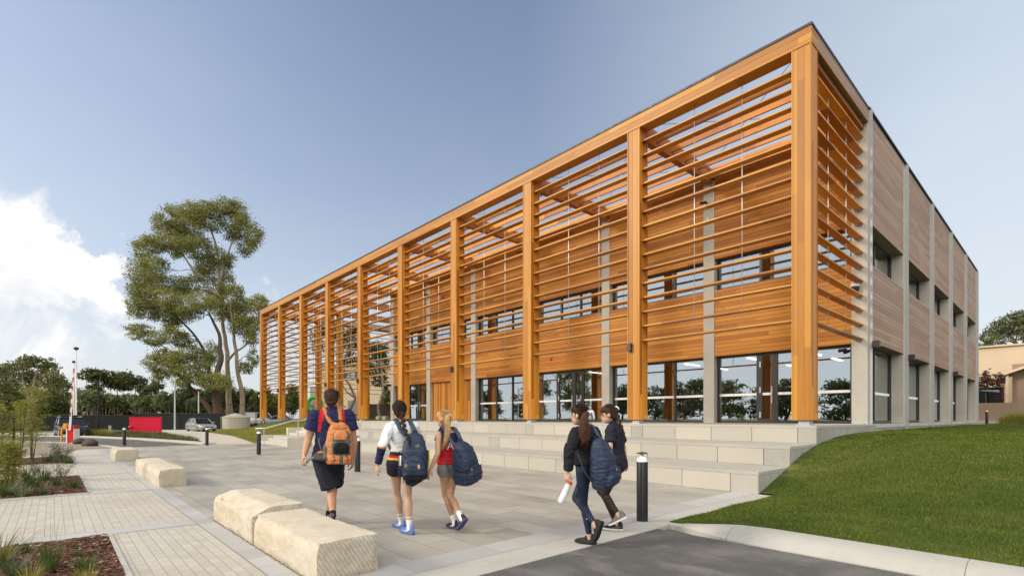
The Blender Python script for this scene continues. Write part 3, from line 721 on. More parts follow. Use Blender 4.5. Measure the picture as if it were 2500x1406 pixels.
k.blob('hip_belt', C_GR, [(-.22,.03,.0,.03),(-.2,.07,-.03,.045),(-.15,.075,-.04,.04),(-.12,.04,-.03,.02)], off=(-.17,-.02))
k.blob('hip_belt', C_OR, [(-.135,.045,-.03,.03),(-.12,.06,-.035,.04),(-.10,.03,-.02,.02)], off=(-.165,-.01))
k.tube('loose_strap', cloth('pale grey webbing', (.22,.22,.20)), [(-.235,0,-.17),(-.28,.01,-.20),(-.315,.02,-.245)], .006, None, .014)
k.tube('loose_strap', C_GR, [(-.20,-.04,.05),(-.185,-.02,-.05),(-.15,.0,-.14)], .005, None, .011)
k.straps(m_, C_ORB, .027, .05, .22, 'AB', False)
# ------------------------------------------------------------------ girl in white with a braid
g1 = person('girl with dark braid, white top with navy cuffs, bare legs and blue boots', 1.71, (981,1129,6.55), (983,1029,6.52), (974,1003,6.52), 30, 22, 34, -8,
   {'A': ((933,1088,-1), (922,1135,1), None, .8), 'B': ((1022,1090,1), (1008,1120,1), None, .8)},
   {'A': (zp(980,.088,6.93), 48, 0, 34), 'B': (zp(1000,.088,6.58), 50, 0, 34)}, SK2)
mb = MB(); g1.trunkfn(mb, .016, .12, 2, .03); sleeves(g1, mb, 1.92, .008, 'AB', .066)
def g1p(c):
    for k_ in 'AB':
        sh_, e, w_ = g1.arm[k_]; t = (c-e).dot((w_-e).normalized())
        if t > .0 and (c-e-(w_-e).normalized()*t).length < .085 and (c-g1.nk).dot(g1.tdir) < -.15:
            return 2 if t < .018 else 1
    return 0
fuse('long_sleeved_top', mb, [C_WHITE, C_NAVY, C_ORS], g1.root, .0075, 4, g1p, .009, 10)
mb = MB(); trousers(g1, mb, .30, .016, .012, .30)
def g1s(c):
    h = (c-g1.pc).dot(g1.tdir); return 1 if .075 < h < .105 else 2 if .05 < h < .075 else 0
fuse('skirt', mb, [C_SHORT, C_RED, C_GOLD], g1.root, .0075, 4, g1s, .006, 8)
mb = MB(); haircap(g1, mb, 1.04); hr = fuse('hair', mb, H_DK, g1.root, .006, 2, None, .003, 30)
capstrands(g1, (-1,0,-.35), 150, H_DK, hr)
def braid(o, pts, r0, r1, n, mat, parent):
    mb = MB(); Q = catmull(pts, 8); m = len(Q)
    for i in range(n):
        p = Q[int(i*(m-1)/(n-1))]; t = i/(n-1); r = r0+(r1-r0)*t; off = (1 if i % 2 else -1)*r*.42
        mb.ball(p+CR*off, r*.85, r*.8, r*1.1, rot_of(CR*(1 if i % 2 else -1)+UP*.9), 10, 6)
    mb.tube(Q, r1*.8, 8); mb.ball(Q[-1]-UP*.035, r1*.9, r1*.9, .05, None, 10, 6); return fuse('braid', mb, mat, parent, .005, 1)
braid(g1, [g1.hd-g1.f3*.095-g1.u3*.035, PD(983,1026,6.37), PD(987,1045,6.30), PD(996,1066,6.26), PD(1001,1080,6.25)], .034, .020, 13, H_DK, hr)
SOCKS = [C_WHITE, C_BLACK, C_ORS]
for k_, th in (('A', 48), ('B', 50)):
    foot(g1.root, 'boot', g1.leg[k_][2], heading(th), UP, .98, S_BLUE, S_BLUE, SOCKS, .13, g1.leg[k_][1], M['yellow'] if k_ == 'B' else None, (S_WHT, 1))
k = Pack('navy school backpack with a rounded front pocket, on the girl in white', g1.nk-g1.tdir*.42-heading(12)*.19-g1.ls*.165, -heading(8)-UP*.03, g1.tdir+CR*-.04)
mc = k.blob('main_compartment', C_BAG, [(-.28,.09,.0,.14),(-.27,.145,-.03,.20),(-.15,.165,-.04,.22),(.05,.15,-.04,.20),(.19,.125,-.03,.15),(.25,.095,-.02,.10),(.275,.05,.0,.06)])
fp = k.blob('front_pocket', C_BAG, [(-.24,.11,.1,.2),(-.225,.145,.1,.262),(-.14,.145,.1,.272),(-.04,.125,.1,.255),(.02,.085,.1,.225),(.04,.04,.1,.18)])
k.tube('zip', C_BAGD, [(-.14,.225,-.15),(-.135,.255,-.06),(-.08,.255,.005),(0,.25,.035),(.08,.255,.005),(.135,.255,-.06),(.14,.225,-.15)], .005, fp)
k.blob('base_panel', C_BAGD, [(-.29,.08,.0,.15),(-.285,.148,-.03,.22),(-.235,.158,-.035,.235),(-.22,.14,-.02,.2)])
k.patch('emblem', cloth('cream emblem', (.5,.4,.28)), .055, -.115, .268, .014, .028, fp); k.patch('emblem', C_ORS, .06, -.135, .272, .009, .014, fp)
k.patch('emblem', cloth('olive emblem', (.22,.26,.05)), -.10, -.10, .255, .018, .022, fp); k.patch('brand_patch', cloth('olive grey thread', (.16,.17,.11)), .04, .13, .165, .03, .018)
k.blob('side_pocket', C_BAGD, [(-.26,.02,.0,.08),(-.25,.045,-.02,.11),(-.14,.045,-.02,.11),(-.12,.04,-.01,.1)], off=(-.165,.02))
k.tube('grab_handle', C_BAGD, [(-.035,.01,.265),(-.02,.01,.30),(.02,.01,.30),(.035,.01,.265)], .008)
k.straps(g1, C_STRAP, .030, .075, .24, 'AB', True)
t = thing('water_bottle', 'steel water bottle with a black cap in the side pocket of the nearest girl\'s backpack', 'bottle', k.p(-.172,.06,-.2))
mb = MB(); z = k.z; b = k.p(-.172,.06,-.22); mb.tube([b, b+z*.004, b+z*.20, b+z*.225], [.02,.034,.034,.024], 16); mb.build('flask', M['stainless'], t, smooth='auto')
mb = MB(); mb.tube([b+z*.225, b+z*.255], .024, 14); mb.tube([b+z*.25+k.x*-.02, b+z*.28+k.x*-.012, b+z*.28+k.x*.012, b+z*.25+k.x*.02], .005, 6); mb.build('cap', M['black'], t, smooth='auto')
# folded dark garment bag with yellow piping hanging behind the pack
t = thing('sports_bag', 'flat dark navy bag with acid yellow piping beside the girl in white', 'bag', PD(1030,1150,6.52))
c = PD(1024,1138,6.50); mb = MB(); A = [PD(996,1105,6.56),PD(1046,1098,6.50),PD(1045,1134,6.50),PD(1033,1172,6.50),PD(1010,1187,6.52),PD(992,1182,6.56),PD(985,1150,6.58)]
mb.loft([[p-CF*.03 for p in A], [p+CF*.05 for p in A]]); fuse('shell', mb, C_SHORT, t, .008, 3, None, .004)
mb = MB(); mb.tube(catmull([PD(1047,1097,6.44),PD(1046.5,1134,6.44),PD(1036,1166,6.44),PD(1029,1175,6.44)], 4), .010, 8); mb.build('piping', C_YEL, t, smooth=True)
# ------------------------------------------------------------------ blonde girl
g2 = person('blonde girl in a red and navy sleeveless top with bare legs and dark sneakers', 1.60, (1096,1140,6.86), (1094,1048,6.84), (1083,1023,6.84), 48, 36, 62, -10,
   {'A': ((1069,1106,-1), (1051,1146,-1), None, .6), 'B': ((1124,1098,1), (1112,1130,1), None, .6)},
   {'A': (zp(1110,.088,6.88), 42, 0, 45), 'B': (zp(1127,.20,6.60), 45, -45, 45)}, SK3)
mb = MB(); g2.trunkfn(mb, .014, .06, .95, .02)
for sg in (1,-1): chain(mb, [g2.nk-g2.tdir*.03+g2.ls*sg*.055, g2.nk-g2.tdir*.06+g2.ls*sg*.10, g2.nk-g2.tdir*.12+g2.ls*sg*.11], [.05,.052,.05])
def g2p(c):
    h = -(c-g2.nk).dot(g2.tdir); return 0 if h < .17 else 1
fuse('netball_top', mb, [C_NAVY, C_RED], g2.root, .0075, 4, g2p, .006, 10)
mb = MB(); trousers(g2, mb, .24, .010, .004, .2); fuse('shorts', mb, C_GREYC, g2.root, .0075, 3)
mb = MB(); haircap(g2, mb, 1.03); hr = fuse('hair', mb, H_BL, g2.root, .006, 2, None, .003, 30)
capstrands(g2, (-1,0,.35), 150, H_BL, hr)
mb = MB(); q0 = g2.hd-g2.f3*.10+g2.u3*.03
chain(mb, [q0, PD(1092,1022,6.70), PD(1093,1050,6.66), PD(1088,1075,6.65), PD(1083,1090,6.65)], [.030,.036,.042,.032,.010], None, 12, 5); fuse('ponytail', mb, H_BL, hr, .006, 1, None, .004, 30)
strands([q0, PD(1092,1022,6.70), PD(1093,1050,6.66), PD(1088,1078,6.65), PD(1082,1098,6.65)], .022, 60, H_BL, hr); mb = MB(); mb.ball(q0-g2.f3*.012, .022, .026, .026, None, 10, 6); mb.build('hair_tie', WHITECLOTH, hr, smooth=True)
foot(g2.root, 'sneaker', g2.leg['A'][2], heading(42), UP, .93, S_BLK, S_PUR, C_WHITE, .095, g2.leg['A'][1], None, (S_WHT, 1))
foot(g2.root, 'sneaker', g2.leg['B'][2], heading(45)*.7-UP*.7, heading(45)*.7+UP*.7, .93, S_BLK, S_PUR, C_WHITE, .095, g2.leg['B'][1])
k = Pack('large navy school backpack swung to the right, on the blonde girl', PD(1126,1127,6.62), -heading(62)-UP*.02, g2.tdir+CR*-.22)
k.blob('main_compartment', C_BAG, [(-.285,.09,.0,.13),(-.275,.15,-.06,.19),(-.15,.17,-.08,.22),(.05,.155,-.08,.20),(.19,.125,-.06,.14),(.25,.09,-.04,.08),(.27,.045,-.01,.04)])
fp = k.blob('front_pocket', C_BAG, [(-.25,.11,.1,.17),(-.235,.145,.1,.235),(-.14,.145,.1,.265),(-.06,.13,.1,.25),(-.02,.08,.1,.2)])
k.tube('zip', C_BAGD, [(-.15,.16,-.06),(-.1,.245,-.045),(0,.262,-.035),(.1,.245,-.045),(.15,.16,-.06)], .005, fp)
k.tube('compression_strap', C_BAGD, [(-.165,.02,-.06),(-.172,.1,-.07),(-.15,.2,-.09)], .006, None, .012)
k.patch('emblem', cloth('rust emblem', (.28,.09,.05)), .06, -.18, .262, .014, .026, fp); k.patch('emblem', cloth('blush emblem', (.5,.2,.16)), .05, .15, .17, .012, .012)
k.patch('buckle', cloth('olive buckle', (.2,.22,.12)), -.12, -.06, .235, .016, .014)
k.tube('grab_handle', C_BAGD, [(-.04,-.01,.262),(-.02,-.01,.295),(.03,-.01,.295),(.045,-.01,.262)], .009)
k.straps(g2, C_STRAP, .030, .07, .2, 'AB', False)
k.tube('lower_strap', C_STRAP, [PD(1089,1118,6.72), PD(1093,1140,6.66), PD(1102,1162,6.62), PD(1112,1172,6.6)], .006, None, .012)
letter('A', .15, g2.nk-g2.tdir*.215-g2.fs*.135+g2.ls*.045, -g2.ls, UP+g2.ls*-.2, WHITECLOTH, g2.root)
# ------------------------------------------------------------------ girl with the ribbon
g3 = person('girl with white hair ribbon, black jumper and navy leggings, holding a white bottle', 1.65, (1432,1141,6.02), (1428,1042,6.02), (1414,1013,6.02), 52, 40, 60, -4,
   {'A': ((1391,1100,-1), (1385,1155,-1), None, 1.25), 'B': ((1462,1092,1), (1452,1130,1), None, .9)},
   {'A': (zp(1440,.088,6.04), 58, 0, 52), 'B': (zp(1454,.26,5.90), 50, -60, 55)}, SK2)
mb = MB(); g3.trunkfn(mb, .030, -.0, 2, .02); sleeves(g3, mb, 1.93, .016, 'AB', .072); fuse('jumper', mb, C_BLACK, g3.root, .008, 4, None, .013, 9)
mb = MB(); leggings(g3, mb, 1.86, .003); fuse('leggings', mb, C_LEG, g3.root, .0072, 3)
mb = MB(); q = g3.leg['A'][1]*.55+g3.leg['A'][2]*.45; q = q-CF*.055; mb.ball(q, .008,.008,.008); mb.build('legging_dot', WHITECLOTH, g3.root)
mb = MB(); haircap(g3, mb, 1.03); hr = fuse('hair', mb, H_DK, g3.root, .006, 2, None, .003, 30)
capstrands(g3, (-1,0,.2), 150, H_DK, hr)
mb = MB(); q0 = g3.hd-g3.f3*.10+g3.u3*.02
chain(mb, [q0, PD(1426,1022,5.84), PD(1427,1046,5.80), PD(1427,1068,5.80), PD(1425,1082,5.80)], [(.034,.03),(.046,.034),(.070,.036),(.066,.030),(.030,.014)], CR, 14, 5); fuse('ponytail', mb, H_RED, hr, .006, 1, None, .006, 26)
strands([q0, PD(1426,1022,5.84), PD(1427,1046,5.80), PD(1427,1068,5.80), PD(1424,1092,5.80)], .034, 80, H_RED, hr)
mb = MB(); a = q0-g3.f3*.03
for sg in (1,-1): chain(mb, [a, a+CR*sg*.03+UP*.018, a+CR*sg*.045-UP*.02, a+CR*sg*.055-UP*.075], [.012,(.018,.008),(.017,.007),(.012,.006)], CR, 8, 3)
mb.ball(a, .018,.018,.018); chain(mb, [a+UP*.012, g3.hd+g3.u3*.07-g3.l3*-.06-g3.f3*.05], [.007,.006], None, 8, 3); fuse('ribbon', mb, WHITECLOTH, hr, .004, 1)
foot(g3.root, 'running_shoe', g3.leg['A'][2], heading(60), UP, .98, S_BLK, S_BLK, None, 0, None, None)
foot(g3.root, 'running_shoe', g3.leg['B'][2], heading(50)*.35-UP*.94, heading(50)*.94+UP*.35, .98, S_BLK, S_BLK)
k = Pack('big navy backpack hung from one shoulder, on the girl with the ribbon', PD(1460,1128,5.82), -heading(58)-UP*.02, g3.tdir+CR*-.20)
k.blob('main_compartment', C_BAG, [(-.29,.09,.0,.12),(-.28,.15,-.05,.17),(-.15,.165,-.07,.20),(.06,.15,-.07,.18),(.2,.12,-.05,.12),(.26,.085,-.03,.07),(.28,.04,-.01,.03)])
fp = k.blob('front_pocket', C_BAG, [(-.25,.11,.1,.16),(-.235,.14,.1,.225),(-.14,.14,.1,.25),(-.06,.125,.1,.235),(-.02,.08,.1,.19)])
k.tube('zip', C_BAGD, [(-.145,.15,-.06),(-.1,.23,-.045),(0,.248,-.035),(.1,.23,-.045),(.145,.15,-.06)], .005, fp)
k.patch('emblem', cloth('coral emblem', (.6,.17,.09)), .085, -.17, .235, .012, .03, fp); k.patch('buckle', cloth('pale buckle', (.35,.36,.36)), -.06, -.05, .24, .014, .016); k.patch('brand_patch', cloth('dull thread', (.2,.2,.2)), .02, .13, .15, .03, .012)
k.tube('grab_handle', C_BAGD, [(-.05,-.01,.27),(-.02,-.01,.30),(.03,-.01,.30),(.06,-.01,.27)], .009)
k.straps(g3, C_STRAP, .032, .06, .22, 'B', False)
k.tube('lower_strap', C_STRAP, [PD(1409,1103,5.86), PD(1416,1122,5.82), PD(1428,1152,5.80), PD(1446,1176,5.78), PD(1458,1186,5.78)], .006, None, .014)
sh_, e, w_ = g3.arm['A']; hd_ = w_+(w_-e).normalized()*.09
t = thing('water_bottle', 'white plastic water bottle with an orange lid held by the girl with the ribbon', 'bottle', hd_)
a = PD(1391,1176,5.93); b = PD(1368,1226,5.88); dn3 = (b-a).normalized()
mb = MB(); mb.tube([a+dn3*.03, a+dn3*.045, a+dn3*.10, a+dn3*.12, a+dn3*.25, a+dn3*.265], [.026,.036,.034,.038,.038,.028], 18); mb.build('flask', plain('white plastic', (.74,.74,.74), .35, 0, .03), t, smooth='auto')
mb = MB(); mb.tube([a-dn3*.012, a, a+dn3*.03], [.016,.034,.036], 18); mb.build('lid', plain('orange plastic', (.66,.10,.03), .35), t, smooth='auto')
# ------------------------------------------------------------------ girl in the polo
g4 = person('girl with a braid and white scrunchie in an ink navy polo and dark brown leggings', 1.68, (1506,1138,6.80), (1499,1037,6.80), (1486,1011,6.80), 62, 58, 78, -14,
   {'A': ((1489,1102,-1), (1478,1140,1), None, .7), 'B': ((1523,1094,1), (1528,1130,-1), None, .4)},
   {'A': (zp(1506,.088,6.78), 72, 0, 66), 'B': (zp(1511,.235,6.66), 60, -25, 66)}, SK2)
mb = MB(); g4.trunkfn(mb, .020, -.04, 2, .02); sleeves(g4, mb, .62, .010, 'AB', .068); sh = fuse('polo_shirt', mb, C_INK, g4.root, .0075, 4, None, .010, 9)
mb = MB(); chain(mb, [g4.nk-g4.tdir*.02, g4.nk+(g4.hd-g4.nk)*.30], [.064,.056], None, 18, 3); fuse('collar', mb, C_INK, sh, .006, 2)
mb = MB(); leggings(g4, mb, 1.88, .003); fuse('leggings', mb, C_BROWN, g4.root, .0072, 3)
mb = MB(); haircap(g4, mb, 1.03); hr = fuse('hair', mb, H_MID, g4.root, .006, 2, None, .003, 30)
capstrands(g4, (-1,0,.45), 150, H_MID, hr)
q0 = g4.hd-g4.f3*.105+g4.u3*.045
braid(g4, [q0, PD(1507,1015,6.76), PD(1514,1034,6.74), PD(1521,1056,6.74)], .032, .022, 10, H_MID, hr)
mb = MB()
for i in range(9): a = i*2*math.pi/9; mb.ball(q0-g4.f3*.01+CR*.026*math.cos(a)+UP*.026*math.sin(a), .015,.013,.015, None, 8, 6)
fuse('scrunchie', mb, WHITECLOTH, hr, .004, 1)
mb = MB(); sh_, e, w_ = g4.arm['B']; q = (w_-e).normalized(); mb.tube([w_-q*.012, w_+q*.006], .031, 14); mb.build('wristwatch', WHITECLOTH, g4.root, smooth='auto')
foot(g4.root, 'running_shoe', g4.leg['A'][2], heading(74), UP, 1.0, S_BLK, S_WHT, None, 0, None, None, (S_GRY, 1))
foot(g4.root, 'running_shoe', g4.leg['B'][2], heading(62)*.85-UP*.5, heading(62)*.5+UP*.85, 1.0, S_GRY, S_WHT)
# ================================================================== SCHOOL BUILDING
PP = 4.86; PW = .43; CP = 4.9
ZF = 1.32; ZS0, DZS, NS = 3.94, .447, 15
B = thing('school_building', 'long two storey timber clad school building with golden louvre screens and concrete columns', 'building')
def post(x, y, parent=B):
    """boxed timber post, x,y = right front corner, PW square"""
    mb = MB(); x0, x1, y0, y1, z0, z1 = x-PW, x, y, y+PW, ZF+.13, 10.6
    mb.box(x0, y0, z0, x1, y1, z1)
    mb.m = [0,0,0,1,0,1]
    o = mb.build('post', [M['gold_post_x'], M['gold_post_y']], parent)
    t = MB(); e = .022
    for (a, b) in ((x0, y0), (x1, y0), (x0, y1), (x1, y1)):
        sx = -1 if a == x0 else 1; sy = -1 if b == y0 else 1
        t.box(a+sx*.012, b+sy*.012, z0, a-sx*e, b-sy*e, z1-.003)
    t.build('corner_trim', M['gold_post_x'], o)
    s = MB(); s.box(x0+.11, y0+.09, ZF, x1-.07, y1-.09, z0)
    s.box(x0+.05, y0+.04, ZF, x1-.03, y1-.04, ZF+.015)
    s.build('base_stub', M['steel'], o, bevel=.006)
    return o
posts = [post(-PP*i, 0) for i in range(10)]
for i in (7, 8, 9): post(-PP*i, 4.9)
post(-PP*9, 9.8); post(-PP*9, 14.6)

def slat_x(mb, x0, x1, y, z, m=0):
    # rounded nose, slightly tapered board
    mb.prism([(y, z-.02), (y+.012, z-.026), (y+.215, z-.026), (y+.215, z+.026), (y+.012, z+.026), (y, z+.02)], 'x', x0, x1, m)
def slat_y(mb, y0, y1, x, z, m=0):
    mb.prism([(x, z-.018), (x-.012, z-.024), (x-.215, z-.026), (x-.215, z+.026), (x-.012, z+.024), (x, z+.018)], 'y', y0, y1, m)
def rods(par, pts):
    for (x, y) in pts:
        r = MB(); r.tube([(x, y, ZS0-.03), (x, y, 10.6)], .011, 6)
        r.build('rod', M['rod'], par, smooth=True)
for i in range(9):
    mb = MB(); x1 = -PP*i-PW-.0; x0 = -PP*(i+1)
    for k in range(NS): slat_x(mb, x0, x1, .13, ZS0+DZS*k)
    o = mb.build('louvre_screen', M['slat_x'], B)
    br = MB()
    for k in range(NS):
        for xx in (x0+.001, x1-.121): br.box(xx, .18, ZS0+DZS*k-.03, xx+.12, .26, ZS0+DZS*k-.0265)
    br.build('bracket', M['black'], o)
    rods(o, [(x0+1.72, .225), (x0+3.1, .225)])
mb = MB()
for k in range(NS): slat_y(mb, PW, 5.0, -.11, ZS0+DZS*k)
o = mb.build('louvre_screen', M['slat_y'], B)
br = MB()
for k in range(NS): br.box(-.26, 4.85, ZS0+DZS*k-.034, -.13, 4.995, ZS0+DZS*k-.0265)
br.build('bracket', M['steel'], o)
rods(o, [(-.2, 1.95), (-.2, 3.55)])
for (a, b) in ((PW, 4.9), (4.9+PW, 9.8), (9.8+PW, 14.6)):
    mb = MB()
    for k in range(NS): slat_y(mb, a, b, -PP*9-.13, ZS0+DZS*k)
    o = mb.build('louvre_screen', M['slat_y'], B)
    rods(o, [(-PP*9-.22, a+1.5), (-PP*9-.22, a+3.0)])
# fascia and coping
XL = -PP*9-PW
mb = MB(); mb.box(XL, -.012, 10.6, .012, PW, 11.0); mb.build('fascia', M['fascia'], B)
mb = MB(); mb.box(XL, -.018, 10.585, .018, .02, 10.603); mb.box(.0, .021, 10.585, .018, 5.0, 10.603); mb.build('fascia_trim', M['fascia'], B)
mb = MB(); mb.box(-PW, PW+.001, 10.6, .012, 5.03, 11.0); mb.build('fascia', M['grey_wall'], B)
mb = MB(); mb.box(XL-.002, PW+.001, 10.6, XL+PW, 15.0, 11.0); mb.build('fascia', M['grey_wall'], B)
mb = MB(); mb.box(-29.4, 5.0, 10.951, .0, 31.0, 11.02); mb.box(XL-.03, -.03, 11.003, .03, PW+.02, 11.065); mb.box(-PW, PW+.02, 11.003, .03, 5.05, 11.065)
mb.box(-.3, 5.05, 11.021, .045, 30.9, 11.085); mb.box(XL-.03, PW+.02, 11.003, XL+.3, 15, 11.065)
mb.build('roof_coping', M['coping'], B)
# pergola
for i in range(10):
    xc = -PP*i-PW/2
    yend = 5.0 if i < 6 else 14.6
    mb = MB(); mb.box(xc-.11, PW+.002, 10.42, xc+.11, yend, 10.93); mb.build('pergola_beam', M['beam_y'], B)
for (a, b, ys) in ((-PP*9, -.55, (1.15, 2.05, 2.95, 3.85)),):
    for y in ys:
        mb = MB()
        for i in range(9): mb.box(-PP*(i+1)-PW/2+.112, y, 10.56, -PP*i-PW/2-.112, y+.065, 10.86)
        mb.build('purlin', M['beam_x'], B)
mb = MB()
for i in range(9): mb.box(-PP*(i+1)-PW/2+.112, 4.74, 10.5, -PP*i-PW/2-.112, 4.83, 10.88)
mb.build('purlin', M['beam_x'], B)
for i in range(9):
    mb = MB(); xa, xb = -PP*i-PW/2-.12, -PP*(i+1)-PW/2+.12
    mb.tube([(xa, .5, 10.9), (xb, 4.7, 10.9)], .008, 5); mb.tube([(xb, .5, 10.88), (xa, 4.7, 10.88)], .008, 5)
    mb.build('brace_rod', M['black'], B)
# concrete columns on the front wall
for i in range(7):
    x = -CP*i - (0.0 if i else 0.0)
    mb = MB(); mb.box(x-.43, 5.0, ZF-.01, x, 5.47, 10.5 if i else 10.95); mb.build('concrete_column', M['concrete'], B, bevel=.008)
# cladding, bay by bay
for i in range(6):
    x1 = -CP*i-.432; x0 = -CP*(i+1)+.002
    mb = MB(); mb.box(x0, 5.035, 7.52, x1, 5.40, 10.95); mb.build('upper_cladding', M['wall'], B)
    mb = MB(); mb.box(x0, 5.035, 3.84, x1, 5.40, 6.33); mb.build('lower_cladding', M['wall'], B)
def glazing(name, x0, x1, z0, z1, y, mull, fw=.06, strip=None, axis='x', gl='glass', parent=B, trans=None, glz=True):
    """framed glass; axis x: in plane y; axis y: x0..x1 run along y in plane x=y"""
    mb = MB(); d = .06
    def bx(m, a, z_0, b, z_1, t0, t1):
        if axis == 'x': m.box(a, y+t0, z_0, b, y+t1, z_1)
        else: m.box(y-t1, a, z_0, y-t0, b, z_1)
    bx(mb, x0, z0, x1, z0+fw*1.3, -d, d); bx(mb, x0, z1-fw, x1, z1, -d, d)
    xs = sorted(mull); zz0, zz1 = z0+fw*1.3, z1-fw
    bx(mb, x0, zz0, x0+fw, zz1, -d, d); bx(mb, x1-fw, zz0, x1, zz1, -d, d)
    for q in xs: bx(mb, q-fw/2, zz0, q+fw/2, zz1, -d-.006, d)
    if trans: bx(mb, x0+fw, trans-.02, x1-fw, trans+.02, -d+.01, d-.01)
    o = mb.build(name, M['frame'], B if parent is None else parent)
    cuts = [x0+fw]+[c for q in xs for c in (q-fw/2, q+fw/2)]+[x1-fw]
    p = MB(); st = MB()
    for a, b in zip(cuts[::2], cuts[1::2]):
        bx(p, a, zz0, b, zz1, -.006, .006)
        if strip: bx(st, a, strip-.045, b, strip+.045, -.010, -.0065)
    p.build('pane', M[gl], o)
    if strip: st.build('safety_strip', M['strip'], o)
    return o
UM = [[-3.3], [-6.7], [-12.95, -11.7], [-18.0, -16.6], [-22.4, -21.0], [-27.3, -26.2]]
for i in range(6):
    glazing('window', -CP*(i+1)+.003, -CP*i-.433, 6.335, 7.515, 5.31, UM[i], .07)
ZT = 2.36
glazing('shopfront_window', -4.897, -3.37, ZF, 3.835, 5.31, [], .07, ZT)
glazing('shopfront_window', -2.80, -.433, ZF, 3.835, 5.31, [-1.55], .07, ZT)
glazing('shopfront_window', -9.797, -5.333, ZF, 3.835, 5.31, [-8.2, -6.69], .07, ZT)
glazing('shopfront_window', -14.697, -13.2, ZF, 3.835, 5.31, [], .07, ZT)
glazing('shopfront_window', -11.58, -10.233, ZF, 3.835, 5.31, [], .07, ZT)
glazing('shopfront_window', -19.597, -15.133, ZF, 3.835, 5.31, [-17.96, -16.6], .07, ZT)
glazing('shopfront_window', -29.397, -27.6, ZF, 3.835, 5.31, [], .07, ZT)
def glass_door(x0, x1, hx, hing, z1=3.835):
    o = glazing('door', x0, x1, ZF, z1, 5.30, [], .115, ZT)
    h = MB(); h.box(hx-.02, 5.205, 2.02, hx+.02, 5.235, 2.62); h.box(hx-.012, 5.2, 2.3, hx+.012, 5.24, 2.33); h.build('handle', M['stainless'], o)
    for z in (1.62, 2.5, 3.42): g = MB(); g.box(hing-.03, 5.215, z-.1, hing+.03, 5.238, z+.1); g.build('hinge', M['steel'], o)
    return o
glass_door(-3.368, -2.802, -2.9, -3.3)
glass_door(-13.198, -12.13, -12.2, -13.1); glass_door(-12.128, -11.582, -11.9, -11.66)
glass_door(-27.598, -26.25, -26.4, -27.5); glass_door(-26.248, -24.933, -26.1, -25.0)
# upright timber panel bay with a door in it
mb = MB(); mb.box(-24.497, 5.22, ZF, -20.033, 5.40, 3.838); o = mb.build('timber_panel', M['vpanel'], B)
mb = MB(); mb.box(-22.05, 5.2, ZF+.02, -21.0, 5.219, 3.5); d = mb.build('door', M['vpanel'], B)
mb = MB(); mb.box(-21.16, 5.165, 2.3, -21.12, 5.199, 2.42); mb.build('handle', M['stainless'], d)
# ---------------- right hand facade
FY = [5.09, 10.15, 15.3, 20.45, 25.6, 30.7]
for k, y in enumerate(FY):
    mb = MB(); mb.box(.001, y-.014, 1.0 if k < 2 else 1.16, .105, y+.014, 10.98); mb.box(.001, y-.05, 1.0 if k < 2 else 1.16, .012, y+.05, 10.98)
    mb.build('steel_fin', M['steel'], B)
for k in range(5):
    y0, y1 = FY[k]+.016, FY[k+1]-.016
    if k: mb = MB(); mb.box(-.45, FY[k]-.28, 1.31, -.001, FY[k]-.02, 10.9); mb.build('concrete_column', M['concrete'], B, bevel=.006)
    for (z0, z1, js, nm) in ((3.89, 6.29, (5.45,), 'lower_cladding'), (7.57, 10.96, (8.72, 9.83), 'upper_cladding')):
        mb = MB(); a = FY[k]+.06; b = FY[k+1]-.06
        mb.box(-.38, a, z0, -.003, b, z1, 0)
        for j in js: mb.box(-.0028, a, j-.008, .002, b, j+.008, 1)
        mb.box(-.36, a+.01, z1, -.01, b-.01, z1+.02, 1) if z1 < 7 else None
        mb.build(nm, [M['grey_wall'], M['steel']], B)
    ye = FY[k+1]-.28
    glazing('window', FY[k]+.02, ye-.003, 6.32, 7.56, -.43, [(FY[k]+ye)/2], .07, None, 'y', 'glass_side')
    glazing('shopfront_window', FY[k]+.02, ye-.003, 1.32, 3.885, -.43, [(FY[k]+ye)/2], .07, ZT, 'y', 'glass_side')
mb = MB(); mb.box(-.45, FY[5]-.28, 1.31, -.001, FY[5]-.02, 10.9); mb.build('concrete_column', M['concrete'], B, bevel=.006)
mb = MB(); mb.box(-.5, 5.1, 1.18, .03, 30.75, 1.30); mb.build('slab_edge', M['concrete'], B)
mb = MB(); mb.box(-.5, 5.1, .3, .0, 30.75, 1.178); mb.build('plinth', M['concrete_dark'], B)
# ---------------- inside
mb = MB(); mb.box(-29.4, 5.5, 1.0, -.52, 30.6, 1.31); mb.build('floor_slab', M['room_floor'], B)
mb = MB(); mb.box(-29.4, 5.42, 3.9, -.5, 30.6, 4.1); mb.box(-29.4, 5.42, 6.1, -.5, 30.6, 6.3); mb.box(-29.4, 5.42, 7.6, -.5, 30.6, 7.8); mb.build('ceiling', M['room'], B)
mb = MB(); mb.box(-29.4, 13.0, 1.32, -6.0, 13.2, 10.9); mb.box(-29.4, 30.62, 1.32, -.5, 30.7, 10.9); mb.box(-29.39, 5.5, 1.32, -29.2, 30.6, 10.9)
for x in (-10.1, -19.8): mb.box(x-.1, 5.5, 1.32, x+.1, 13, 3.9); mb.box(x-.1, 5.5, 6.3, x+.1, 13, 7.6)
mb.box(-18.9, 9.6, 1.32, -15.2, 9.8, 3.9)
mb.build('interior_wall', M['room'], B)
mb = MB(); mb.box(-3.1, 9.0, 1.32, -2.7, 9.4, 3.9); mb.box(-8.9, 8.2, 1.32, -8.4, 8.7, 3.9); mb.box(-13.9, 8.2, 1.32, -13.4, 8.7, 3.9)
mb.box(-17.5, 9.55, 2.1, -16.3, 9.59, 3.1); mb.build('interior_column', M['room_dark'], B)
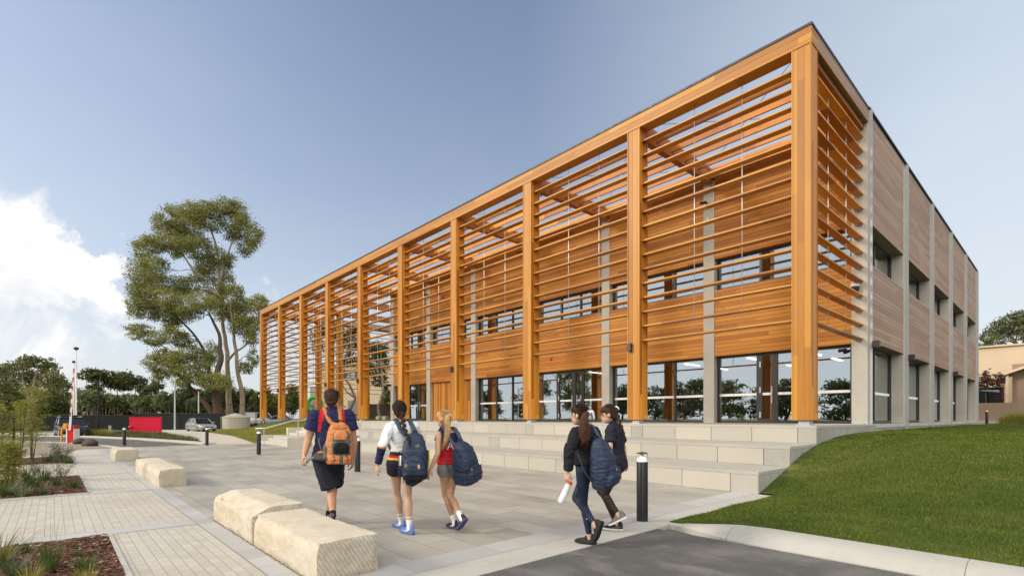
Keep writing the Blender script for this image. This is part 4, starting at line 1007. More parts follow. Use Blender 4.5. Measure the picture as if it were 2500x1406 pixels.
for (x, y) in ((-2.2, 7.4), (-2.2, 10), (-4.4, 7.4), (-7.2, 7.6), (-7.2, 10.4), (-12.6, 7.6), (-17, 7.2), (-4.4, 11.5)):
    mb = MB(); mb.box(x-.05, y-.6, 3.85, x+.05, y+.6, 3.895); mb.build('ceiling_light', M['lamp'], B)
# ---------------- fittings on the outside
for i in (1, 3, 5, 6, 8):
    x = -PP*i-.32; mb = MB(); mb.box(x-.06, -.11, 3.62, x+.06, -.0125, 3.86); mb.box(x-.045, -.1, 3.6, x+.045, -.02, 3.62); mb.build('wall_light', M['frame'], B, bevel=.006)
for k in (0, 1, 3):
    mb = MB(); mb.box(.106, FY[k]-.07, 3.66, .3, FY[k]+.07, 3.86); mb.build('wall_light', M['frame'], B, bevel=.006)
def seccam(x, z, y=5.0):
    mb = MB(); mb.tube([(x, y, z), (x, y-.12, z+.01)], .035, 10); mb.tube([(x+.02, y-.1, z+.01), (x-.16, y-.24, z-.02)], [.05, .055], 10)
    mb.build('security_camera', M['black'], B, smooth='auto')
seccam(-5.18, 9.72); seccam(-24.7, 9.72); seccam(-29.75, 3.95); seccam(-.62, 3.66, 5.24)
mb = MB(); mb.box(-5.2, 4.96, 9.05, -5.08, 4.999, 9.16); mb.build('sensor_box', M['steel'], B)
mb = MB(); mb.box(-.42, 4.86, 5.58, -.2, 4.999, 5.68, 0); mb.lathe((-.31, 4.9, 5.36), [(.01,0),(.07,.02),(.1,.08),(.11,.14),(.11,.22)], 14, 1); mb.build('dome_camera', [M['white'], M['black']], B, smooth='auto')
mb = MB(); mb.box(-13.5, 4.99, 4.4, -13.38, 5.034, 4.55); mb.build('alarm_sounder', plain('red and white plastic', (.5,.03,.03), .4), B)

# ---------------- furniture inside, seen through the glass
def stool(x, y, label, h=.72, orange=False, group='bar stools behind the glass'):
    t = thing('stool', label, 'stool', (x, y, 1.31), rnd.uniform(0, 3), group)
    mb = MB(); mb.lathe((0,0,h-.04), [(.15,0),(.17,.01),(.17,.035),(.15,.045)], 16); mb.build('seat', M['wood' if orange else 'black'], t, smooth='auto', local=True)
    for a in range(4):
        c, s = math.cos(a*math.pi/2+.78), math.sin(a*math.pi/2+.78)
        mb = MB(); mb.tube([(.12*c,.12*s,h-.04),(.2*c,.2*s,0)], .013, 6); mb.build('leg', M['wood' if orange else 'black'], t, local=True)
    mb = MB(); mb.tube([(.17*math.cos(a*.5236), .17*math.sin(a*.5236), .22) for a in range(13)], .01, 5); mb.build('footrest_ring', M['black'], t, local=True)
    return t
def high_table(x, y, L, label):
    t = thing('high_table', label, 'table', (x, y, 1.31), 0, 'timber tables inside')
    mb = MB(); mb.box(-L/2, -.4, .98, L/2, .4, 1.04); mb.build('tabletop', M['wood'], t, local=True, bevel=.004)
    for sx in (-1, 1):
        for sy in (-1, 1):
            mb = MB(); mb.box(sx*(L/2-.06)-.05, sy*.33-.05, 0, sx*(L/2-.06)+.05, sy*.33+.05, .98); mb.build('leg', M['wood'], t, local=True)
    return t
high_table(-1.55, 6.9, 1.7, 'pale timber high table inside the glazing just right of the corner post')
stool(-1.9, 6.2, 'black stool in front of the pale high table, left one', group='bar stools behind the glass')
stool(-1.2, 6.2, 'black stool in front of the pale high table, right one')
stool(-1.5, 7.6, 'black stool on the far side of the pale high table')
t = stool(-2.35, 6.0, 'wooden stool carrying an orange cushion behind the glass left of the corner post', .5, True)
c = thing('cushion', 'boxy burnt orange cushion lying on a wooden stool inside', 'cushion', (-2.35, 6.0, 1.82), .2)
mb = MB(); mb.box(-.22, -.2, 0, .2, .2, .2); mb.build('cover', M['orange_vinyl'], c, local=True, bevel=.03, seg=3)
mb = MB(); mb.box(.204, -.19, .01, .22, .19, .19); mb.build('end_panel', M['navy_lam'], c, local=True)
cb = thing('counter', 'dark navy service counter standing behind the glass beside the double door', 'counter', (-4.3, 7.0, 1.31))
mb = MB(); mb.box(-.9, -.35, 0, .9, .35, .98); mb.build('cabinet', M['navy_lam'], cb, local=True)
mb = MB(); mb.box(-.93, -.38, .98, .93, .38, 1.02); mb.build('countertop', M['navy_lam'], cb, local=True)
rb = thing('bench_table', 'long low red topped table behind the glass near the middle doors', 'table', (-11.0, 7.2, 1.31))
mb = MB(); mb.box(-1.4, -.35, .68, 1.4, .35, .74); mb.build('tabletop', M['orange_vinyl'], rb, local=True)
for sx in (-1.3, 1.3): mb = MB(); mb.box(sx-.04, -.3, 0, sx+.04, .3, .68); mb.build('leg', M['room_dark'], rb, local=True)
# ================================================================== TERRACE, STAIRS
T = thing('seating_terrace', 'stepped terrace of cream and grey concrete seat blocks in front of the timber building', 'terrace', (0, -3.35, 0))
def sstep(a, b, x):
    t = min(max((x-a)/(b-a), 0), 1); return t*t*(3-2*t)
XR = .12
tiers = [(-3.35, -1.70, .0, .44, -23.4), (-1.70, 0.0, .44, .88, -23.4), (0.0, 5.4, .88, 1.32, -25.1)]
for ti, (y0, y1, z0, z1, xl) in enumerate(tiers):
    mb = MB()
    mb.box(xl, y0+.06, z0-.4, XR-.12, y1+.05, z1-.07)
    o = mb.build('tier', M['concrete'], T)
    mb = MB(); mb.box(xl-(5.0 if ti < 2 else 3.2), y0-.003, z1-.068, XR+.004, y1+(.04 if ti < 2 else 0), z1); mb.build('tread', M['tread'], o, bevel=.006)
    sh = (-.56, -.3, 0.0)[ti]
    x = XR-.001
    def blk(nm, mat, a, b):
        q = MB(); q.box(a+.006, y0, z0+.002, b-.006, y0+.058, z1-.07); q.build(nm, mat, o, bevel=.006)
    gw = (.56, .56, .42)[ti]
    while x > xl+.2:
        b = max(x-gw, xl); blk('corner_block', M['greyblock'], b, x); x = b
        for q in range(4):
            a = max(x-(PP-gw)/4, xl)
            if x-a > .05: blk('seat_block', M['cream'], a, x)
            x = a
    sd_ = MB(); sd_.box(XR-.118, y0+.06, -.2, XR, y1, z1-.07); sd_.build('side_wall', M['concrete_dark'], o)
SX0, SX1 = -28.3, -23.4
S = thing('concrete_stairs', 'pale concrete stairs with low side walls at the left end of the terrace', 'stairs', (-26, -4.5, 0))
for fi, (yt, z0, xr) in enumerate(((-3.35, 0, SX1), (-1.7, .44, -24.9), (0, .88, -25.1))):
    for s in range(3):
        ys = yt-1.1+s*.366
        mb = MB(); mb.box(SX0, ys, z0-.3, xr-.3, yt+.05, z0+(s+1)*.1467-(.004 if s == 2 else 0)); mb.build('step', M['concrete'], S, bevel=.008)
    for xx in ((SX0-.28, SX0), (xr-.29, xr)):
        mb = MB(); mb.box(xx[0], yt-1.16, z0-.3, xx[1], yt-.015 if xx[0] > -27 else yt+.3, z0+.47); mb.build('side_wall', M['concrete'], S, bevel=.012)
mb = MB(); mb.box(SX0-.3, -3.3, -.2, SX1, -1.65, .371); mb.build('landing', M['concrete'], S)
mb = MB(); mb.box(SX0-.3, -1.65, .3, SX1, 0, .811); mb.build('landing', M['concrete'], S)
H = thing('handrail', 'thin stainless handrail climbing beside the concrete stairs', 'handrail', (-26, -4.9, 0))
HX = -26.0
mb = MB(); mb.tube([(HX,-5.35,.91),(HX,-4.85,.92),(HX,-3.35,1.34),(HX,-2.9,1.36),(HX,-2.75,1.38),(HX,-.6,2.18),(HX,-.15,2.2)], .045, 8); mb.build('rail', M['stainless'], H, smooth=True)
for (y, z0, z1) in ((-4.9, 0, .92), (-3.05, .44, 1.36), (-.45, 1.2, 2.19)):
    mb = MB(); mb.tube([(HX,y,z0),(HX,y,z1)], .027, 8); mb.tube([(HX,y,z0),(HX,y,z0+.01)], .06, 10); mb.build('rail_post', M['stainless'], H, smooth='auto')

# ================================================================== GROUND
def sheet(name, poly, z, mat, kind='structure', thick=0):
    mb = MB()
    if thick: mb.prism(poly, 'z', z-thick, z)
    else: mb.add([(x, y, z) for x, y in poly], [list(range(len(poly)))])
    o = mb.build(name, mat); o['kind'] = kind; return o
m = NT('dry grass and soil'); co = m.obj(); a = m.noise(co, .12, 5); b = m.noise(co, 3, 5)
m.bsdf(m.mix(m.math('ADD', m.math('MULTIPLY', a, .6), m.math('MULTIPLY', b, .4)), (.07,.075,.03), (.16,.14,.08)), .95); M['soil'] = m.mat
M['plaza'] = pavers('grey bluestone pavers', .9, .45, [(.28,.27,.24),(.335,.32,.285),(.385,.37,.33)], (.15,.14,.12), .005, 0, (.72,.69,.64), 1.0, .37, 1, .55)
M['brickpave'] = pavers('cream concrete brick pavers', .2, .1, [(.405,.372,.318),(.445,.412,.357),(.48,.45,.393)], (.22,.19,.15), .0032, R_(0), (.8,.74,.65), .35, .45, 1, .6)
M['band'] = pavers('blue grey paving band', .4, 1.1, [(.33,.325,.325),(.385,.38,.375),(.44,.43,.42)], (.26,.25,.24), .006, 0, (.8,.78,.76), .4, 0, 1, .6)
m = NT('asphalt'); co = m.obj(); f = m.noise(co, 160, 3, .7); g = m.noise(co, 1.1, 5, .6, .4); v = m.n('ShaderNodeTexVoronoi', i_Vector=co, i_Scale=95.0)
c = m.mix(m.mapr(f, .35, .7), (.06,.058,.056), (.135,.13,.124)); c = m.mix(m.mapr(g, .48, .68, 0, .75), c, (.19,.18,.168))
st = m.noise(m.mapped(co, (.5,1.6,1)), 1.3, 5, .6, 1.2); c = m.mix(m.mapr(st, .57, .7, 0, .4), c, (.24,.225,.21))
m.bsdf(c, .85, m.bump(m.math('ADD', v.outputs['Distance'], f), .7, .008), 0, .35); M['asphalt'] = m.mat
m = NT('sandy gravel'); co = m.obj(); f = m.noise(co, 60, 3, .7); g = m.noise(co, 1.2, 4)
m.bsdf(m.mix(m.math('ADD', m.math('MULTIPLY', f, .6), m.math('MULTIPLY', g, .4)), (.13,.105,.08), (.33,.28,.22)), .95, m.bump(f, .5, .02)); M['gravel'] = m.mat
m = NT('bark mulch'); co = m.obj(); v = m.n('ShaderNodeTexVoronoi', i_Vector=m.mapped(co, (1,1.6,1), (0,0,0), (0,0,.5)), i_Scale=34.0)
sp = m.n('ShaderNodeSeparateColor', i_0=v.outputs['Color'])
c = m.ramp(sp.outputs[0], [(.0,(.035,.016,.010)),(.45,(.095,.038,.022)),(.8,(.17,.075,.045)),(1.0,(.36,.25,.17))])
m.bsdf(c, .9, m.bump(v.outputs['Distance'], 1.0, .03), 0, .15); M['mulch'] = m.mat
m = NT('lawn soil and thatch'); co = m.obj(); f = m.noise(co, 45, 4, .7); g = m.noise(co, .9, 5, .6); s2 = m.noise(m.mapped(co, (.5,2.2,1)), .8, 4, .6)
c = m.mix(m.math('ADD', m.math('MULTIPLY', f, .5), m.math('MULTIPLY', g, .5)), (.032,.058,.011), (.085,.125,.026)); c = m.mix(m.mapr(s2, .5, .7, 0, .6), c, (.20,.19,.06))
m.bsdf(c, .85, m.bump(f, .9, .04), 0, .06); M['lawn'] = m.mat
m = NT('dry lawn bank soil'); co = m.obj(); f = m.noise(co, 30, 4, .7); g = m.noise(co, .7, 5, .6)
m.bsdf(m.mix(m.math('ADD', m.math('MULTIPLY', f, .5), m.math('MULTIPLY', g, .5)), (.085,.105,.018), (.24,.215,.065)), .9, m.bump(f, .8, .04), 0, .1); M['bank'] = m.mat
M['kerb'] = concrete('pale kerb concrete', (.405,.395,.365), .14, 1.6)
M['path'] = concrete('beige footpath concrete', (.46,.42,.36), .12, .8)

sheet('ground', [(-1200,-1200),(1200,-1200),(1200,1200),(-1200,1200)], -.06, M['soil'])
sheet('plaza', [(.02,-11.9),(.02,-3.2),(SX0-.2,-3.2),(-28.4,-4.7),(-28.55,-7.3),(-28.0,-11.0),(-27.6,-11.9)], 0, M['plaza'])
sheet('paving', [(-23.6,-40),(4.5,-40),(4.5,-20),(.02,-20),(.02,-11.9),(-27.5,-11.9),(-27.5,-12.6),(-23.6,-13.6)], 0, M['brickpave'])
for x in (-4.45, -9.15, -13.4, -18.05, -22.1):
    sheet('paving_band', [(x,-40),(x+.40,-40),(x+.40,-11.88),(x,-11.88)], .004, M['band'])
sheet('paving_band', [(-.40,-11.9),(.02,-11.9),(.02,-3.3),(-.40,-3.3)], .004, M['band'])
sheet('paving_band', [(-27,-12.1),(-.4,-12.1),(-.4,-11.88),(-27,-11.88)], .006, M['band'])
sheet('edge_strip', [(.021,-40),(.47,-40),(.47,-7.42),(.42,-7.1),(.40,-3.3),(.021,-3.3)], .003, M['kerb'], thick=.2)
sheet('road', [(.471,-80),(90,-80),(90,-7.5),(.471,-7.5)], -.004, M['asphalt'])
farK = [(-80,-60),(-62,-28),(-53.07,-16.76),(-50.9,-14.3),(-47.6,-12.0),(-39.2,-9.4),(-32.5,-8.05),(-28.65,-7.36)]
nearE = [(-27.9,-11.0),(-29.3,-11.15),(-32.6,-11.73),(-36.7,-12.7),(-39.5,-14.2),(-43.7,-16.25),(-52,-26),(-70,-60)]
sheet('road', farK+[(-28.05,-10.9)]+nearE, -.006, M['asphalt'])
def strip(name, line, w, z0, z1, mat):
    L = [V((x,y,0)) for x, y in line]; mb = MB(); rings = []
    for i, p in enumerate(L):
        t = (L[min(i+1,len(L)-1)]-L[max(i-1,0)]).normalized(); n_ = V((-t.y,t.x,0))
        rings.append([p+V((0,0,z0)), p+n_*w+V((0,0,z0)), p+n_*w+V((0,0,z1)), p+n_*w*.12+V((0,0,z1)), p+V((0,0,z1-.03))])
    mb.loft(rings); o = mb.build(name, mat); o['kind'] = 'structure'; return o
strip('kerb', farK, .7, -.2, .09, M['kerb'])
strip('kerb', nearE, .35, -.2, .03, M['kerb'])
sheet('gravel_verge', [(-27.5,-12.0),(-27.95,-11.36),(-29.3,-11.5),(-32.6,-12.1),(-36.5,-13.1),(-39.3,-14.55),(-43.5,-16.6),(-51.7,-26.3),(-69,-60),(-23.6,-60),(-23.6,-13.6),(-27.5,-12.6)], .002, M['gravel'])
sheet('path', [(-28.56,-7.28),(-28.35,-4.75),(-42.9,-2.5),(-56.7,-1.6),(-75,-.8),(-75,-4.4),(-59.6,-4.9),(-46,-5.9),(-33.6,-6.5)], .002, M['path'])
sheet('driveway', [(-46.5,-11.0),(-53,-16.2),(-60,-27),(-75,-27),(-66,-13),(-56,-10.2)], .01, M['path'])
# planted verge beyond the far kerb
def grid_surface(name, xs, ys, hf, mat, kind='structure', inside=None):
    nx, ny = len(xs), len(ys); vs = []; ok = []
    for y in ys:
        for x in xs:
            vs.append((x, y, hf(x, y))); ok.append(inside is None or inside(x, y))
    fs = []
    for j in range(ny-1):
        for i in range(nx-1):
            q = (j*nx+i, j*nx+i+1, (j+1)*nx+i+1, (j+1)*nx+i)
            if inside is None or all(ok[k] for k in q): fs.append(q)
    me = bpy.data.meshes.new(name); me.from_pydata(vs, [], fs); me.materials.append(mat)
    me.polygons.foreach_set('use_smooth', np.ones(len(fs), dtype=bool))
    o = bpy.data.objects.new(name, me); COL.objects.link(o); o['kind'] = kind; return o
def interp(tab, x):
    if x <= tab[0][0]: return tab[0][1]
    for (a, fa), (b, fb) in zip(tab, tab[1:]):
        if x <= b:
            t = (x-a)/(b-a); return fa+(fb-fa)*t
    return tab[-1][1]
EDGE = [(-7.1,.03),(-3.4,.02),(-3.2,.05),(-1.7,.48),(-.9,.70),(0,.86),(1,.97),(2.4,1.06),(5,1.09),(60,1.1)]
INN = [(-7.1,.12),(-6,.21),(-4.5,.42),(-3.0,.64),(-1.5,.82),(0,.94),(1.2,1.01),(2.4,1.06),(5,1.09),(60,1.1)]
def lawn_h(x, y):
    t = sstep(.3, 2.8, x)
    h = interp(EDGE, y)*(1-t)+interp(INN, y)*t
    return h + .018*noise.noise(V((x*.9, y*.9, 0))) + .006*noise.noise(V((x*5, y*5, 3)))
xs = [.125, .25, .41]+[.41+.17*i for i in range(1, 60)]+[10.7+1.2*i for i in range(1, 50)]
ys = [-7.12+.2*i for i in range(80)]+[9+1.0*i for i in range(0, 60)]
LAWN = grid_surface('lawn', xs, ys, lambda x, y: lawn_h(x, y), M['lawn'], inside=lambda x, y: (x >= .40 or y >= -3.5) )
# rolled kerb round the lawn
mb = MB()
def kerbring(x):
    t = sstep(.35, 1.7, x); h = .02+.125*t; w_ = .10+.33*t
    return [V((x,-7.06,-.1)), V((x,-7.06,h)), V((x,-7.06-w_*.45,h)), V((x,-7.06-w_*.8,h*.62)), V((x,-7.06-w_,.006)), V((x,-7.06-w_-.01,-.1))]
x = .42; seg = [(.42,1.39),(1.395,3.6)]+[(3.605+2.4*i, 6.0+2.4*i) for i in range(24)]
for a, b in seg: mb.loft([kerbring(a+(b-a)*k/6) for k in range(7)])
o = mb.build('kerb', M['kerb'], smooth='auto'); o['kind'] = 'structure'
# left lawn bank
def bank_y0(x): return interp([(-75,-.5),(-56.7,-1.5),(-42.9,-2.4),(-28.3,-4.6)], x)
def bank_h(x, y):
    a = sstep(bank_y0(x)-.2, bank_y0(x)+5.2, y); b = sstep(-64, -42, x)
    return -.03+1.36*a*(.12+.88*b)+.02*noise.noise(V((x*.6,y*.6,1)))
grid_surface('lawn', [-76+.8*i for i in range(60)]+[-28.62], [-5+.4*i for i in range(62)], bank_h, M['bank'], inside=lambda x, y: y > bank_y0(x)-.4 and y < 19)
sheet('car_park', [(-140,12),(-64,12),(-64,70),(-140,70)], .35, M['asphalt'])
mb = MB(); mb.box(-63.9, 19.1, -.1, -28.0, 60, 1.28); o = mb.build('raised_yard', M['path']); o['kind'] = 'structure'
# garden beds
chip_mats = [plain('red brown bark chip', (.12,.045,.026), .85), plain('dark bark chip', (.045,.022,.015), .9), plain('pale bark chip', (.40,.30,.20), .85), plain('tan bark chip', (.20,.10,.06), .85)]
def bed(x0, x1, y1, n, near):
    xs = list(np.arange(x0, x1, .09))+[x1]; ys = list(np.arange(y1-6, y1, .09))+[y1]
    hf = lambda x, y: (.012+.035*sstep(0, .5, min(x-x0, x1-x, y1-y)))*1.0+.022*noise.noise(V((x*3,y*3,0)))+.012*noise.noise(V((x*11,y*11,0)))-.006
    o = grid_surface('garden_bed', xs, ys, hf, M['mulch'])
    mb = MB()
    for i in range(n):
        x = rnd.uniform(x0+.03, x1-.03); y = y1-.03-(rnd.random()**1.3)*4.2
        a = rnd.uniform(0, 3.14); L = rnd.uniform(.012, .04)*(1.6 if rnd.random() < .05 else 1); W_ = L*rnd.uniform(.15, .4); t = rnd.uniform(-.5, .5)
        c = V((x, y, hf(x, y)+.012)); u = V((math.cos(a), math.sin(a), t*.6))*L; w_ = V((-math.sin(a), math.cos(a), rnd.uniform(-.5,.5)))*W_
        k = rnd.random(); mb.add([c-u-w_, c+u-w_*.6, c+u*.9+w_, c-u*.8+w_*.8], [(0,1,2,3)], 0 if k < .55 else 1 if k < .75 else 3 if k < .93 else 2)
    s_ = mb.build('bark_mulch', chip_mats); s_['kind'] = 'stuff'; s_['label'] = 'loose red brown bark chips covering a garden bed'
    e = MB(); e.box(x0-.012, y1-8, -.05, x0, y1+.012, .016); e.box(x1, y1-8, -.05, x1+.045, y1+.045, .016); e.box(x0-.012, y1, -.05, x1+.045, y1+.045, .014)
    e = e.build('bed_edging', M['kerb']); e['kind'] = 'structure'
bed(-4.03, 1.8, -13.1, 14000, True); bed(-13.02, -8.97, -13.1, 7000, True); bed(-21.7, -18.07, -13.1, 2500, False)
# ================================================================== STREET FURNITURE
M['bollard'] = plain('black bollard coat', (.013,.013,.015), .38, 0, .25, 12)
def bollard(loc, label):
    t = thing('bollard', label, 'bollard', loc, 0, 'black bollards with white light heads')
    mb = MB(); mb.lathe((0,0,0), [(.001,0),(.081,0),(.081,.86),(.078,.868)], 24); mb.build('shaft', M['bollard'], t, smooth='auto', local=True)
    mb = MB(); mb.lathe((0,0,0), [(.076,.868),(.076,.885),(.068,.915),(.048,.94),(.026,.955),(.018,.985)], 24); mb.build('light_head', M['strip'], t, smooth='auto', local=True)
    mb = MB(); mb.lathe((0,0,0), [(.001,.982),(.084,.985),(.084,.992),(.03,1.006),(.001,1.01)], 24); mb.build('cap', M['frame'], t, smooth='auto', local=True)
    mb = MB()
    for a in (0.4, 2.5, 4.6): mb.tube([(.074*math.cos(a),.074*math.sin(a),.87),(.074*math.cos(a),.074*math.sin(a),.984)], .004, 5)
    mb.build('cage_rod', M['stainless'], t, local=True)
    mb = MB(); mb.lathe((0,0,0), [(.08,.003),(.125,.003),(.125,.008),(.081,.012)], 24); mb.build('base_flange', M['steel'], t, local=True)
    return t
b0 = bollard((.07,-7.27,0), 'nearest black bollard, beside the lawn tip and the road kerb')
dup(b0, (-9.06,-7.35,0), None, 'black bollard half hidden behind the man with the orange backpack')
dup(b0, (-18.0,-7.40,0), None, 'black bollard in front of the handrail and concrete stairs')
dup(b0, (-27.5,-7.38,0), None, 'black bollard at the start of the footpath, in front of the silver sedan')
dup(b0, (-30.3,-10.75,0), None, 'black bollard on the road edge behind the farthest sandstone block')
dup(b0, (.13,34.9,1.08), None, 'small far black bollard standing on the upper lawn before the brown wall')

m = NT('split sandstone'); co = m.obj()
n1 = m.noise(co, 2.2, 5, .6, .6); n2 = m.noise(m.mapped(co, (1.5,1.5,6), (0,0,0), (.25,.3,0)), 2.5, 6, .65, 1.2); n3 = m.noise(co, 40, 4, .7)
saw = m.n('ShaderNodeTexWave', bands_direction='DIAGONAL', i_Vector=m.mapped(co, (0,1.0,.62)), i_Scale=15.0, i_Distortion=2.2, i_Detail=4.0, i_Detail_Scale=2.0)
c = m.ramp(m.math('ADD', m.math('MULTIPLY', n1, .5), m.math('MULTIPLY', n2, .5)), [(.25,(.39,.295,.185)),(.40,(.47,.405,.305)),(.55,(.51,.462,.38)),(.75,(.54,.51,.445))])
nx = m.n('ShaderNodeSeparateXYZ', i_0=m.n('ShaderNodeNewGeometry').outputs['Normal']).outputs[0]
endm = m.mapr(nx, .75, .95)
c = m.mix(m.math('MULTIPLY', endm, m.mapr(saw.outputs['Fac'], .1, .6, .38, .0)), c, (.30,.23,.14))
h = m.math('ADD', m.math('MULTIPLY', n3, .35), m.math('ADD', m.math('MULTIPLY', n2, .6), m.math('MULTIPLY', m.math('MULTIPLY', saw.outputs['Fac'], endm), .7)))
m.bsdf(c, .88, m.bump(h, .7, .022), 0, .2); M['sandstone'] = m.mat
def stone(x0, x1, y0, y1, z0, h, label, seed, rough=.02, step=.03, ledge=0):
    """quarried block: gridded box pushed about by noise, with chipped arrises"""
    bm = bmesh.new(); bmesh.ops.create_cube(bm, size=1)
    L, Wd = x1-x0, y1-y0
    for axis, n in ((0, max(2,int(L/step))), (1, max(2,int(Wd/step))), (2, max(2,int(h/step)))):
        for k in range(1, n):
            p = -.5+k/n; co_ = [0,0,0]; co_[axis] = p; no = [0,0,0]; no[axis] = 1
            bmesh.ops.bisect_plane(bm, geom=bm.verts[:]+bm.edges[:]+bm.faces[:], plane_co=co_, plane_no=no)
    for v in bm.verts:
        p = V(v.co); q = V((p.x*L, p.y*Wd, p.z*h)); s = V((seed*3.1, seed*1.7, seed))
        # rounded, chipped edges
        d = V((abs(p.x)*2*L/2-L/2, abs(p.y)*Wd-Wd/2, abs(p.z)*h-h/2)); near = sorted([-d.x, -d.y, -d.z])
        e = max(0, .05-near[0]-near[1])/.05 if near[1] < .05 else 0
        chip = .018+.03*max(0, noise.noise((q+s)*6))
        inward = -q.normalized()*e*chip*.55
        n_ = V((noise.noise((q+s)*2.6), noise.noise((q+s)*2.6+V((9,0,0))), noise.noise((q+s)*2.6+V((0,9,0)))))*rough
        n_ += V((0, noise.noise(V((q.x*9+seed, q.z*2.2, seed)))*rough*.8*(1 if abs(p.y) > .48 else .2), noise.noise((q+s)*7)*rough*.25))
        n_ += V((noise.noise((q+s)*14), noise.noise((q+s)*14+V((5,5,0))), noise.noise((q+s)*14+V((0,5,5))))) * rough*.45
        r30 = noise.noise((q+s)*30); inward += -q.normalized()*max(0, r30)*.012*min(1, e*3)
        if abs(p.z) > .49 and p.z > 0: n_.z *= .35; n_.z -= ledge*sstep(-.1, -.5, p.y)*L*.0
        lean = .05*sstep(.1,.5,p.z)*(1 if p.y < 0 else 0)*(.6+noise.noise(V((q.x*1.7,seed,0))))
        r = q+inward+n_; r.y += lean
        if ledge and p.z > 0: r.z -= ledge*sstep(.12, .5, -p.y)*sstep(.25,.5,p.z)*(.7+.6*noise.noise(V((q.x*2.5,seed,1))))
        v.co = r+V((0,0,h/2))
    me = bpy.data.meshes.new('sandstone_block'); bm.to_mesh(me); bm.free()
    o = finish('sandstone_block', me, M['sandstone'], None, smooth='auto')
    o.location = ((x0+x1)/2, (y0+y1)/2, z0-.015)
    return tag(o, label, 'stone block', 'sandstone blocks used as seats')
stone(-4.2,-2.26,-11.86,-11.27,0,.445,'big cream sandstone block with a chipped sloping front, left half of the nearest stone bench',3,.024,.02,.10)
stone(-2.25,-.29,-11.85,-11.25,0,.385,'big cream sandstone block with a flat sawn top, right half of the nearest bench',8,.016,.019,.02)
stone(-13.05,-8.95,-11.93,-11.42,0,.40,'long cream sandstone block, the middle stone bench, in front of the middle garden bed',12,.02,.036,.03)
stone(-19.75,-17.75,-12.05,-11.40,0,.42,'smaller tan sandstone block, the farthest stone bench, near the road bollard',17,.016,.045,0)
p = PD(926, 1020, 41)
stone(p.x-.3, p.x+.22, p.y-.2, p.y+.2, 1.28, .38, 'small far sandstone block left of the end concrete column, left one of a pair', 20, .01, .06)
p = PD(942, 1020, 40.6)
stone(p.x-.25, p.x+.25, p.y-.2, p.y+.2, 1.28, .38, 'small far sandstone block touching the end concrete column, right one of a pair', 22, .01, .06)
def rock(c, r, label, seed):
    mb = MB(); mb.ball((0,0,0), *r, None, 24, 16)
    vs = []
    for p in mb.v:
        q = V(p); n_ = noise.noise(q*2.2+V((seed,0,0)))*.35+noise.noise(q*6+V((0,seed,0)))*.14
        q = q*(1+n_); q.z = max(q.z, -r[2]*.45); vs.append(q)
    mb.v = [tuple(v) for v in vs]
    o = mb.build('rock', plain('dark basalt %d' % seed, (.06,.045,.038), .85, 0, .5, 4, .3, .8, 14), smooth='auto'); o.location = c; tag(o, label, 'rock', 'dark rocks on the gravel')
g = PZ(222, 1088); rock((g.x, g.y, .12), (.52,.34,.27), 'dark angular rock on the gravel, right one of the two by the boom gate', 4)
g = PZ(197, 1083); rock((g.x, g.y, .10), (.42,.3,.2), 'flat brown rock on the gravel, left one of the two by the boom gate', 9)

# boom gate, card reader
M['red'] = plain('red enamel', (.50,.018,.022), .35, 0, .08, 5)
M['signred'] = plain('crimson enamel', (.55,.006,.035), .35, 0, .08, 3)
yawc = math.atan2(CR.y, CR.x)
g = PZ(178.5, 1081)
t = thing('boom_gate', 'red and white boom gate with its striped arm raised upright', 'boom gate', g, yawc)
mb = MB(); mb.box(-.2,-.18,0,.2,.18,1.0); mb.build('housing', M['red'], t, local=True, bevel=.02)
mb = MB(); mb.box(-.245,-.2,0,-.202,.2,.86); mb.box(.202,-.2,0,.225,.2,.86); mb.build('side_panel', M['white'], t, local=True, bevel=.006)
mb = MB(); mb.box(-.24,-.2,.87,.24,.2,1.05); mb.build('lid', M['red'], t, local=True, bevel=.02)
mb = MB(); ax = V((.31,0,3.9)); dirn = ax.normalized(); s0 = V((.02,-.26,.78))
mb.tube([s0, s0+dirn*4.0], [.075,.05], 4); arm = mb.build('boom_arm', M['white'], t, local=True)
for k in range(6):
    a = s0+dirn*(.95+k*.52); mb = MB(); mb.obox(a+V((.005,-.06,0)), V((.028,0,0)), V((0,.012,0)), dirn*.12); mb.build('red_band', M['red'], arm, local=True)
g = PZ(150, 1079)
t = thing('card_reader', 'yellow gooseneck card reader post beside the boom gate', 'card reader', g, yawc)
mb = MB(); mb.tube(catmull([(0,0,0),(0,0,.3),(.03,0,.7),(.12,0,.98),(.24,0,1.06)], 5), .05, 10); mb.build('post', M['yellow'], t, smooth=True, local=True)
mb = MB(); mb.box(.2,-.12,.82,.44,.1,1.16); mb.build('reader_box', M['yellow'], t, local=True, bevel=.015)
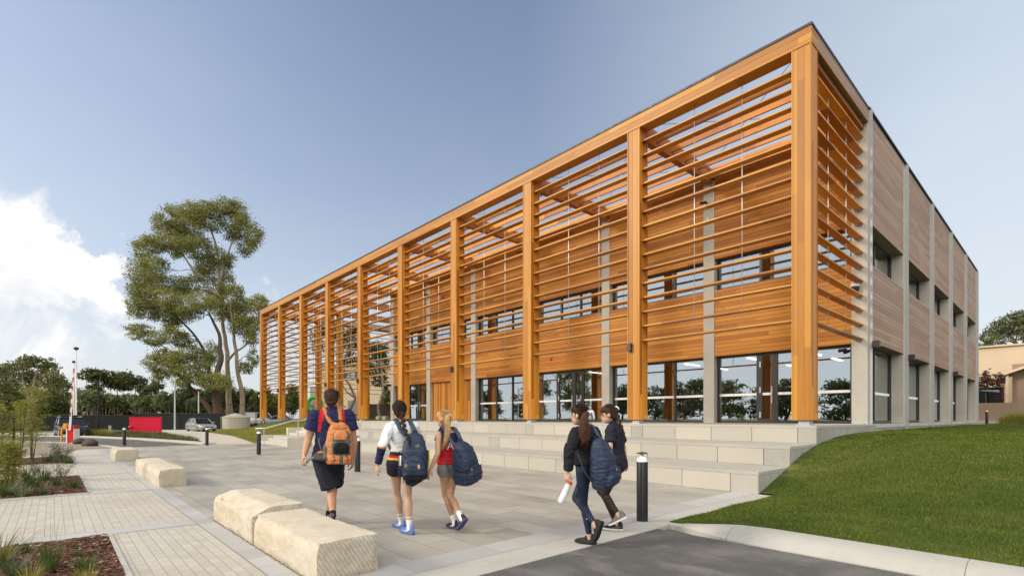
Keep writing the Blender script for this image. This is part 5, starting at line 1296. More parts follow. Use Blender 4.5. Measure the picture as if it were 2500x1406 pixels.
# tall camera and lamp poles
def campole(u, v0, D, zt, label):
    g = PD(u, 1020, D); t = thing('camera_pole', label, 'pole', (g.x, g.y, 0), 0, 'white poles with camera heads')
    mb = MB(); mb.tube([(0,0,0),(0,0,zt-.35)], [.10,.06], 10); mb.build('pole', M['white'], t, smooth='auto', local=True)
    mb = MB(); mb.lathe((0,0,zt-.35), [(.05,0),(.1,.04),(.24,.1),(.26,.3),(.16,.38),(.02,.4)], 14); mb.build('camera_head', M['frame'], t, smooth='auto', local=True)
campole(186, 850, 62, 1.5+172*62/1241, 'tall pale pole with dark camera head, the taller one behind the boom gate')
campole(181, 880, 74, 1.5+139*74/1241, 'tall pale pole with dark camera head, the shorter one behind the boom gate')
for (u, vt, D, lab) in ((427, 925, 63, 'thin plain grey pole standing in the dark fence right of the red cabinet'), (485, 955, 66, 'thin plain grey pole standing just left of the big eucalypt trunk')):
    g = PD(u, 1020, D); mb = MB(); mb.tube([(0,0,0),(0,0,1.5+(1020-vt)*D/1241)], [.11,.07], 8)
    o = mb.build('fence_pole', M['steel'], smooth='auto'); o.location = (g.x, g.y, 0); tag(o, lab, 'pole', 'thin grey poles')
g = PZ(240, 1062)
t = thing('street_lamp', 'black street lamp with a short flat arm rising from yellow green grasses', 'street lamp', g, yawc)
D = 46.; zt = 1.5+83*D/1241
mb = MB(); mb.tube([(0,0,0),(0,0,zt)], [.1,.07], 10); mb.tube([(0,0,0),(0,0,1.1)], .13, 10); mb.build('post', M['black'], t, smooth='auto', local=True)
mb = MB(); mb.box(-.62,-.05,zt-.02,.06,.05,zt+.05); a_ = mb.build('arm', M['black'], t, local=True)
mb = MB(); mb.box(-.95,-.13,zt-.005,-.4,.13,zt+.055); mb.build('lamp_head', M['black'], a_, local=True, bevel=.01)
# red cabinet
g = PD(354.5, 1020, 52.5)
t = thing('service_cabinet', 'wide crimson metal cabinet on short legs in front of the dark fence', 'cabinet', (g.x, g.y, 0), yawc)
sc_ = 52.5/1241
mb = MB(); mb.box(-39*sc_, 0, 1.5-33*sc_, 39*sc_, .12, 1.5+2*sc_); mb.build('body', M['signred'], t, local=True, bevel=.03)
mb = MB(); mb.box(-38*sc_, -.02, 1.5-32.3*sc_, 38*sc_, -.002, 1.5-.2); mb.build('door', M['signred'], t, local=True)
mb = MB(); mb.box(-39.5*sc_,-.03,1.5+2.02*sc_,39.5*sc_,.15,1.5+2.8*sc_); mb.build('lid', M['signred'], t, local=True)
mb = MB(); mb.lathe((-34*sc_,-.1,1.5-22*sc_), [(.02,-.1),(.16,-.1),(.2,0),(.16,.1),(.02,.1)], 14); mb.build('valve', M['red'], t, local=True)
for s in (-38, -20, 20, 38): mb = MB(); mb.box(s*sc_-.06, .01, 0, s*sc_+.06, .11, 1.5-32.5*sc_); mb.build('leg', M['signred'], t, local=True)
g = PZ(268, 1059); mb = MB(); mb.box(-.13,-.1,0,.13,.1,.75); mb.box(-.15,-.12,.75,.15,.12,.8)
o = mb.build('utility_pillar', M['concrete'], bevel=.01); o.location = g; tag(o, 'small grey utility pillar between the grasses and the red cabinet', 'utility pillar')

# fences
def fence(name, label, pts, h, mat, pstep, gap=0, wire=False, cat='fence'):
    p0 = V(pts[0]); t = thing(name, label, cat, p0)
    A = [V(p) for p in pts]
    for i in range(len(A)-1):
        a, b = A[i]-p0, A[i+1]-p0; L = (b-a).length; d = (b-a)/L
        if not wire:
            mb = MB(); mb.obox((a+b)/2+V((0,0,h/2)), d*L/2, d.cross(V((0,0,1)))*.015, V((0,0,h/2-.03))); mb.build('screen_panel', mat, t, local=True)
        else:
            mb = MB()
            for k in range(14): z = .1+k*(h-.15)/13; mb.tube([a+V((0,0,z)), b+V((0,0,z))], .007, 4)
            for k in range(int(L/.22)): q = a+d*(k*.22); mb.tube([q, q+V((0,0,h))], .005, 3)
            mb.build('wire_mesh', mat, t, local=True)
        mb = MB(); mb.tube([a+V((0,0,h)), b+V((0,0,h))], .045, 6); mb.build('top_rail', M['black'], t, local=True)
        n = max(1, int(L/pstep))
        for k in range(n+(1 if i == len(A)-2 else 0)):
            q = a+d*(L*k/n); mb = MB(); mb.tube([q, q+V((0,0,h+.05))], .05, 6); mb.build('post', M['black'], t, local=True)
M['shade'] = plain('black shade cloth', (.014,.015,.016), .8, 0, .35, .7)
def flat(u, D, z=0): p = PD(u, 1020, D); return (p.x, p.y, z)
fence('screened_fence', 'long low black shade cloth fence on the left behind the dark car', [flat(-60,55), flat(120,58), flat(325,62)], 1.5+6*60/1241, M['shade'], 3.0)
fence('screened_fence', 'taller black shade cloth fence behind the red cabinet and silver sedan', [flat(330,63), flat(440,64.5), flat(545,66)], 1.5+11.5*64/1241, M['shade'], 3.0)
fence('wire_fence', 'open black wire fence with tall posts beside the water tank', [flat(541,64), flat(625,66), flat(765,70)], 1.5+32*66/1241, M['black'], 3.4, 0, True)
# water tank
g = PD(575, 1020, 67); r = 32*67/1241
t = thing('water_tank', 'squat cream concrete water tank with a shallow cone roof', 'water tank', (g.x, g.y, 0))
mb = MB(); mb.lathe((0,0,0), [(.01,0),(r,0),(r,1.5),(r*1.02,1.52),(r*1.02,1.62)], 40); mb.build('tank_wall', M['path'], t, smooth='auto', local=True)
mb = MB(); mb.lathe((0,0,0), [(r*1.02,1.62),(r*.5,1.9),(.2,2.12),(.01,2.15)], 40); mb.build('roof', concrete('tank roof', (.36,.33,.29), .2), t, smooth='auto', local=True)

# ------------------------------------------------------------------ vehicles
M['tyre'] = plain('tyre rubber', (.018,.018,.019), .8)
M['rim'] = plain('alloy rim', (.45,.46,.47), .3, .8)
M['carglass'] = plain('car glass', (.012,.016,.02), .06, 0, .1, 2, .8)
M['head'] = plain('headlamp', (.6,.62,.64), .12, .3, .1, 20)
M['tail'] = plain('tail lamp', (.35,.01,.01), .2)
def paint(n, c): return plain(n, c, .22, .35, .05, 2, .6)
def car(label, loc, rz, L, Wd, H, pm, kind='sedan', cat='car', group='parked cars'):
    t = thing('parked_van' if kind == 'van' else 'parked_car', label, cat, loc, rz, group)
    hw = Wd/2; belt = H*{'sedan':.62,'suv':.60,'van':.52}[kind]; clear = H*.14
    def ring(x, w_, z0, z1):
        r = .09; pts = []
        for (sy, sz) in ((1,0),(1,1),(-1,1),(-1,0)):
            yy = w_*sy; zz = z1 if sz else z0
            a0 = {(1,0):-90,(1,1):0,(-1,1):90,(-1,0):180}[(sy,sz)]
            for k in range(4):
                a = R_(a0+k*30); pts.append(V((x, yy-sy*r+r*math.cos(a), zz-(1 if sz else -1)*r+r*math.sin(a))))
        return pts
    hood = {'sedan':.86,'suv':.95,'van':1.05}[kind]
    st = [(-.5,.82,1.5,.82),(-.475,.95,1.0,.97),(-.3,1,.95,1.0),(.14,1,.95,1.0),(.22,1,.95,hood+.05),(.40,.97,.95,hood*.95),(.475,.9,1.05,hood*.82),(.5,.76,1.6,hood*.66)]
    mb = MB(); mb.loft([ring(L*a, hw*b, clear*c_, belt*d) for a, b, c_, d in st]); mb.build('body', pm, t, smooth='auto', local=True)
    xb, xr0, xr1, xf = {'sedan':(-.42,-.26,.02,.21),'suv':(-.48,-.42,.06,.20),'van':(-.495,-.48,.20,.36)}[kind]
    iw, tw = hw*.93, hw*{'sedan':.72,'suv':.80,'van':.86}[kind]; zb, zt = belt-.02, H-.05
    P = [V((L*xb,iw,zb)),V((L*xf,iw,zb)),V((L*xf,-iw,zb)),V((L*xb,-iw,zb)),V((L*xr0,tw,zt)),V((L*xr1,tw,zt)),V((L*xr1,-tw,zt)),V((L*xr0,-tw,zt))]
    mb = MB(); mb.add(P, [(0,3,2,1),(4,5,6,7),(0,1,5,4),(1,2,6,5),(2,3,7,6),(3,0,4,7)]); mb.build('window', M['carglass'], t, local=True)
    mb = MB(); mb.loft([ring(L*(xr0-.005), tw*.96, zt-.03, H), ring(L*xr0*.9+L*xr1*.1, tw*1.02, zt-.03, H+.02), ring(L*xr1*.9+L*xr0*.1, tw*1.02, zt-.03, H+.02), ring(L*(xr1+.01), tw*.96, zt-.03, H-.01)]); rf = mb.build('roof', pm, t, smooth='auto', local=True)
    mb = MB()
    for s in (1,-1):
        mb.tube([V((L*xb,iw*s,zb)),V((L*xr0,tw*s,zt))], .05, 6); mb.tube([V((L*xf,iw*s,zb)),V((L*xr1,tw*s,zt))], .04, 6)
        xm = (xr0+xr1)/2; mb.tube([V((L*xm,(iw+.005)*s,zb)),V((L*xm,tw*1.01*s,zt))], .045, 6)
        if kind == 'van': mb.obox(V((L*-.22,(iw+tw)/2*s,(zb+zt)/2)), V((L*.27,0,0)), V((0,.02,0)), V((0,(tw-iw)/2*s,(zt-zb)/2)))
    mb.build('pillar', pm, t, local=True)
    if kind == 'suv':
        mb = MB()
        for s in (1,-1): mb.tube([V((L*-.4,tw*.9*s,H+.07)),V((L*.04,tw*.9*s,H+.07))], .025, 6)
        mb.build('roof_rail', M['steel'], rf, local=True)
    wr = H*.215
    for sx in (-.31, .31):
        for s in (1,-1):
            mb = MB(); c0 = V((L*sx, s*(hw-.2), wr)); c1 = V((L*sx, s*(hw+.005), wr))
            mb.tube([c0, c0+(c1-c0)*.9, c1], [wr, wr, wr*.92], 20); wh = mb.build('wheel', M['tyre'], t, smooth='auto', local=True)
            mb = MB(); mb.tube([c1*.99+c0*.01, c1+V((0,s*.012,0))], [wr*.64, wr*.5], 16); mb.build('rim', M['rim'], wh, local=True)
    for s in (1,-1):
        mb = MB(); mb.ball((L*.468, s*hw*.68, belt*hood*.70), .09, .2, .085); mb.build('headlight', M['head'], t, smooth=True, local=True)
        mb = MB(); mb.box(L*-.498, s*hw*.55, belt*.68, L*-.47, s*hw*.86, belt*.86); mb.build('tail_light', M['tail'], t, local=True)
        mb = MB(); mb.ball((L*.17, s*(hw+.1), belt+.08), .07, .11, .08); mb.build('wing_mirror', pm, t, smooth=True, local=True)
    mb = MB(); mb.box(L*.485, -hw*.45, belt*hood*.56, L*.502, hw*.45, belt*hood*.72); mb.build('grille', M['black'], t, local=True)
    mb = MB(); mb.box(L*.49, -hw*.75, clear*1.7, L*.5+.02, hw*.75, clear*2.3); mb.build('bumper', M['black'] if kind != 'sedan' else pm, t, local=True, bevel=.02)
    mb = MB(); mb.box(L*.503+.02, -.2, belt*.36, L*.503+.03, .2, belt*.36+.1); mb.build('number_plate', M['white'], t, local=True)
    return t
def tocam(g): return math.atan2(CAM.y-g.y, CAM.x-g.x)      # heading that looks straight at the viewer
g = PD(174, 1020, 42); car('dark grey four wheel drive facing out beside the boom gate', (g.x, g.y, -.02), tocam(g)+.12, 4.5, 1.85, 1.55, paint('charcoal paint', (.022,.026,.03)), 'suv')
g = PD(491, 1020, 58); car('silver sedan parked beneath the big eucalypt trunk', (g.x, g.y, 0), tocam(g)+.33, 4.7, 1.85, 1.47, paint('silver paint', (.36,.36,.35)))
g = PD(634, 1034, 80); car('white van parked behind the leftmost golden post', (g.x, g.y, .38), tocam(g)+.85, 4.7, 1.85, 2.0, paint('white van paint', (.62,.62,.61)), 'van', 'van')
g = PD(694, 1033, 79); car('pale blue silver sedan seen between the second and third golden posts', (g.x, g.y, .38), tocam(g)+1.0, 4.8, 1.85, 1.5, paint('pale silver paint', (.36,.40,.45)))
g = PD(868, 1030, 74); car('dark blue car parked behind the man in the navy polo', (g.x, g.y, .6), tocam(g)+1.1, 4.4, 1.8, 1.45, paint('blue paint', (.02,.05,.12)))

# ------------------------------------------------------------------ other buildings
def fbox(mb, u0, u1, v0, v1, D, depth, m=0):
    a = PD(u0, v1, D); b = PD(u1, v0, D)
    c = (a+b)/2+CF*depth/2; mb.obox(c, CR*((u1-u0)*D/FOC/2), CF*depth/2, V((0,0,(b.z-a.z)/2)), m)
M['cream_wall'] = concrete('cream rendered wall', (.56,.45,.32), .08, .5)
M['tan_wall'] = pavers('tan concrete block wall', .8, .4, [(.32,.245,.16),(.35,.27,.18),(.37,.29,.2)], (.24,.19,.13), .02, R_(0), (.9,.87,.85), .25)
M['brown_wall'] = concrete('brown rendered wall', (.27,.185,.13), .1, .5)
t = thing('cream_building', 'cream rendered building beyond the open end of the louvre frame', 'building', PD(850, 1034, 84))
mb = MB(); fbox(mb, 771, 985, 893, 1034, 84, 12); mb.build('wall', M['cream_wall'], t)
mb = MB(); fbox(mb, 757, 771, 943, 1034, 84.5, 9); mb.build('side_wing', concrete('grey rendered wing', (.36,.33,.29), .1, .5), t)
mb = MB(); fbox(mb, 769, 987, 889, 893, 83.8, 12.4); mb.build('roof_edge', M['path'], t)
for (a, b) in ((839, 846), (847, 855), (856, 867), (868, 877)):
    mb = MB(); fbox(mb, a, b, 903, 923, 83.95, .1); o = mb.build('window', M['frame'], t)
    mb = MB(); fbox(mb, a+1, b-1, 905, 921.5, 83.9, .06); mb.build('pane', M['carglass'] if a in (839, 868) else plain('sky blue pane %d' % a, (.25,.36,.42), .1), o)
mb = MB(); fbox(mb, 849, 874, 977, 1030, 78, 3); mb.build('entry_box', concrete('grey brown block', (.25,.225,.185), .12), t)
g = PD(768, 986, 83)
mb = MB(); pts = [g+CR*(1.1*math.cos(a*.31416))+V((0,0,.95*math.sin(a*.31416)*1.15)) for a in range(21)]
mb.tube(pts, .32, 8); o = mb.build('ring_sculpture', plain('bright green plastic', (.04,.30,.045), .4), smooth=True); tag(o, 'bright green ring standing before the cream building', 'sculpture')
for (u, c, lab) in ((756, 'signred', 'small crimson notice board beyond the lawn bank, left one'), (766, 'purple', 'small purple notice board beyond the lawn bank, right one')):
    if c == 'purple': M['purple'] = plain('purple board', (.25,.02,.12), .5)
    tt = thing('notice_board', lab, 'notice board', PD(u, 1026, 72), yawc)
    mb = MB(); mb.box(-.28,-.03,-.05,.28,.03,.32); mb.build('board', M[c], tt, local=True)
    mb = MB(); mb.box(-.24,-.035,-.01,.24,-.031,.28); mb.build('panel', plain('dark panel '+c, (.03,.02,.03), .5), tt, local=True)
    for s in (-.2,.2): mb = MB(); mb.box(s-.02,-.02,-.6,s+.02,.02,-.05); mb.build('leg', M['black'], tt, local=True)
fence('paling_fence', 'dark weathered paling fence behind the twisted tree trunks', [flat(880,58,1.1), flat(960,58,1.1)], 1.95, plain('dark paling', (.05,.036,.026), .9, 0, .4, 2), 2.4)
# right hand neighbour
t = thing('tan_building', 'tan block walled building with a sloping porch roof behind the far right corner', 'building', (2, 48, 1))
mb = MB(); a, b = PY(2375, 851, 48), PY(2600, 843, 48); mb.add([(a.x,48,1),(b.x+6,48,1),(b.x+6,48,a.z),(a.x,48,a.z),(a.x,60,1),(b.x+6,60,1),(b.x+6,60,a.z),(a.x,60,a.z)], [(0,1,2,3),(5,4,7,6),(3,2,6,7),(4,0,3,7),(1,5,6,2)])
mb.build('wall', M['cream_wall'], t)
mb = MB(); mb.box(a.x-.05, 47.8, a.z, b.x+6, 60.2, a.z+.14); mb.build('roof_edge', M['cream_wall'], t)
y = 44.0
p0, p1 = PY(2456, 916, y), PY(2600, 866, y); q = PY(2456, 984, y)
mb = MB(); mb.box(PY(2470,0,y).x, y+.4, 1.0, p1.x+4, y+3.5, p0.z+.9); mb.build('porch_wall', plain('tan brick', (.26,.185,.125), .85, 0, .12, 2.5), t)
mb = MB(); mb.prism([(p0.x-.12, p0.z-.02), (p1.x, p1.z-.02), (p1.x, p1.z+.22), (p0.x-.12, p0.z+.16)], 'y', y-.5, y+3.6); mb.build('porch_roof', M['cream_wall'], t)
mb = MB(); mb.box(PY(2456,0,y).x, y-.3, 1.0, PY(2463,0,y).x, y-.05, p0.z-.03); mb.build('porch_column', M['cream_wall'], t)
mb = MB(); mb.box(PY(2380,0,y).x, y+1, 1.0, PY(2447,0,y).x, y+1.2, PY(0,944,y).z if False else PY(2410,944,y).z); o = mb.build('dark_glazing', M['carglass'], t)
mb = MB()
for k in range(9):
    zz = PY(2430, 933, y).z+.1-k*.2; mb.box(PY(2416+k*1.5,0,y).x, y+.5, zz, PY(2453,0,y).x, y+.56, zz+.06)
mb.build('red_slat_screen', plain('dark red slats', (.10,.035,.03), .6), t)
for u in (2445, 2449): mb = MB(); mb.box(PY(u,0,y).x, y+.3, 1, PY(u+1.6,0,y).x, y+.42, PY(2447,930,y).z); mb.build('red_post', plain('dark red post %d' % u, (.16,.012,.02), .5), t)
mb = MB(); a, b, c, d = PY(2384,953,y-1), PY(2440,951,y-1), PY(2440,957,y-1), PY(2410,958,y-.2)
mb.add([a,b,c,d]+[p+V((0,.05,-.03)) for p in (a,b,c,d)], [(0,1,2,3),(7,6,5,4),(0,4,5,1),(1,5,6,2),(2,6,7,3),(3,7,4,0)]); o = mb.build('shade_sail', plain('blue grey sail', (.16,.21,.26), .6)); tag(o, 'blue grey shade sail stretched in front of the dark glazing at far right', 'shade sail')
y = 40.5
mb = MB(); a, b = PY(2370, 984, y), PY(2620, 979, y); mb.box(a.x-4, y, .9, b.x+6, y+.3, a.z)
o = mb.build('low_wall', M['brown_wall']); tag(o, 'low smooth brown rendered wall crossing behind the upper lawn', 'wall')
mb = MB(); mb.box(a.x-4, y-.5, .9, b.x+6, y-.02, 1.32); o = mb.build('low_wall', M['path']); tag(o, 'lowest cream edging wall at the foot of the brown wall', 'wall')

# gravel drift along the foot of the stone benches
peb = MB()
for i in range(1500):
    sx = rnd.choice(((-4.2,-.3),(-4.2,-.3),(-13.0,-9.0),(-19.6,-17.8)))
    x = rnd.uniform(*sx); y = -11.862-abs(rnd.gauss(0,.018)); r = rnd.uniform(.004,.010)
    peb.ball((x,y,r*.4), r, r*rnd.uniform(.6,1), r*.6, None, 5, 3, 0 if rnd.random() < .6 else 1)
o = peb.build('pebbles', [plain('dark pebble', (.10,.085,.065), .8), plain('tan pebble', (.30,.25,.18), .8)]); o['kind'] = 'stuff'; o['label'] = 'narrow drift of small gravel along the foot of the sandstone benches'
# ================================================================== VEGETATION
nr = np.random.RandomState(11)
F_EUC = foliage('eucalypt leaves', [(.085,.10,.03),(.215,.22,.07),(.33,.32,.125)], .38, .5, .28)
F_DARK = foliage('dark evergreen leaves', [(.03,.044,.014),(.08,.098,.032),(.15,.16,.056)], .2, .55, .3)
F_MID = foliage('olive leaves', [(.042,.058,.016),(.105,.12,.036),(.19,.19,.068)], .25, .55, .3)
F_PALE = foliage('pale green leaves', [(.07,.095,.04),(.15,.18,.085),(.24,.27,.14)], .25, .55, .4)
F_YEL = foliage('yellow green leaves', [(.06,.075,.012),(.13,.14,.025),(.22,.21,.05)], .3, .55, .5)
F_FERN = foliage('feathery wattle leaves', [(.10,.125,.018),(.21,.22,.04),(.36,.33,.08)], .35, .55, 1.2)
F_RED = foliage('bronze leaves', [(.03,.014,.010),(.075,.032,.02),(.14,.075,.04)], .2, .6, .5)
F_TUFT = foliage('green tussock blades', [(.025,.055,.012),(.06,.105,.025),(.13,.16,.05)], .25, .5, 2.0)
F_BLUE = foliage('blue green tussock blades', [(.03,.055,.03),(.07,.105,.055),(.14,.17,.09)], .25, .5, 2.0)
F_STRAW = foliage('straw yellow blades', [(.12,.13,.03),(.26,.25,.055),(.42,.37,.12)], .3, .5, 1.0)
F_GREYSH = foliage('grey wiry twigs', [(.05,.06,.035),(.10,.105,.06),(.17,.16,.10)], .2, .7, 2.0)
F_LAWN = foliage('lawn grass blades', [(.036,.066,.005),(.080,.125,.010),(.26,.25,.06)], .3, .7, .9)
F_BANK = foliage('dry bank grass blades', [(.08,.10,.012),(.17,.185,.03),(.36,.32,.10)], .3, .7, .9)
B_GUM = bark('pale gum bark', (.30,.225,.15), (.42,.34,.25)); B_DARK = bark('dark rough bark', (.075,.05,.035), (.15,.10,.07)); B_GREY = bark('grey bark', (.22,.19,.15), (.36,.32,.27))
def mesh_np(name, verts, nper, mat, parent=None):
    """N quads/tris given as an (N*nper,3) array"""
    n = len(verts)//nper; me = bpy.data.meshes.new(name)
    me.vertices.add(len(verts)); me.vertices.foreach_set('co', verts.astype(np.float32).ravel())
    me.loops.add(len(verts)); me.loops.foreach_set('vertex_index', np.arange(len(verts), dtype=np.int32))
    me.polygons.add(n); me.polygons.foreach_set('loop_start', np.arange(0, len(verts), nper, dtype=np.int32))
    me.polygons.foreach_set('loop_total', np.full(n, nper, dtype=np.int32))
    me.update(calc_edges=True); me.materials.append(mat)
    o = bpy.data.objects.new(name, me); COL.objects.link(o)
    if parent is not None: o.parent = parent; o.location = -wloc(parent)
    return o
def unit(a): return a/np.maximum(np.linalg.norm(a, axis=1, keepdims=True), 1e-9)
def leaf_quads(pts, size, aspect=.42, up=0.0, out=None):
    n = len(pts); d = unit(nr.randn(n, 3)+np.array([0,0,-up])); e = unit(np.cross(d, nr.randn(n, 3)))
    s = size*nr.uniform(.6, 1.35, (n,1))
    return np.stack([pts-d*s, pts+e*s*aspect-d*s*.1, pts+d*s, pts-e*s*aspect-d*s*.1], 1).reshape(-1, 3)
def clump_points(clumps, dens, leaf, sub=.34):
    """leaf positions: each clump is a set of twig clusters near its shell, so gaps stay between them"""
    out = []
    for (c, rx, ry, rz) in clumps:
        r = (rx*ry*rz)**(1/3.); ns = max(6, int(17*dens**.5*min(2, r**.7+.4)))
        d = unit(nr.randn(ns, 3)); rad = nr.uniform(.35, 1.0, (ns,1))**.5
        cen = np.array(c)+d*rad*np.array([rx, ry, rz])
        per = max(8, int(dens*r*r/(leaf*leaf)*13/ns))
        k = np.repeat(cen, per, 0); sc_ = np.array([rx, ry, rz])*sub
        out.append(k+nr.randn(len(k), 3)*sc_*np.array([.75,.75,.5]))
    return np.concatenate(out)
def limb_path(a, b, bend=.15, k=5):
    a, b = V(a), V(b); L = (b-a).length
    mid = (a+b)/2+V((rnd.uniform(-1,1), rnd.uniform(-1,1), rnd.uniform(-.2,.9)))*L*bend
    q = (a+mid)/2+V((rnd.uniform(-1,1), rnd.uniform(-1,1), rnd.uniform(-.5,.5)))*L*bend*.4
    return catmull([a, q, mid, b], k)
def tree(name, label, base, trunks, clumps, leaf, dens, fol, brk, group=None, branch=.05, cat='tree', link=None, aspect=.42, sub=.34):
    t = thing(name, label, cat, base, 0, group)
    nodes = []; mb = MB()
    for pts, r0, r1 in trunks:
        P = catmull(pts, 5); n = len(P)
        rr = [(r0+(r1-r0)*(i/(n-1))**.8)*(1+.5*max(0,.12-i/(n-1))/.12 if pts is trunks[0][0] else 1) for i in range(n)]
        P = [p+V((noise.noise(p*.5+V((3,0,0))), noise.noise(p*.5+V((0,5,0))), 0))*r0*.5*(0 if i == 0 else 1) for i, p in enumerate(P)]
        mb.tube(P, rr, 10); nodes += [(P[i], rr[i]) for i in range(n//3, n)]
    for (c, rx, ry, rz) in clumps:
        c = V(c); best = min(nodes, key=lambda nd: (nd[0]-c).length+2.0*max(0, nd[0].z-c.z)*1.2)
        r = min(best[1]*.6, branch*(1+(best[0]-c).length*.25)); P = limb_path(best[0], c, .14)
        mb.tube(P, [r+(.012-r)*i/(len(P)-1) for i in range(len(P))], 6)
        for q in range(4):
            e = c+V((rnd.uniform(-1,1)*rx, rnd.uniform(-1,1)*ry, rnd.uniform(-.6,1)*rz))*.8; st = P[len(P)*2//3]
            PP_ = limb_path(st, e, .12, 3); mb.tube(PP_, [r*.4+(.008-r*.4)*i/(len(PP_)-1) for i in range(len(PP_))], 4)
    mb.build('trunk', brk, t, smooth=True)
    pts = clump_points(clumps, dens, leaf, sub)
    mesh_np('crown', leaf_quads(pts, leaf, aspect, .3), 4, fol, t)
    return t
def traced(rows, ox, oy, s, D, dd, depth=.85):
    out = []
    for (x, y, rx, ry) in rows:
        u, v = ox+x/s, oy+y/s; d = D+rnd.uniform(-dd, dd); k = d/FOC/s
        out.append((PD(u, v, d), rx*k*1.08, rx*k*1.08*depth, ry*k*1.05))
    return out
def tline(pts, ox, oy, s, D, z0=None):
    P = [PD(ox+x/s, oy+y/s, D+(q[0] if q else 0)) for x, y, *q in pts]
    if z0 is not None: P[0].z = z0
    return P
ex, ey, es = 300, 470, 2.3825
c1 = [(110,460,70,70),(90,560,60,60),(150,600,90,70),(80,670,50,60),(180,690,80,50),(270,620,70,60),(400,690,70,40),(320,730,70,40),(280,760,50,30),(110,800,70,30),(70,830,35,25),(200,850,60,40),(300,820,60,40),(350,860,60,40),(170,990,45,50),(260,950,60,40),(330,960,70,50),(290,1010,80,50),(220,1060,50,40),(360,1040,60,40),(430,940,60,50),(470,1010,60,50),(520,930,50,60),(430,1080,60,40),(560,1100,60,50),(500,1100,60,45),(350,1100,50,30),(460,640,80,45)]
c2 = [(300,110,60,35),(400,110,80,40),(470,90,70,40),(580,80,70,45),(640,110,70,55),(700,180,60,60),(760,250,55,70),(710,310,50,55),(640,230,60,50),(220,185,45,55),(500,170,90,50),(380,180,90,55),(300,210,70,40),(250,290,90,50),(160,310,70,45),(110,340,45,50),(370,270,90,50),(440,320,70,60),(330,330,60,50),(560,380,70,50),(590,440,45,50),(500,420,70,60),(470,480,60,50),(600,540,50,60),(540,560,60,60),(180,430,70,50),(220,540,90,60),(380,540,80,50),(330,600,60,50),(540,640,60,45)]
c3 = [(560,690,60,50),(660,580,45,40),(680,660,60,50),(720,720,60,60),(760,780,50,60),(640,700,50,60),(800,650,60,45),(820,700,40,60),(680,780,60,50),(740,850,40,50),(700,1010,25,40),(760,960,30,50),(740,1030,20,30)]
b1 = PZ(545, 1046); D1 = 70
tr1 = [(tline([(540,1372),(542,1280),(545,1180),(560,1040),(575,930),(560,820),(500,700)], ex, ey, es, D1, 0), .75, .12),
       (tline([(532,1340),(500,1250),(430,1170),(330,1065),(210,970)], ex, ey, es, D1, .6), .5, .1), (tline([(545,1200),(510,1080),(480,960),(440,860),(330,740),(200,640)], ex, ey, es, D1+1), .32, .08)]
tree('eucalyptus_tree', 'big spreading eucalypt with a leaning forked trunk behind the silver sedan', b1, tr1, traced(c1, ex, ey, es, D1, 2.5), .135, 1.25, F_EUC, B_DARK, 'tall eucalypts beside the building', sub=.36)
tr2 = [(tline([(620,1310),(615,1180),(612,1060),(602,900),(580,740),(560,560),(548,360),(520,230)], ex, ey, es, 77, 0), .46, .12), (tline([(560,560),(600,400),(640,280),(690,200)], ex, ey, es, 77), .2, .06), (tline([(560,600),(430,480),(330,330),(240,230)], ex, ey, es, 77), .2, .06)]
tree('eucalyptus_tree', 'tallest straight trunked eucalypt with a rounded high crown behind the water tank', PD(560, 1020, 77)-V((0,0,1.5)), tr2, traced(c2, ex, ey, es, 77, 2.8), .14, 1.2, F_EUC, B_GUM, 'tall eucalypts beside the building', sub=.36)
tr3 = [(tline([(700,1310),(690,1180),(672,1040),(655,900),(640,760),(622,620)], ex, ey, es, 74, 0), .40, .14), (tline([(605,985),(650,930),(710,890),(770,810),(790,740)], ex, ey, es, 74), .2, .05)]
tree('eucalyptus_tree', 'pale trunked eucalypt nearest the golden end post, with drooping side branches', PD(593, 1020, 74)-V((0,0,1.5)), tr3, traced(c3, ex, ey, es, 74, 2), .135, 1.3, F_EUC, B_GUM, 'tall eucalypts beside the building', sub=.36)
lx, ly, ls = 0, 820, 4.686
c4 = [(360,270,90,50),(300,330,110,70),(480,310,120,60),(580,370,90,70),(200,340,110,60),(90,400,110,70),(40,480,90,90),(150,500,120,90),(300,480,120,90),(450,470,120,90),(580,480,110,90),(680,520,90,70),(740,560,70,60),(620,600,110,70),(700,640,90,60),(500,600,110,70),(380,590,80,50),(100,620,100,70),(200,640,90,60),(760,650,60,50),(600,690,80,50),(-40,560,100,100),(-60,420,80,80),(-150,520,100,120),(-120,660,100,80)]
tr4 = [(tline([(305,1130),(318,980),(345,800),(378,640),(395,500),(420,400)], lx, ly, ls, 45, 0), .24, .07), (tline([(330,900),(325,740),(300,610),(260,480)], lx, ly, ls, 45), .12, .05), (tline([(350,800),(440,720),(560,680),(640,600)], lx, ly, ls, 44), .08, .03)]
tree('spreading_tree', 'broad dense grey trunked tree filling the far left behind the young wattles', PD(65, 1020, 45)-V((0,0,1.5)), tr4, traced(c4, lx, ly, ls, 45, 2), .13, 1.0, F_MID, B_GREY)
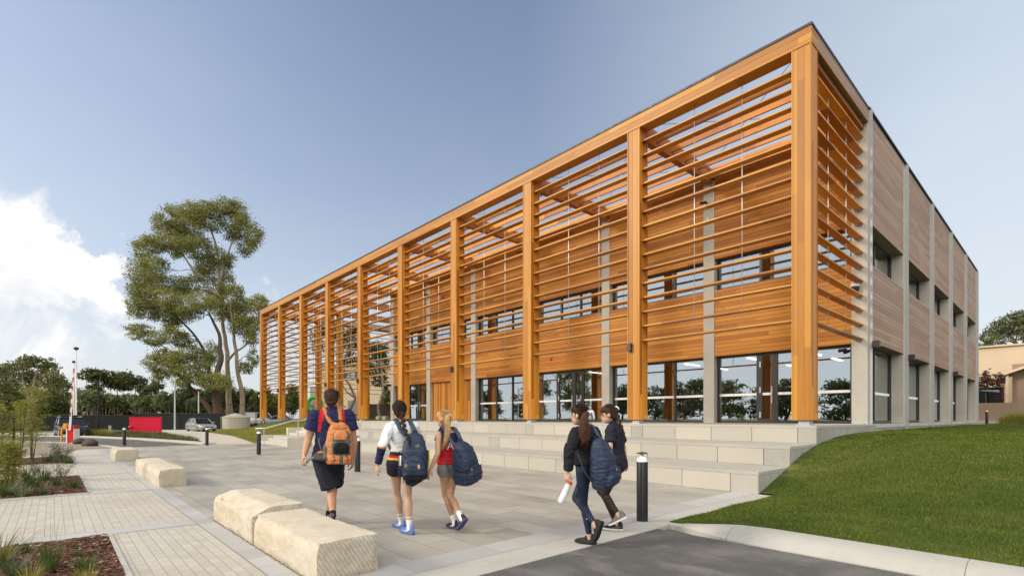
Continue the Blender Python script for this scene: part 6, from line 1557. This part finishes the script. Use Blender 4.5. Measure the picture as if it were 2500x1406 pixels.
# trees beyond the fence, each traced by crown centre and size (photo pixels), distance, look
def simple_tree(u, v, ru, rv, D, fol, brk, label, group, name='tree', leaf=.26, dens=1.05, base=0.0, fork=True, umb=False):
    if not umb: rv = rv*1.4; ru = ru*1.1; v = v+3
    else: rv = rv*1.45; v = v+3
    k = D/FOC; b = PD(u, 1020, D); b.z = base; top = PD(u, v, D)
    n = max(5, int(4+ru*rv/60)); cl = []
    for i in range(n):
        a = rnd.uniform(0, 6.28); r = math.sqrt(rnd.random())*.8
        zz = rnd.uniform(-.6,.6)*(1-r*.5) if not umb else rnd.uniform(-.5,.75)*(1-.7*r*r)
        c = top+V((math.cos(a)*r*ru*k, math.sin(a)*r*ru*k, zz*rv*k)); q = rnd.uniform(.34,.52)
        cl.append((c, ru*k*q, ru*k*q, max(rv*k*q*1.15, .3)))
    tr = []; s = rnd.choice((-1,1)); hub = b*.45+top*.55
    tr.append(([b, b+(hub-b)*.5+V((.15*s,.1,0)), hub, top], max(.10, ru*k*.075), .04))
    if fork:
        for q in (-1, 1): tr.append(([b+V((.05*q,0,.1)), b+(hub-b)*.6+CR*q*ru*k*.2, hub+CR*q*ru*k*.4, top+CR*q*ru*k*.5+V((0,0,-rv*k*.2))], max(.07, ru*k*.05), .03))
    return tree(name, label, b, tr, cl, leaf, dens, fol, brk, group)
FG = 'trees beyond the black fence'
TL = [(224,917,27,14,92,F_DARK,1,'dark umbrella crowned tree right behind the upright boom arm'),(286,929,33,19,95,F_DARK,1,'wide dark umbrella tree above the red cabinet\'s left end'),
 (331,934,24,14,98,F_DARK,1,'dark flat topped tree above the red cabinet\'s right half'),(232,946,17,9,90,F_DARK,1,'small dark tree top just behind the lamp arm'),(362,948,22,13,94,F_DARK,1,'dark rounded tree between the red cabinet and the plain pole'),(381,938,14,10,99,F_DARK,1,'small dark crown peeking up left of the plain grey pole'),
 (213,967,27,19,76,F_PALE,0,'pale green many stemmed tree immediately right of the boom arm'),(259,975,19,13,78,F_PALE,0,'pale green tree just right of the lamp post'),(299,975,24,16,77,F_DARK,0,'dark bushy tree directly over the red cabinet'),(340,978,18,14,75,F_PALE,0,'pale green small tree over the red cabinet\'s right end'),
 (371,979,18,18,76,F_MID,0,'olive tree with bare forked trunk right of the red cabinet'),(404,976,22,17,75,F_PALE,0,'pale green tree left of the plain grey pole'),(434,976,20,22,79,F_DARK,0,'dark tree standing behind the plain grey pole'),(474,982,18,15,76,F_PALE,0,'pale green tree between the two plain grey poles'),
 (500,968,22,22,86,F_DARK,0,'dark tree behind the forked eucalypt trunk, left of it'),(455,960,26,16,90,F_DARK,0,'dark spreading tree low behind the eucalypt\'s hanging branches'),(547,962,30,24,96,F_DARK,0,'dark tree right behind the water tank'),(598,968,22,20,98,F_DARK,0,'dark round tree between the pale trunk and the golden end post'),
 (150,985,24,24,80,F_DARK,0,'dark tree behind the four wheel drive'),(110,985,26,26,82,F_DARK,0,'dark tree behind the feathery wattle, left of the four wheel drive'),(30,985,34,30,80,F_DARK,0,'dark tree at the left edge behind the wattles'),
 (622,980,13,15,88,F_YEL,0,'yellow green tree left of the golden end post'),(664,980,17,16,90,F_YEL,0,'yellow green tree seen between the first two golden posts'),(712,968,17,30,90,F_MID,0,'olive loose tree seen between the second and third golden posts'),(745,992,10,12,95,F_DARK,0,'small dark tree left of the cream building'),(650,955,12,9,110,F_DARK,1,'small dark umbrella tree above the white van')]
for i, (u, v, ru, rv, D, fol, umb, lab) in enumerate(TL):
    simple_tree(u, v, ru, rv, D, fol, B_GREY if fol is F_PALE else B_DARK, lab, FG, 'tree', .22 if D > 85 else .17, 1.0, 0, not umb or True, bool(umb))
# far wood that closes the view between the trunks
pts = []
for i in range(230):
    u = rnd.uniform(-160, 690); D = rnd.uniform(104, 122); v = rnd.uniform(975, 1012)
    if 300 < u < 330 and v < 985: v = 995
    c = PD(u, v, D); pts.append((c, 1.9, 1.9, 1.4))
o = mesh_np('far_wood', leaf_quads(clump_points(pts, .55, .5), .5, .5), 4, F_DARK); o['kind'] = 'stuff'; o['label'] = 'dark far off wood filling the gaps between the trees beyond the fence'
# twisted trees at the open end of the building
kx, ky, ks = 620, 880, 6.391
def clp(rows, D, dd): return traced(rows, 0, 0, 1.0, D, dd)
tw1 = [(tline([(1440,900),(1460,830),(1510,720),(1580,600),(1560,520),(1500,400),(1440,320),(1360,260)], kx, ky, ks, 47, 1.25), .17, .08), (tline([(1560,570),(1450,490),(1410,430),(1370,370)], kx, ky, ks, 47), .09, .03)]
b = PD(845, 1020, 47); b.z = 1.25
tree('twisted_tree', 'dark conifer like tree with a twisted bare trunk behind the man, seen through the louvres', b, tw1, clp([(775,832,20,28),(796,815,20,20),(850,830,25,28),(862,868,18,25),(843,880,14,16),(890,845,20,20),(826,812,18,18),(870,815,20,18)], 51, 1.5), .13, 1.1, F_DARK, B_GREY, 'twisted trees behind the louvre frame')
b = PD(930, 1020, 46); b.z = 1.25
tw2 = [([PD(928,1022,46), PD(925,1008,46), PD(924,990,46), PD(931,975,46), PD(936,950,46), PD(934,910,47)], .16, .08)]
tree('twisted_tree', 'dark tree with a pale bent trunk above the small far sandstone blocks', b, tw2, clp([(915,860,24,25),(935,885,18,28),(910,905,18,16),(930,850,20,15),(938,935,13,18),(944,960,10,14),(920,930,12,12)], 49, 1.2), .12, 1.1, F_DARK, B_GREY, 'twisted trees behind the louvre frame')
o = simple_tree(944, 972, 12, 14, 47, F_YEL, B_DARK, 'yellow green shrub against the end concrete column', None, 'shrub', .09, .9, 1.25)
o['category'] = 'shrub'
# right hand side
rx_, ry_, rs_ = 2340, 720, 4.1375
c5 = [(620,200,80,40),(540,250,80,50),(450,300,80,50),(380,350,70,50),(310,420,70,50),(250,490,60,40),(230,530,40,25),(640,280,70,60),(560,350,90,50),(650,360,60,50),(450,400,90,50),(360,470,80,40),(620,430,60,30),(340,520,70,25),(700,250,80,80),(720,400,70,60),(800,220,90,60),(820,380,90,80)]
tr5 = [(tline([(660,760),(640,600),(600,500),(540,430),(470,410)], rx_, ry_, rs_, 72, 1.0), .35, .08), (tline([(620,540),(660,470),(700,380),(720,300)], rx_, ry_, rs_, 72), .2, .06), (tline([(600,500),(500,460),(400,470)], rx_, ry_, rs_, 72), .14, .04)]
tree('spreading_tree', 'domed olive green tree rising behind the tan building on the right', PD(2498, 1020, 72)-V((0,0,.5)), tr5, traced(c5, rx_, ry_, rs_, 72, 2), .17, 1.0, F_MID, B_GREY)
cl = traced([(230,860,50,60),(290,830,40,70),(350,850,50,50),(420,850,40,60),(280,910,60,50),(380,900,50,40),(450,840,30,40)], rx_, ry_, rs_, 42.5, .4)
b = PD(2405, 1020, 42.5); b.z = 1.05
tree('bronze_shrub', 'bronze leaved shrub against the tan wall behind the brown low wall', b, [([b, b+V((.1,0,1.5)), b+V((0,0,3.0))], .1, .04)], cl, .12, .9, F_RED, B_DARK, None, .03, 'shrub')
# trees across the road behind the viewer: the windows mirror them
MG = 'trees across the road mirrored in the windows'
def mtree(x, y, h, w_, fol, label, leaf=.24):
    w_ *= .78; b = V((x, y, 0)); cl = []
    for i in range(20):
        a = rnd.uniform(0, 6.28); r = math.sqrt(rnd.random())*w_*.95; z = h*rnd.uniform(.26,.92)
        cl.append((V((x+math.cos(a)*r, y+math.sin(a)*r, z)), w_*.4, w_*.4, h*.13))
    tr = [([b, b+V((.3,.1,h*.3)), b+V((.1,.4,h*.6)), b+V((0,0,h*.85))], .22, .06), ([b+V((0,0,h*.2)), b+V((w_*.3,0,h*.45)), b+V((w_*.5,.2,h*.7))], .12, .04)]
    return tree('tree', label, b, tr, cl, leaf, .8, fol, B_DARK, MG)
for (x, y, h, w_, fol, lab) in ((-12,-47,7.0,5.5,F_DARK,'dark tree mirrored in the pane right of the corner post'),(-22,-49,6.8,4.8,F_DARK,'dark tree mirrored left of the double door by the corner post'),(-30,-46,7.0,4.6,F_MID,'olive tree mirrored in the second bay from the corner'),
  (-38,-48,7.0,4.4,F_DARK,'dark tree mirrored beside the second golden post'),(-47,-47,7.6,4.6,F_DARK,'dark tree mirrored in the third bay'),(-60,-50,13.5,4.2,F_EUC,'tall loose eucalypt mirrored in the middle doors'),(-72,-50,9,4.5,F_MID,'olive tree mirrored in the sage walled bay'),(-86,-50,8,4.5,F_DARK,'dark tree mirrored in the far left doors'),(0,-52,9,5,F_MID,'olive tree mirrored nearest the right hand corner column')):
    mtree(x, y, h, w_, fol, lab)

# ---------------------------------------------------------------- tussocks and shrubs
def blades(n, h, spread, width, lean=.6, seg=3, curl=.5):
    """arching tapered blades from one crown, as quads"""
    q = []
    for i in range(n):
        a = nr.uniform(0, 2*np.pi); L = h*nr.uniform(.55, 1.15); ln = lean*nr.uniform(.15, 1.1)
        d = np.array([np.cos(a), np.sin(a), 0]); w_ = np.array([-np.sin(a), np.cos(a), 0])*width*nr.uniform(.7, 1.2)
        b = d*spread*nr.uniform(0, .5)+np.array([nr.randn()*.02*spread, nr.randn()*.02*spread, -.02]); prev = b
        for s in range(seg):
            t = (s+1)/seg; p = b+d*(L*ln*t+curl*L*ln*t*t*.6)+np.array([0,0,L*(t-.35*ln*curl*t*t)])
            f0, f1 = 1-s/seg*.8, 1-(s+1)/seg*.85
            q += [prev-w_*f0, prev+w_*f0, p+w_*f1, p-w_*f1]; prev = p
    return np.array(q)
def tuft(name, label, loc, n, h, spread, width, fol, group, lean=.6, cat='grass tuft', extra=None):
    v = blades(n, h, spread, width, lean)
    if extra is not None: v = np.concatenate([v, extra])
    o = mesh_np(name, v, 4, fol); o.location = loc; return tag(o, label, cat, group)
G1 = 'plants in the nearest garden bed'; G2 = 'plants in the middle garden bed'; G3 = 'plants in the farthest garden bed'
def gz(u, v): p = PZ(u, v, .04); return (p.x, p.y, .03)
tuft('grass_tuft', 'tall upright green tussock with long thin stems in the nearest bed', gz(122,1392), 150, .30, .16, .0035, F_TUFT, G1, .3, extra=blades(18,.62,.12,.0018,.38,4,.3))
tuft('grass_tuft', 'rounded green tussock nearest the right edge of the nearest bed', gz(207,1390), 170, .20, .14, .003, F_TUFT, G1, .7)
tuft('grass_tuft', 'small dark green tussock at the back rim of the nearest bed', gz(62,1346), 110, .17, .10, .003, F_TUFT, G1, .5, extra=blades(8,.3,.1,.0015,.6))
tuft('grass_tuft', 'low faded tussock near the back corner of the nearest bed', gz(190,1332), 90, .09, .12, .003, F_GREYSH, G1, .9)
tuft('grass_tuft', 'small olive tussock in the middle of the nearest bed behind the rounded one', gz(193,1352), 80, .10, .1, .003, F_TUFT, G1, .9)
tuft('grass_tuft', 'pale straw tipped tussock cut by the bottom edge of the photo', gz(213,1412), 120, .15, .12, .003, F_STRAW, G1, .8)
tuft('flax_plant', 'yellow green broad leaved flax at the left edge of the nearest bed', gz(-8,1375), 60, .34, .12, .011, F_YEL, G1, .8, 'plant')
tuft('grass_tuft', 'blue green arching tussock in the lower left corner of the nearest bed', gz(34,1402), 150, .24, .16, .0035, F_BLUE, G1, .8, extra=blades(10,.4,.12,.0018,.7))
tuft('grass_tuft', 'pale dry tussock between the corner flax and the tall tussock', gz(72,1412), 100, .18, .14, .003, F_STRAW, G1, 1.0)
for (u, v, n, h, sp, wd, fo, ln, lab) in ((180,1190,120,.26,.2,.005,F_TUFT,.7,'olive tussock nearest the right end of the middle bed'),(140,1184,110,.28,.2,.005,F_BLUE,.6,'blue green tussock in the middle bed left of the rightmost one'),(108,1172,130,.38,.2,.006,F_TUFT,.6,'bright green dense tussock at the centre of the middle bed'),
   (98,1204,120,.26,.2,.005,F_BLUE,.7,'low bluish tussock on the front rim of the middle bed'),(78,1190,120,.34,.22,.007,F_TUFT,.7,'strappy green plant just left of the bright dense tussock'),(54,1208,70,.26,.18,.008,F_PALE,.8,'pale strappy tuft on the front rim below the black stake'),
   (34,1206,60,.22,.18,.007,F_PALE,.8,'small pale strappy tuft left of the black stake foot'),(64,1172,110,.40,.22,.008,F_TUFT,.6,'tall strappy plant behind the black stake'),(10,1208,90,.34,.25,.01,F_TUFT,.8,'leafy strappy plant at the left end of the middle bed'),(20,1186,90,.42,.25,.012,F_YEL,.8,'broad leaved green plant around the foot of the black stake')):
    tuft('strappy_plant' if 'strappy' in lab or 'leaved' in lab else 'grass_tuft', lab, gz(u, v), n, h, sp, wd, fo, G2, ln, 'plant' if 'plant' in lab else 'grass tuft')
def wispy(name, label, loc, h, w_, n, leaf, fol, group, cat='shrub', stems=9):
    t = thing(name, label, cat, loc, 0, group); mb = MB(); tips = []
    for i in range(stems):
        a = rnd.uniform(0, 6.28); r = w_*rnd.uniform(.2, 1); tip = V((math.cos(a)*r, math.sin(a)*r, h*rnd.uniform(.6, 1)))
        P = limb_path((0,0,-.02), tip, .1, 4); mb.tube(P, [.006+(.002-.006)*k/(len(P)-1) for k in range(len(P))], 4); tips += P[4:]
    mb.build('stems', B_DARK, t, local=True)
    k = np.array([tuple(rnd.choice(tips)) for _ in range(n)])+nr.randn(n,3)*np.array([w_,w_,h*.5])*.16
    o = mesh_np('foliage', leaf_quads(k, leaf, .16, -.3), 4, fol, t); o.location = (0,0,0); return t
wispy('wispy_shrub', 'grey wiry shrub at the back of the middle bed, right one of two', gz(152,1166), .55, .32, 900, .022, F_GREYSH, G2)
wispy('wispy_shrub', 'grey wiry shrub at the back of the middle bed, left one of two', gz(85,1160), .52, .3, 800, .022, F_GREYSH, G2)
wispy('wispy_shrub', 'blue green fine leaved bush at the right end of the farthest bed', gz(152,1126), .62, .42, 1600, .035, F_BLUE, G3)
tuft('grass_tuft', 'low green tussock at the front right corner of the farthest bed', gz(165,1128), 140, .28, .3, .007, F_TUFT, G3, .8)
tuft('grass_tuft', 'olive tussock under the tall wattle in the farthest bed', gz(118,1126), 140, .4, .35, .008, F_TUFT, G3, .7)
wispy('wispy_shrub', 'straw coloured wiry bush in the farthest bed at the left edge', gz(20,1130), .7, .5, 1200, .035, F_GREYSH, G3)
def wattle(label, loc, h, w_, seed, lean=(0,0)):
    """young feathery wattle: arching branchlets carrying fine paired leaflets"""
    t = thing('young_wattle', label, 'sapling', loc, 0, 'feathery young wattles'); r_ = random.Random(seed); mb = MB(); Q = []; D_ = []
    for s in range(3):
        a = r_.uniform(0, 6.28); top = V((math.cos(a)*w_*.28+lean[0], math.sin(a)*w_*.28+lean[1], h*r_.uniform(.8, 1)))
        P = catmull([V((0,0,-.02)), top*.35+V((.03,.02,0)), top*.7, top], 6); mb.tube(P, [.016+(.004-.016)*k/(len(P)-1) for k in range(len(P))], 5)
        for p in P[5:]:
            for b_ in range(2):
                a2 = r_.uniform(0, 6.28); L = w_*r_.uniform(.35, .8)*(1.15-.5*p.z/h); d = V((math.cos(a2), math.sin(a2), r_.uniform(.15,.7)))
                br = catmull([p, p+d*L*.5, p+d*L+V((0,0,-.18*L))], 5); mb.tube(br, [.004]*len(br), 3)
                for c in br[3:]:
                    for f in range(5):
                        Q.append(tuple(c+V((r_.gauss(0,.05), r_.gauss(0,.05), r_.gauss(0,.05))))); dd = d+V((r_.uniform(-1,1), r_.uniform(-1,1), r_.uniform(-.9,.5))); D_.append(tuple(dd))
    mb.build('stem', B_DARK, t, local=True)
    Q = np.array(Q); d = unit(np.array(D_)); e = unit(np.cross(d, nr.randn(len(d),3))); s = nr.uniform(.035,.085,(len(d),1))
    v = np.stack([Q-d*s*.2, Q+e*s*.1+d*s*.4, Q+d*s, Q-e*s*.1+d*s*.4], 1).reshape(-1,3)
    o = mesh_np('foliage', v, 4, F_FERN, t); o.location = (0,0,0); return t
wattle('tall feathery yellow green wattle sapling in the farthest bed, nearest the boom gate', gz(80,1128), 2.65, .72, 3)
wattle('feathery wattle sapling in the farthest bed, second from the boom gate', gz(48,1133), 2.0, .6, 8)
wattle('feathery wattle sapling at the left edge behind the black stake', gz(-6,1172), 1.75, .5, 5)
wattle('small leafy wattle tied to the black stake in the middle bed', gz(14,1196), 1.0, .36, 12)
g = gz(34,1168); t = thing('plant_stake', 'black timber stake with a pale tie in the middle bed', 'stake', g)
mb = MB(); mb.box(-.022,-.022,-.02,.022,.022,1.62); mb.build('stake', M['black'], t, local=True)
mb = MB(); mb.box(-.026,-.026,.86,.026,.026,.93); mb.build('tie', plain('hessian tie', (.42,.36,.25), .9), t, local=True)
g = gz(76,1122); mb = MB(); mb.box(-.022,-.022,-.02,.022,.022,1.3); o = mb.build('plant_stake', M['black']); o.location = g; tag(o, 'dark slim stake inside the tall wattle of the farthest bed', 'stake')
# grasses round the lamp and ground cover beyond the road
for i, (u, lab) in enumerate(((217,'yellow green grass clump, leftmost beside the dark car'),(228,'yellow green grass clump just left of the lamp post'),(243,'yellow green grass clump at the lamp post foot'),(255,'yellow green grass clump right of the lamp post'),(263,'yellow green grass clump next to the grey pillar'))):
    g = PZ(u, 1062.5+.4*i); tuft('grass_clump', lab, (g.x, g.y, .0), 160, .62, .75, .02, F_STRAW if i != 1 else F_YEL, 'yellow grass clumps round the street lamp', .6)
def inside_poly(x, y, P):
    r = False
    for (x1, y1), (x2, y2) in zip(P, P[1:]+P[:1]):
        if (y1 > y) != (y2 > y) and x < (x2-x1)*(y-y1)/(y2-y1)+x1: r = not r
    return r
VERGE = [(-33.6,-6.65),(-37.4,-6.35),(-51.6,-6.15),(-60.6,-8.2),(-53,-10.9),(-47.5,-10.7),(-39.3,-8.5),(-34.5,-7.6)]
sheet('garden_verge', VERGE, .012, M['mulch'])
Q = []
while len(Q) < 900:
    x, y = rnd.uniform(-61,-33), rnd.uniform(-11,-6)
    if inside_poly(x, y, VERGE): Q.append((x, y))
Vv = []
for (x, y) in Q:
    b = blades(9, .30, .3, .016, .8, 2); Vv.append(b+np.array([x, y, .0]))
o = mesh_np('ground_cover', np.concatenate(Vv), 4, foliage('verge ground cover', [(.035,.05,.012),(.085,.10,.028),(.16,.15,.05)], .25)); o['kind'] = 'stuff'; o['label'] = 'low green brown ground cover planting beyond the far kerb'
rp = [(2450,1032,.8),(2466,1036,1.0),(2482,1038,1.1),(2496,1034,1.2),(2474,1027,1.1),(2492,1042,.8)]
for (u, v, h), lab in zip(rp, ('small straw tussock nearest the far bollard','straw tussock second from the far bollard','straw tussock third from the far bollard, in front','tall straw tussock at the right photo edge','straw tussock behind the others by the brown wall','low straw tussock spilling over the lawn at the right edge')):
    g = PD(u, v, 33); g.z = 1.05; tuft('grass_tussock', lab, g, 200, h*.8, .6, .012, F_STRAW, 'straw tussocks before the brown wall', .6)
# small fallen leaves and debris near the kerb are left to the lawn edge
# ---------------------------------------------------------------- lawn blades
def lawn_blades(n, xr, yr, keep, hf, hgt, wid, fol, label):
    X = []; cnt = 0
    while cnt < n:
        x = nr.uniform(*xr, 60000); y = nr.uniform(*yr, 60000)
        dx, dy = x-CAM.x, y-CAM.y; Dd = dx*CF.x+dy*CF.y; r = (dx*CR.x+dy*CR.y)/np.maximum(Dd, .1)
        k = (Dd > 3.2)&(np.abs(r) < 1.4)&(nr.rand(60000) < np.minimum(1, (6.0/np.maximum(Dd,1))**1.6))&keep(x, y)
        X.append(np.stack([x[k], y[k], Dd[k]], 1)); cnt += int(k.sum())
    X = np.concatenate(X)[:n]
    z = np.array([hf(a, b) for a, b, _ in X]); base = np.stack([X[:,0], X[:,1], z-.004], 1)
    D_ = X[:,2:3]; sc_ = np.clip(D_/7, .8, 3.0)
    patch = np.array([noise.noise(V((a*.8, b*1.6, 7)))+.6*noise.noise(V((a*3, b*4, 2))) for a, b, _ in X])[:,None]
    a = nr.uniform(0, 2*np.pi, len(X)); d = np.stack([np.cos(a), np.sin(a), np.zeros(len(X))], 1); w_ = np.stack([-np.sin(a), np.cos(a), np.zeros(len(X))], 1)
    h = hgt*nr.uniform(.5, 1.2, (len(X),1))*(1+.35*patch)*np.sqrt(sc_); ww = wid*sc_*nr.uniform(.7,1.3,(len(X),1))
    tip = base+d*h*nr.uniform(.2, 1.0, (len(X),1))+np.array([0,0,1])*h
    o = mesh_np('grass', np.stack([base-w_*ww, base+w_*ww, tip], 1).reshape(-1,3), 3, fol); o['kind'] = 'stuff'; o['label'] = label
lawn_blades(300000, (.3, 26), (-7.1, 24), lambda x, y: ((x > .42)|(y > -3.3))&(y > -7.09), lawn_h, .034, .0036, F_LAWN, 'short mown green grass of the sloping lawn on the right')
lawn_blades(26000, (-60, -28.6), (-4.6, 4), lambda x, y: y > np.interp(x, [-75,-56.7,-42.9,-28.3], [-.4,-1.4,-2.3,-4.5]), bank_h, .05, .006, F_BANK, 'mown green grass of the left lawn bank')
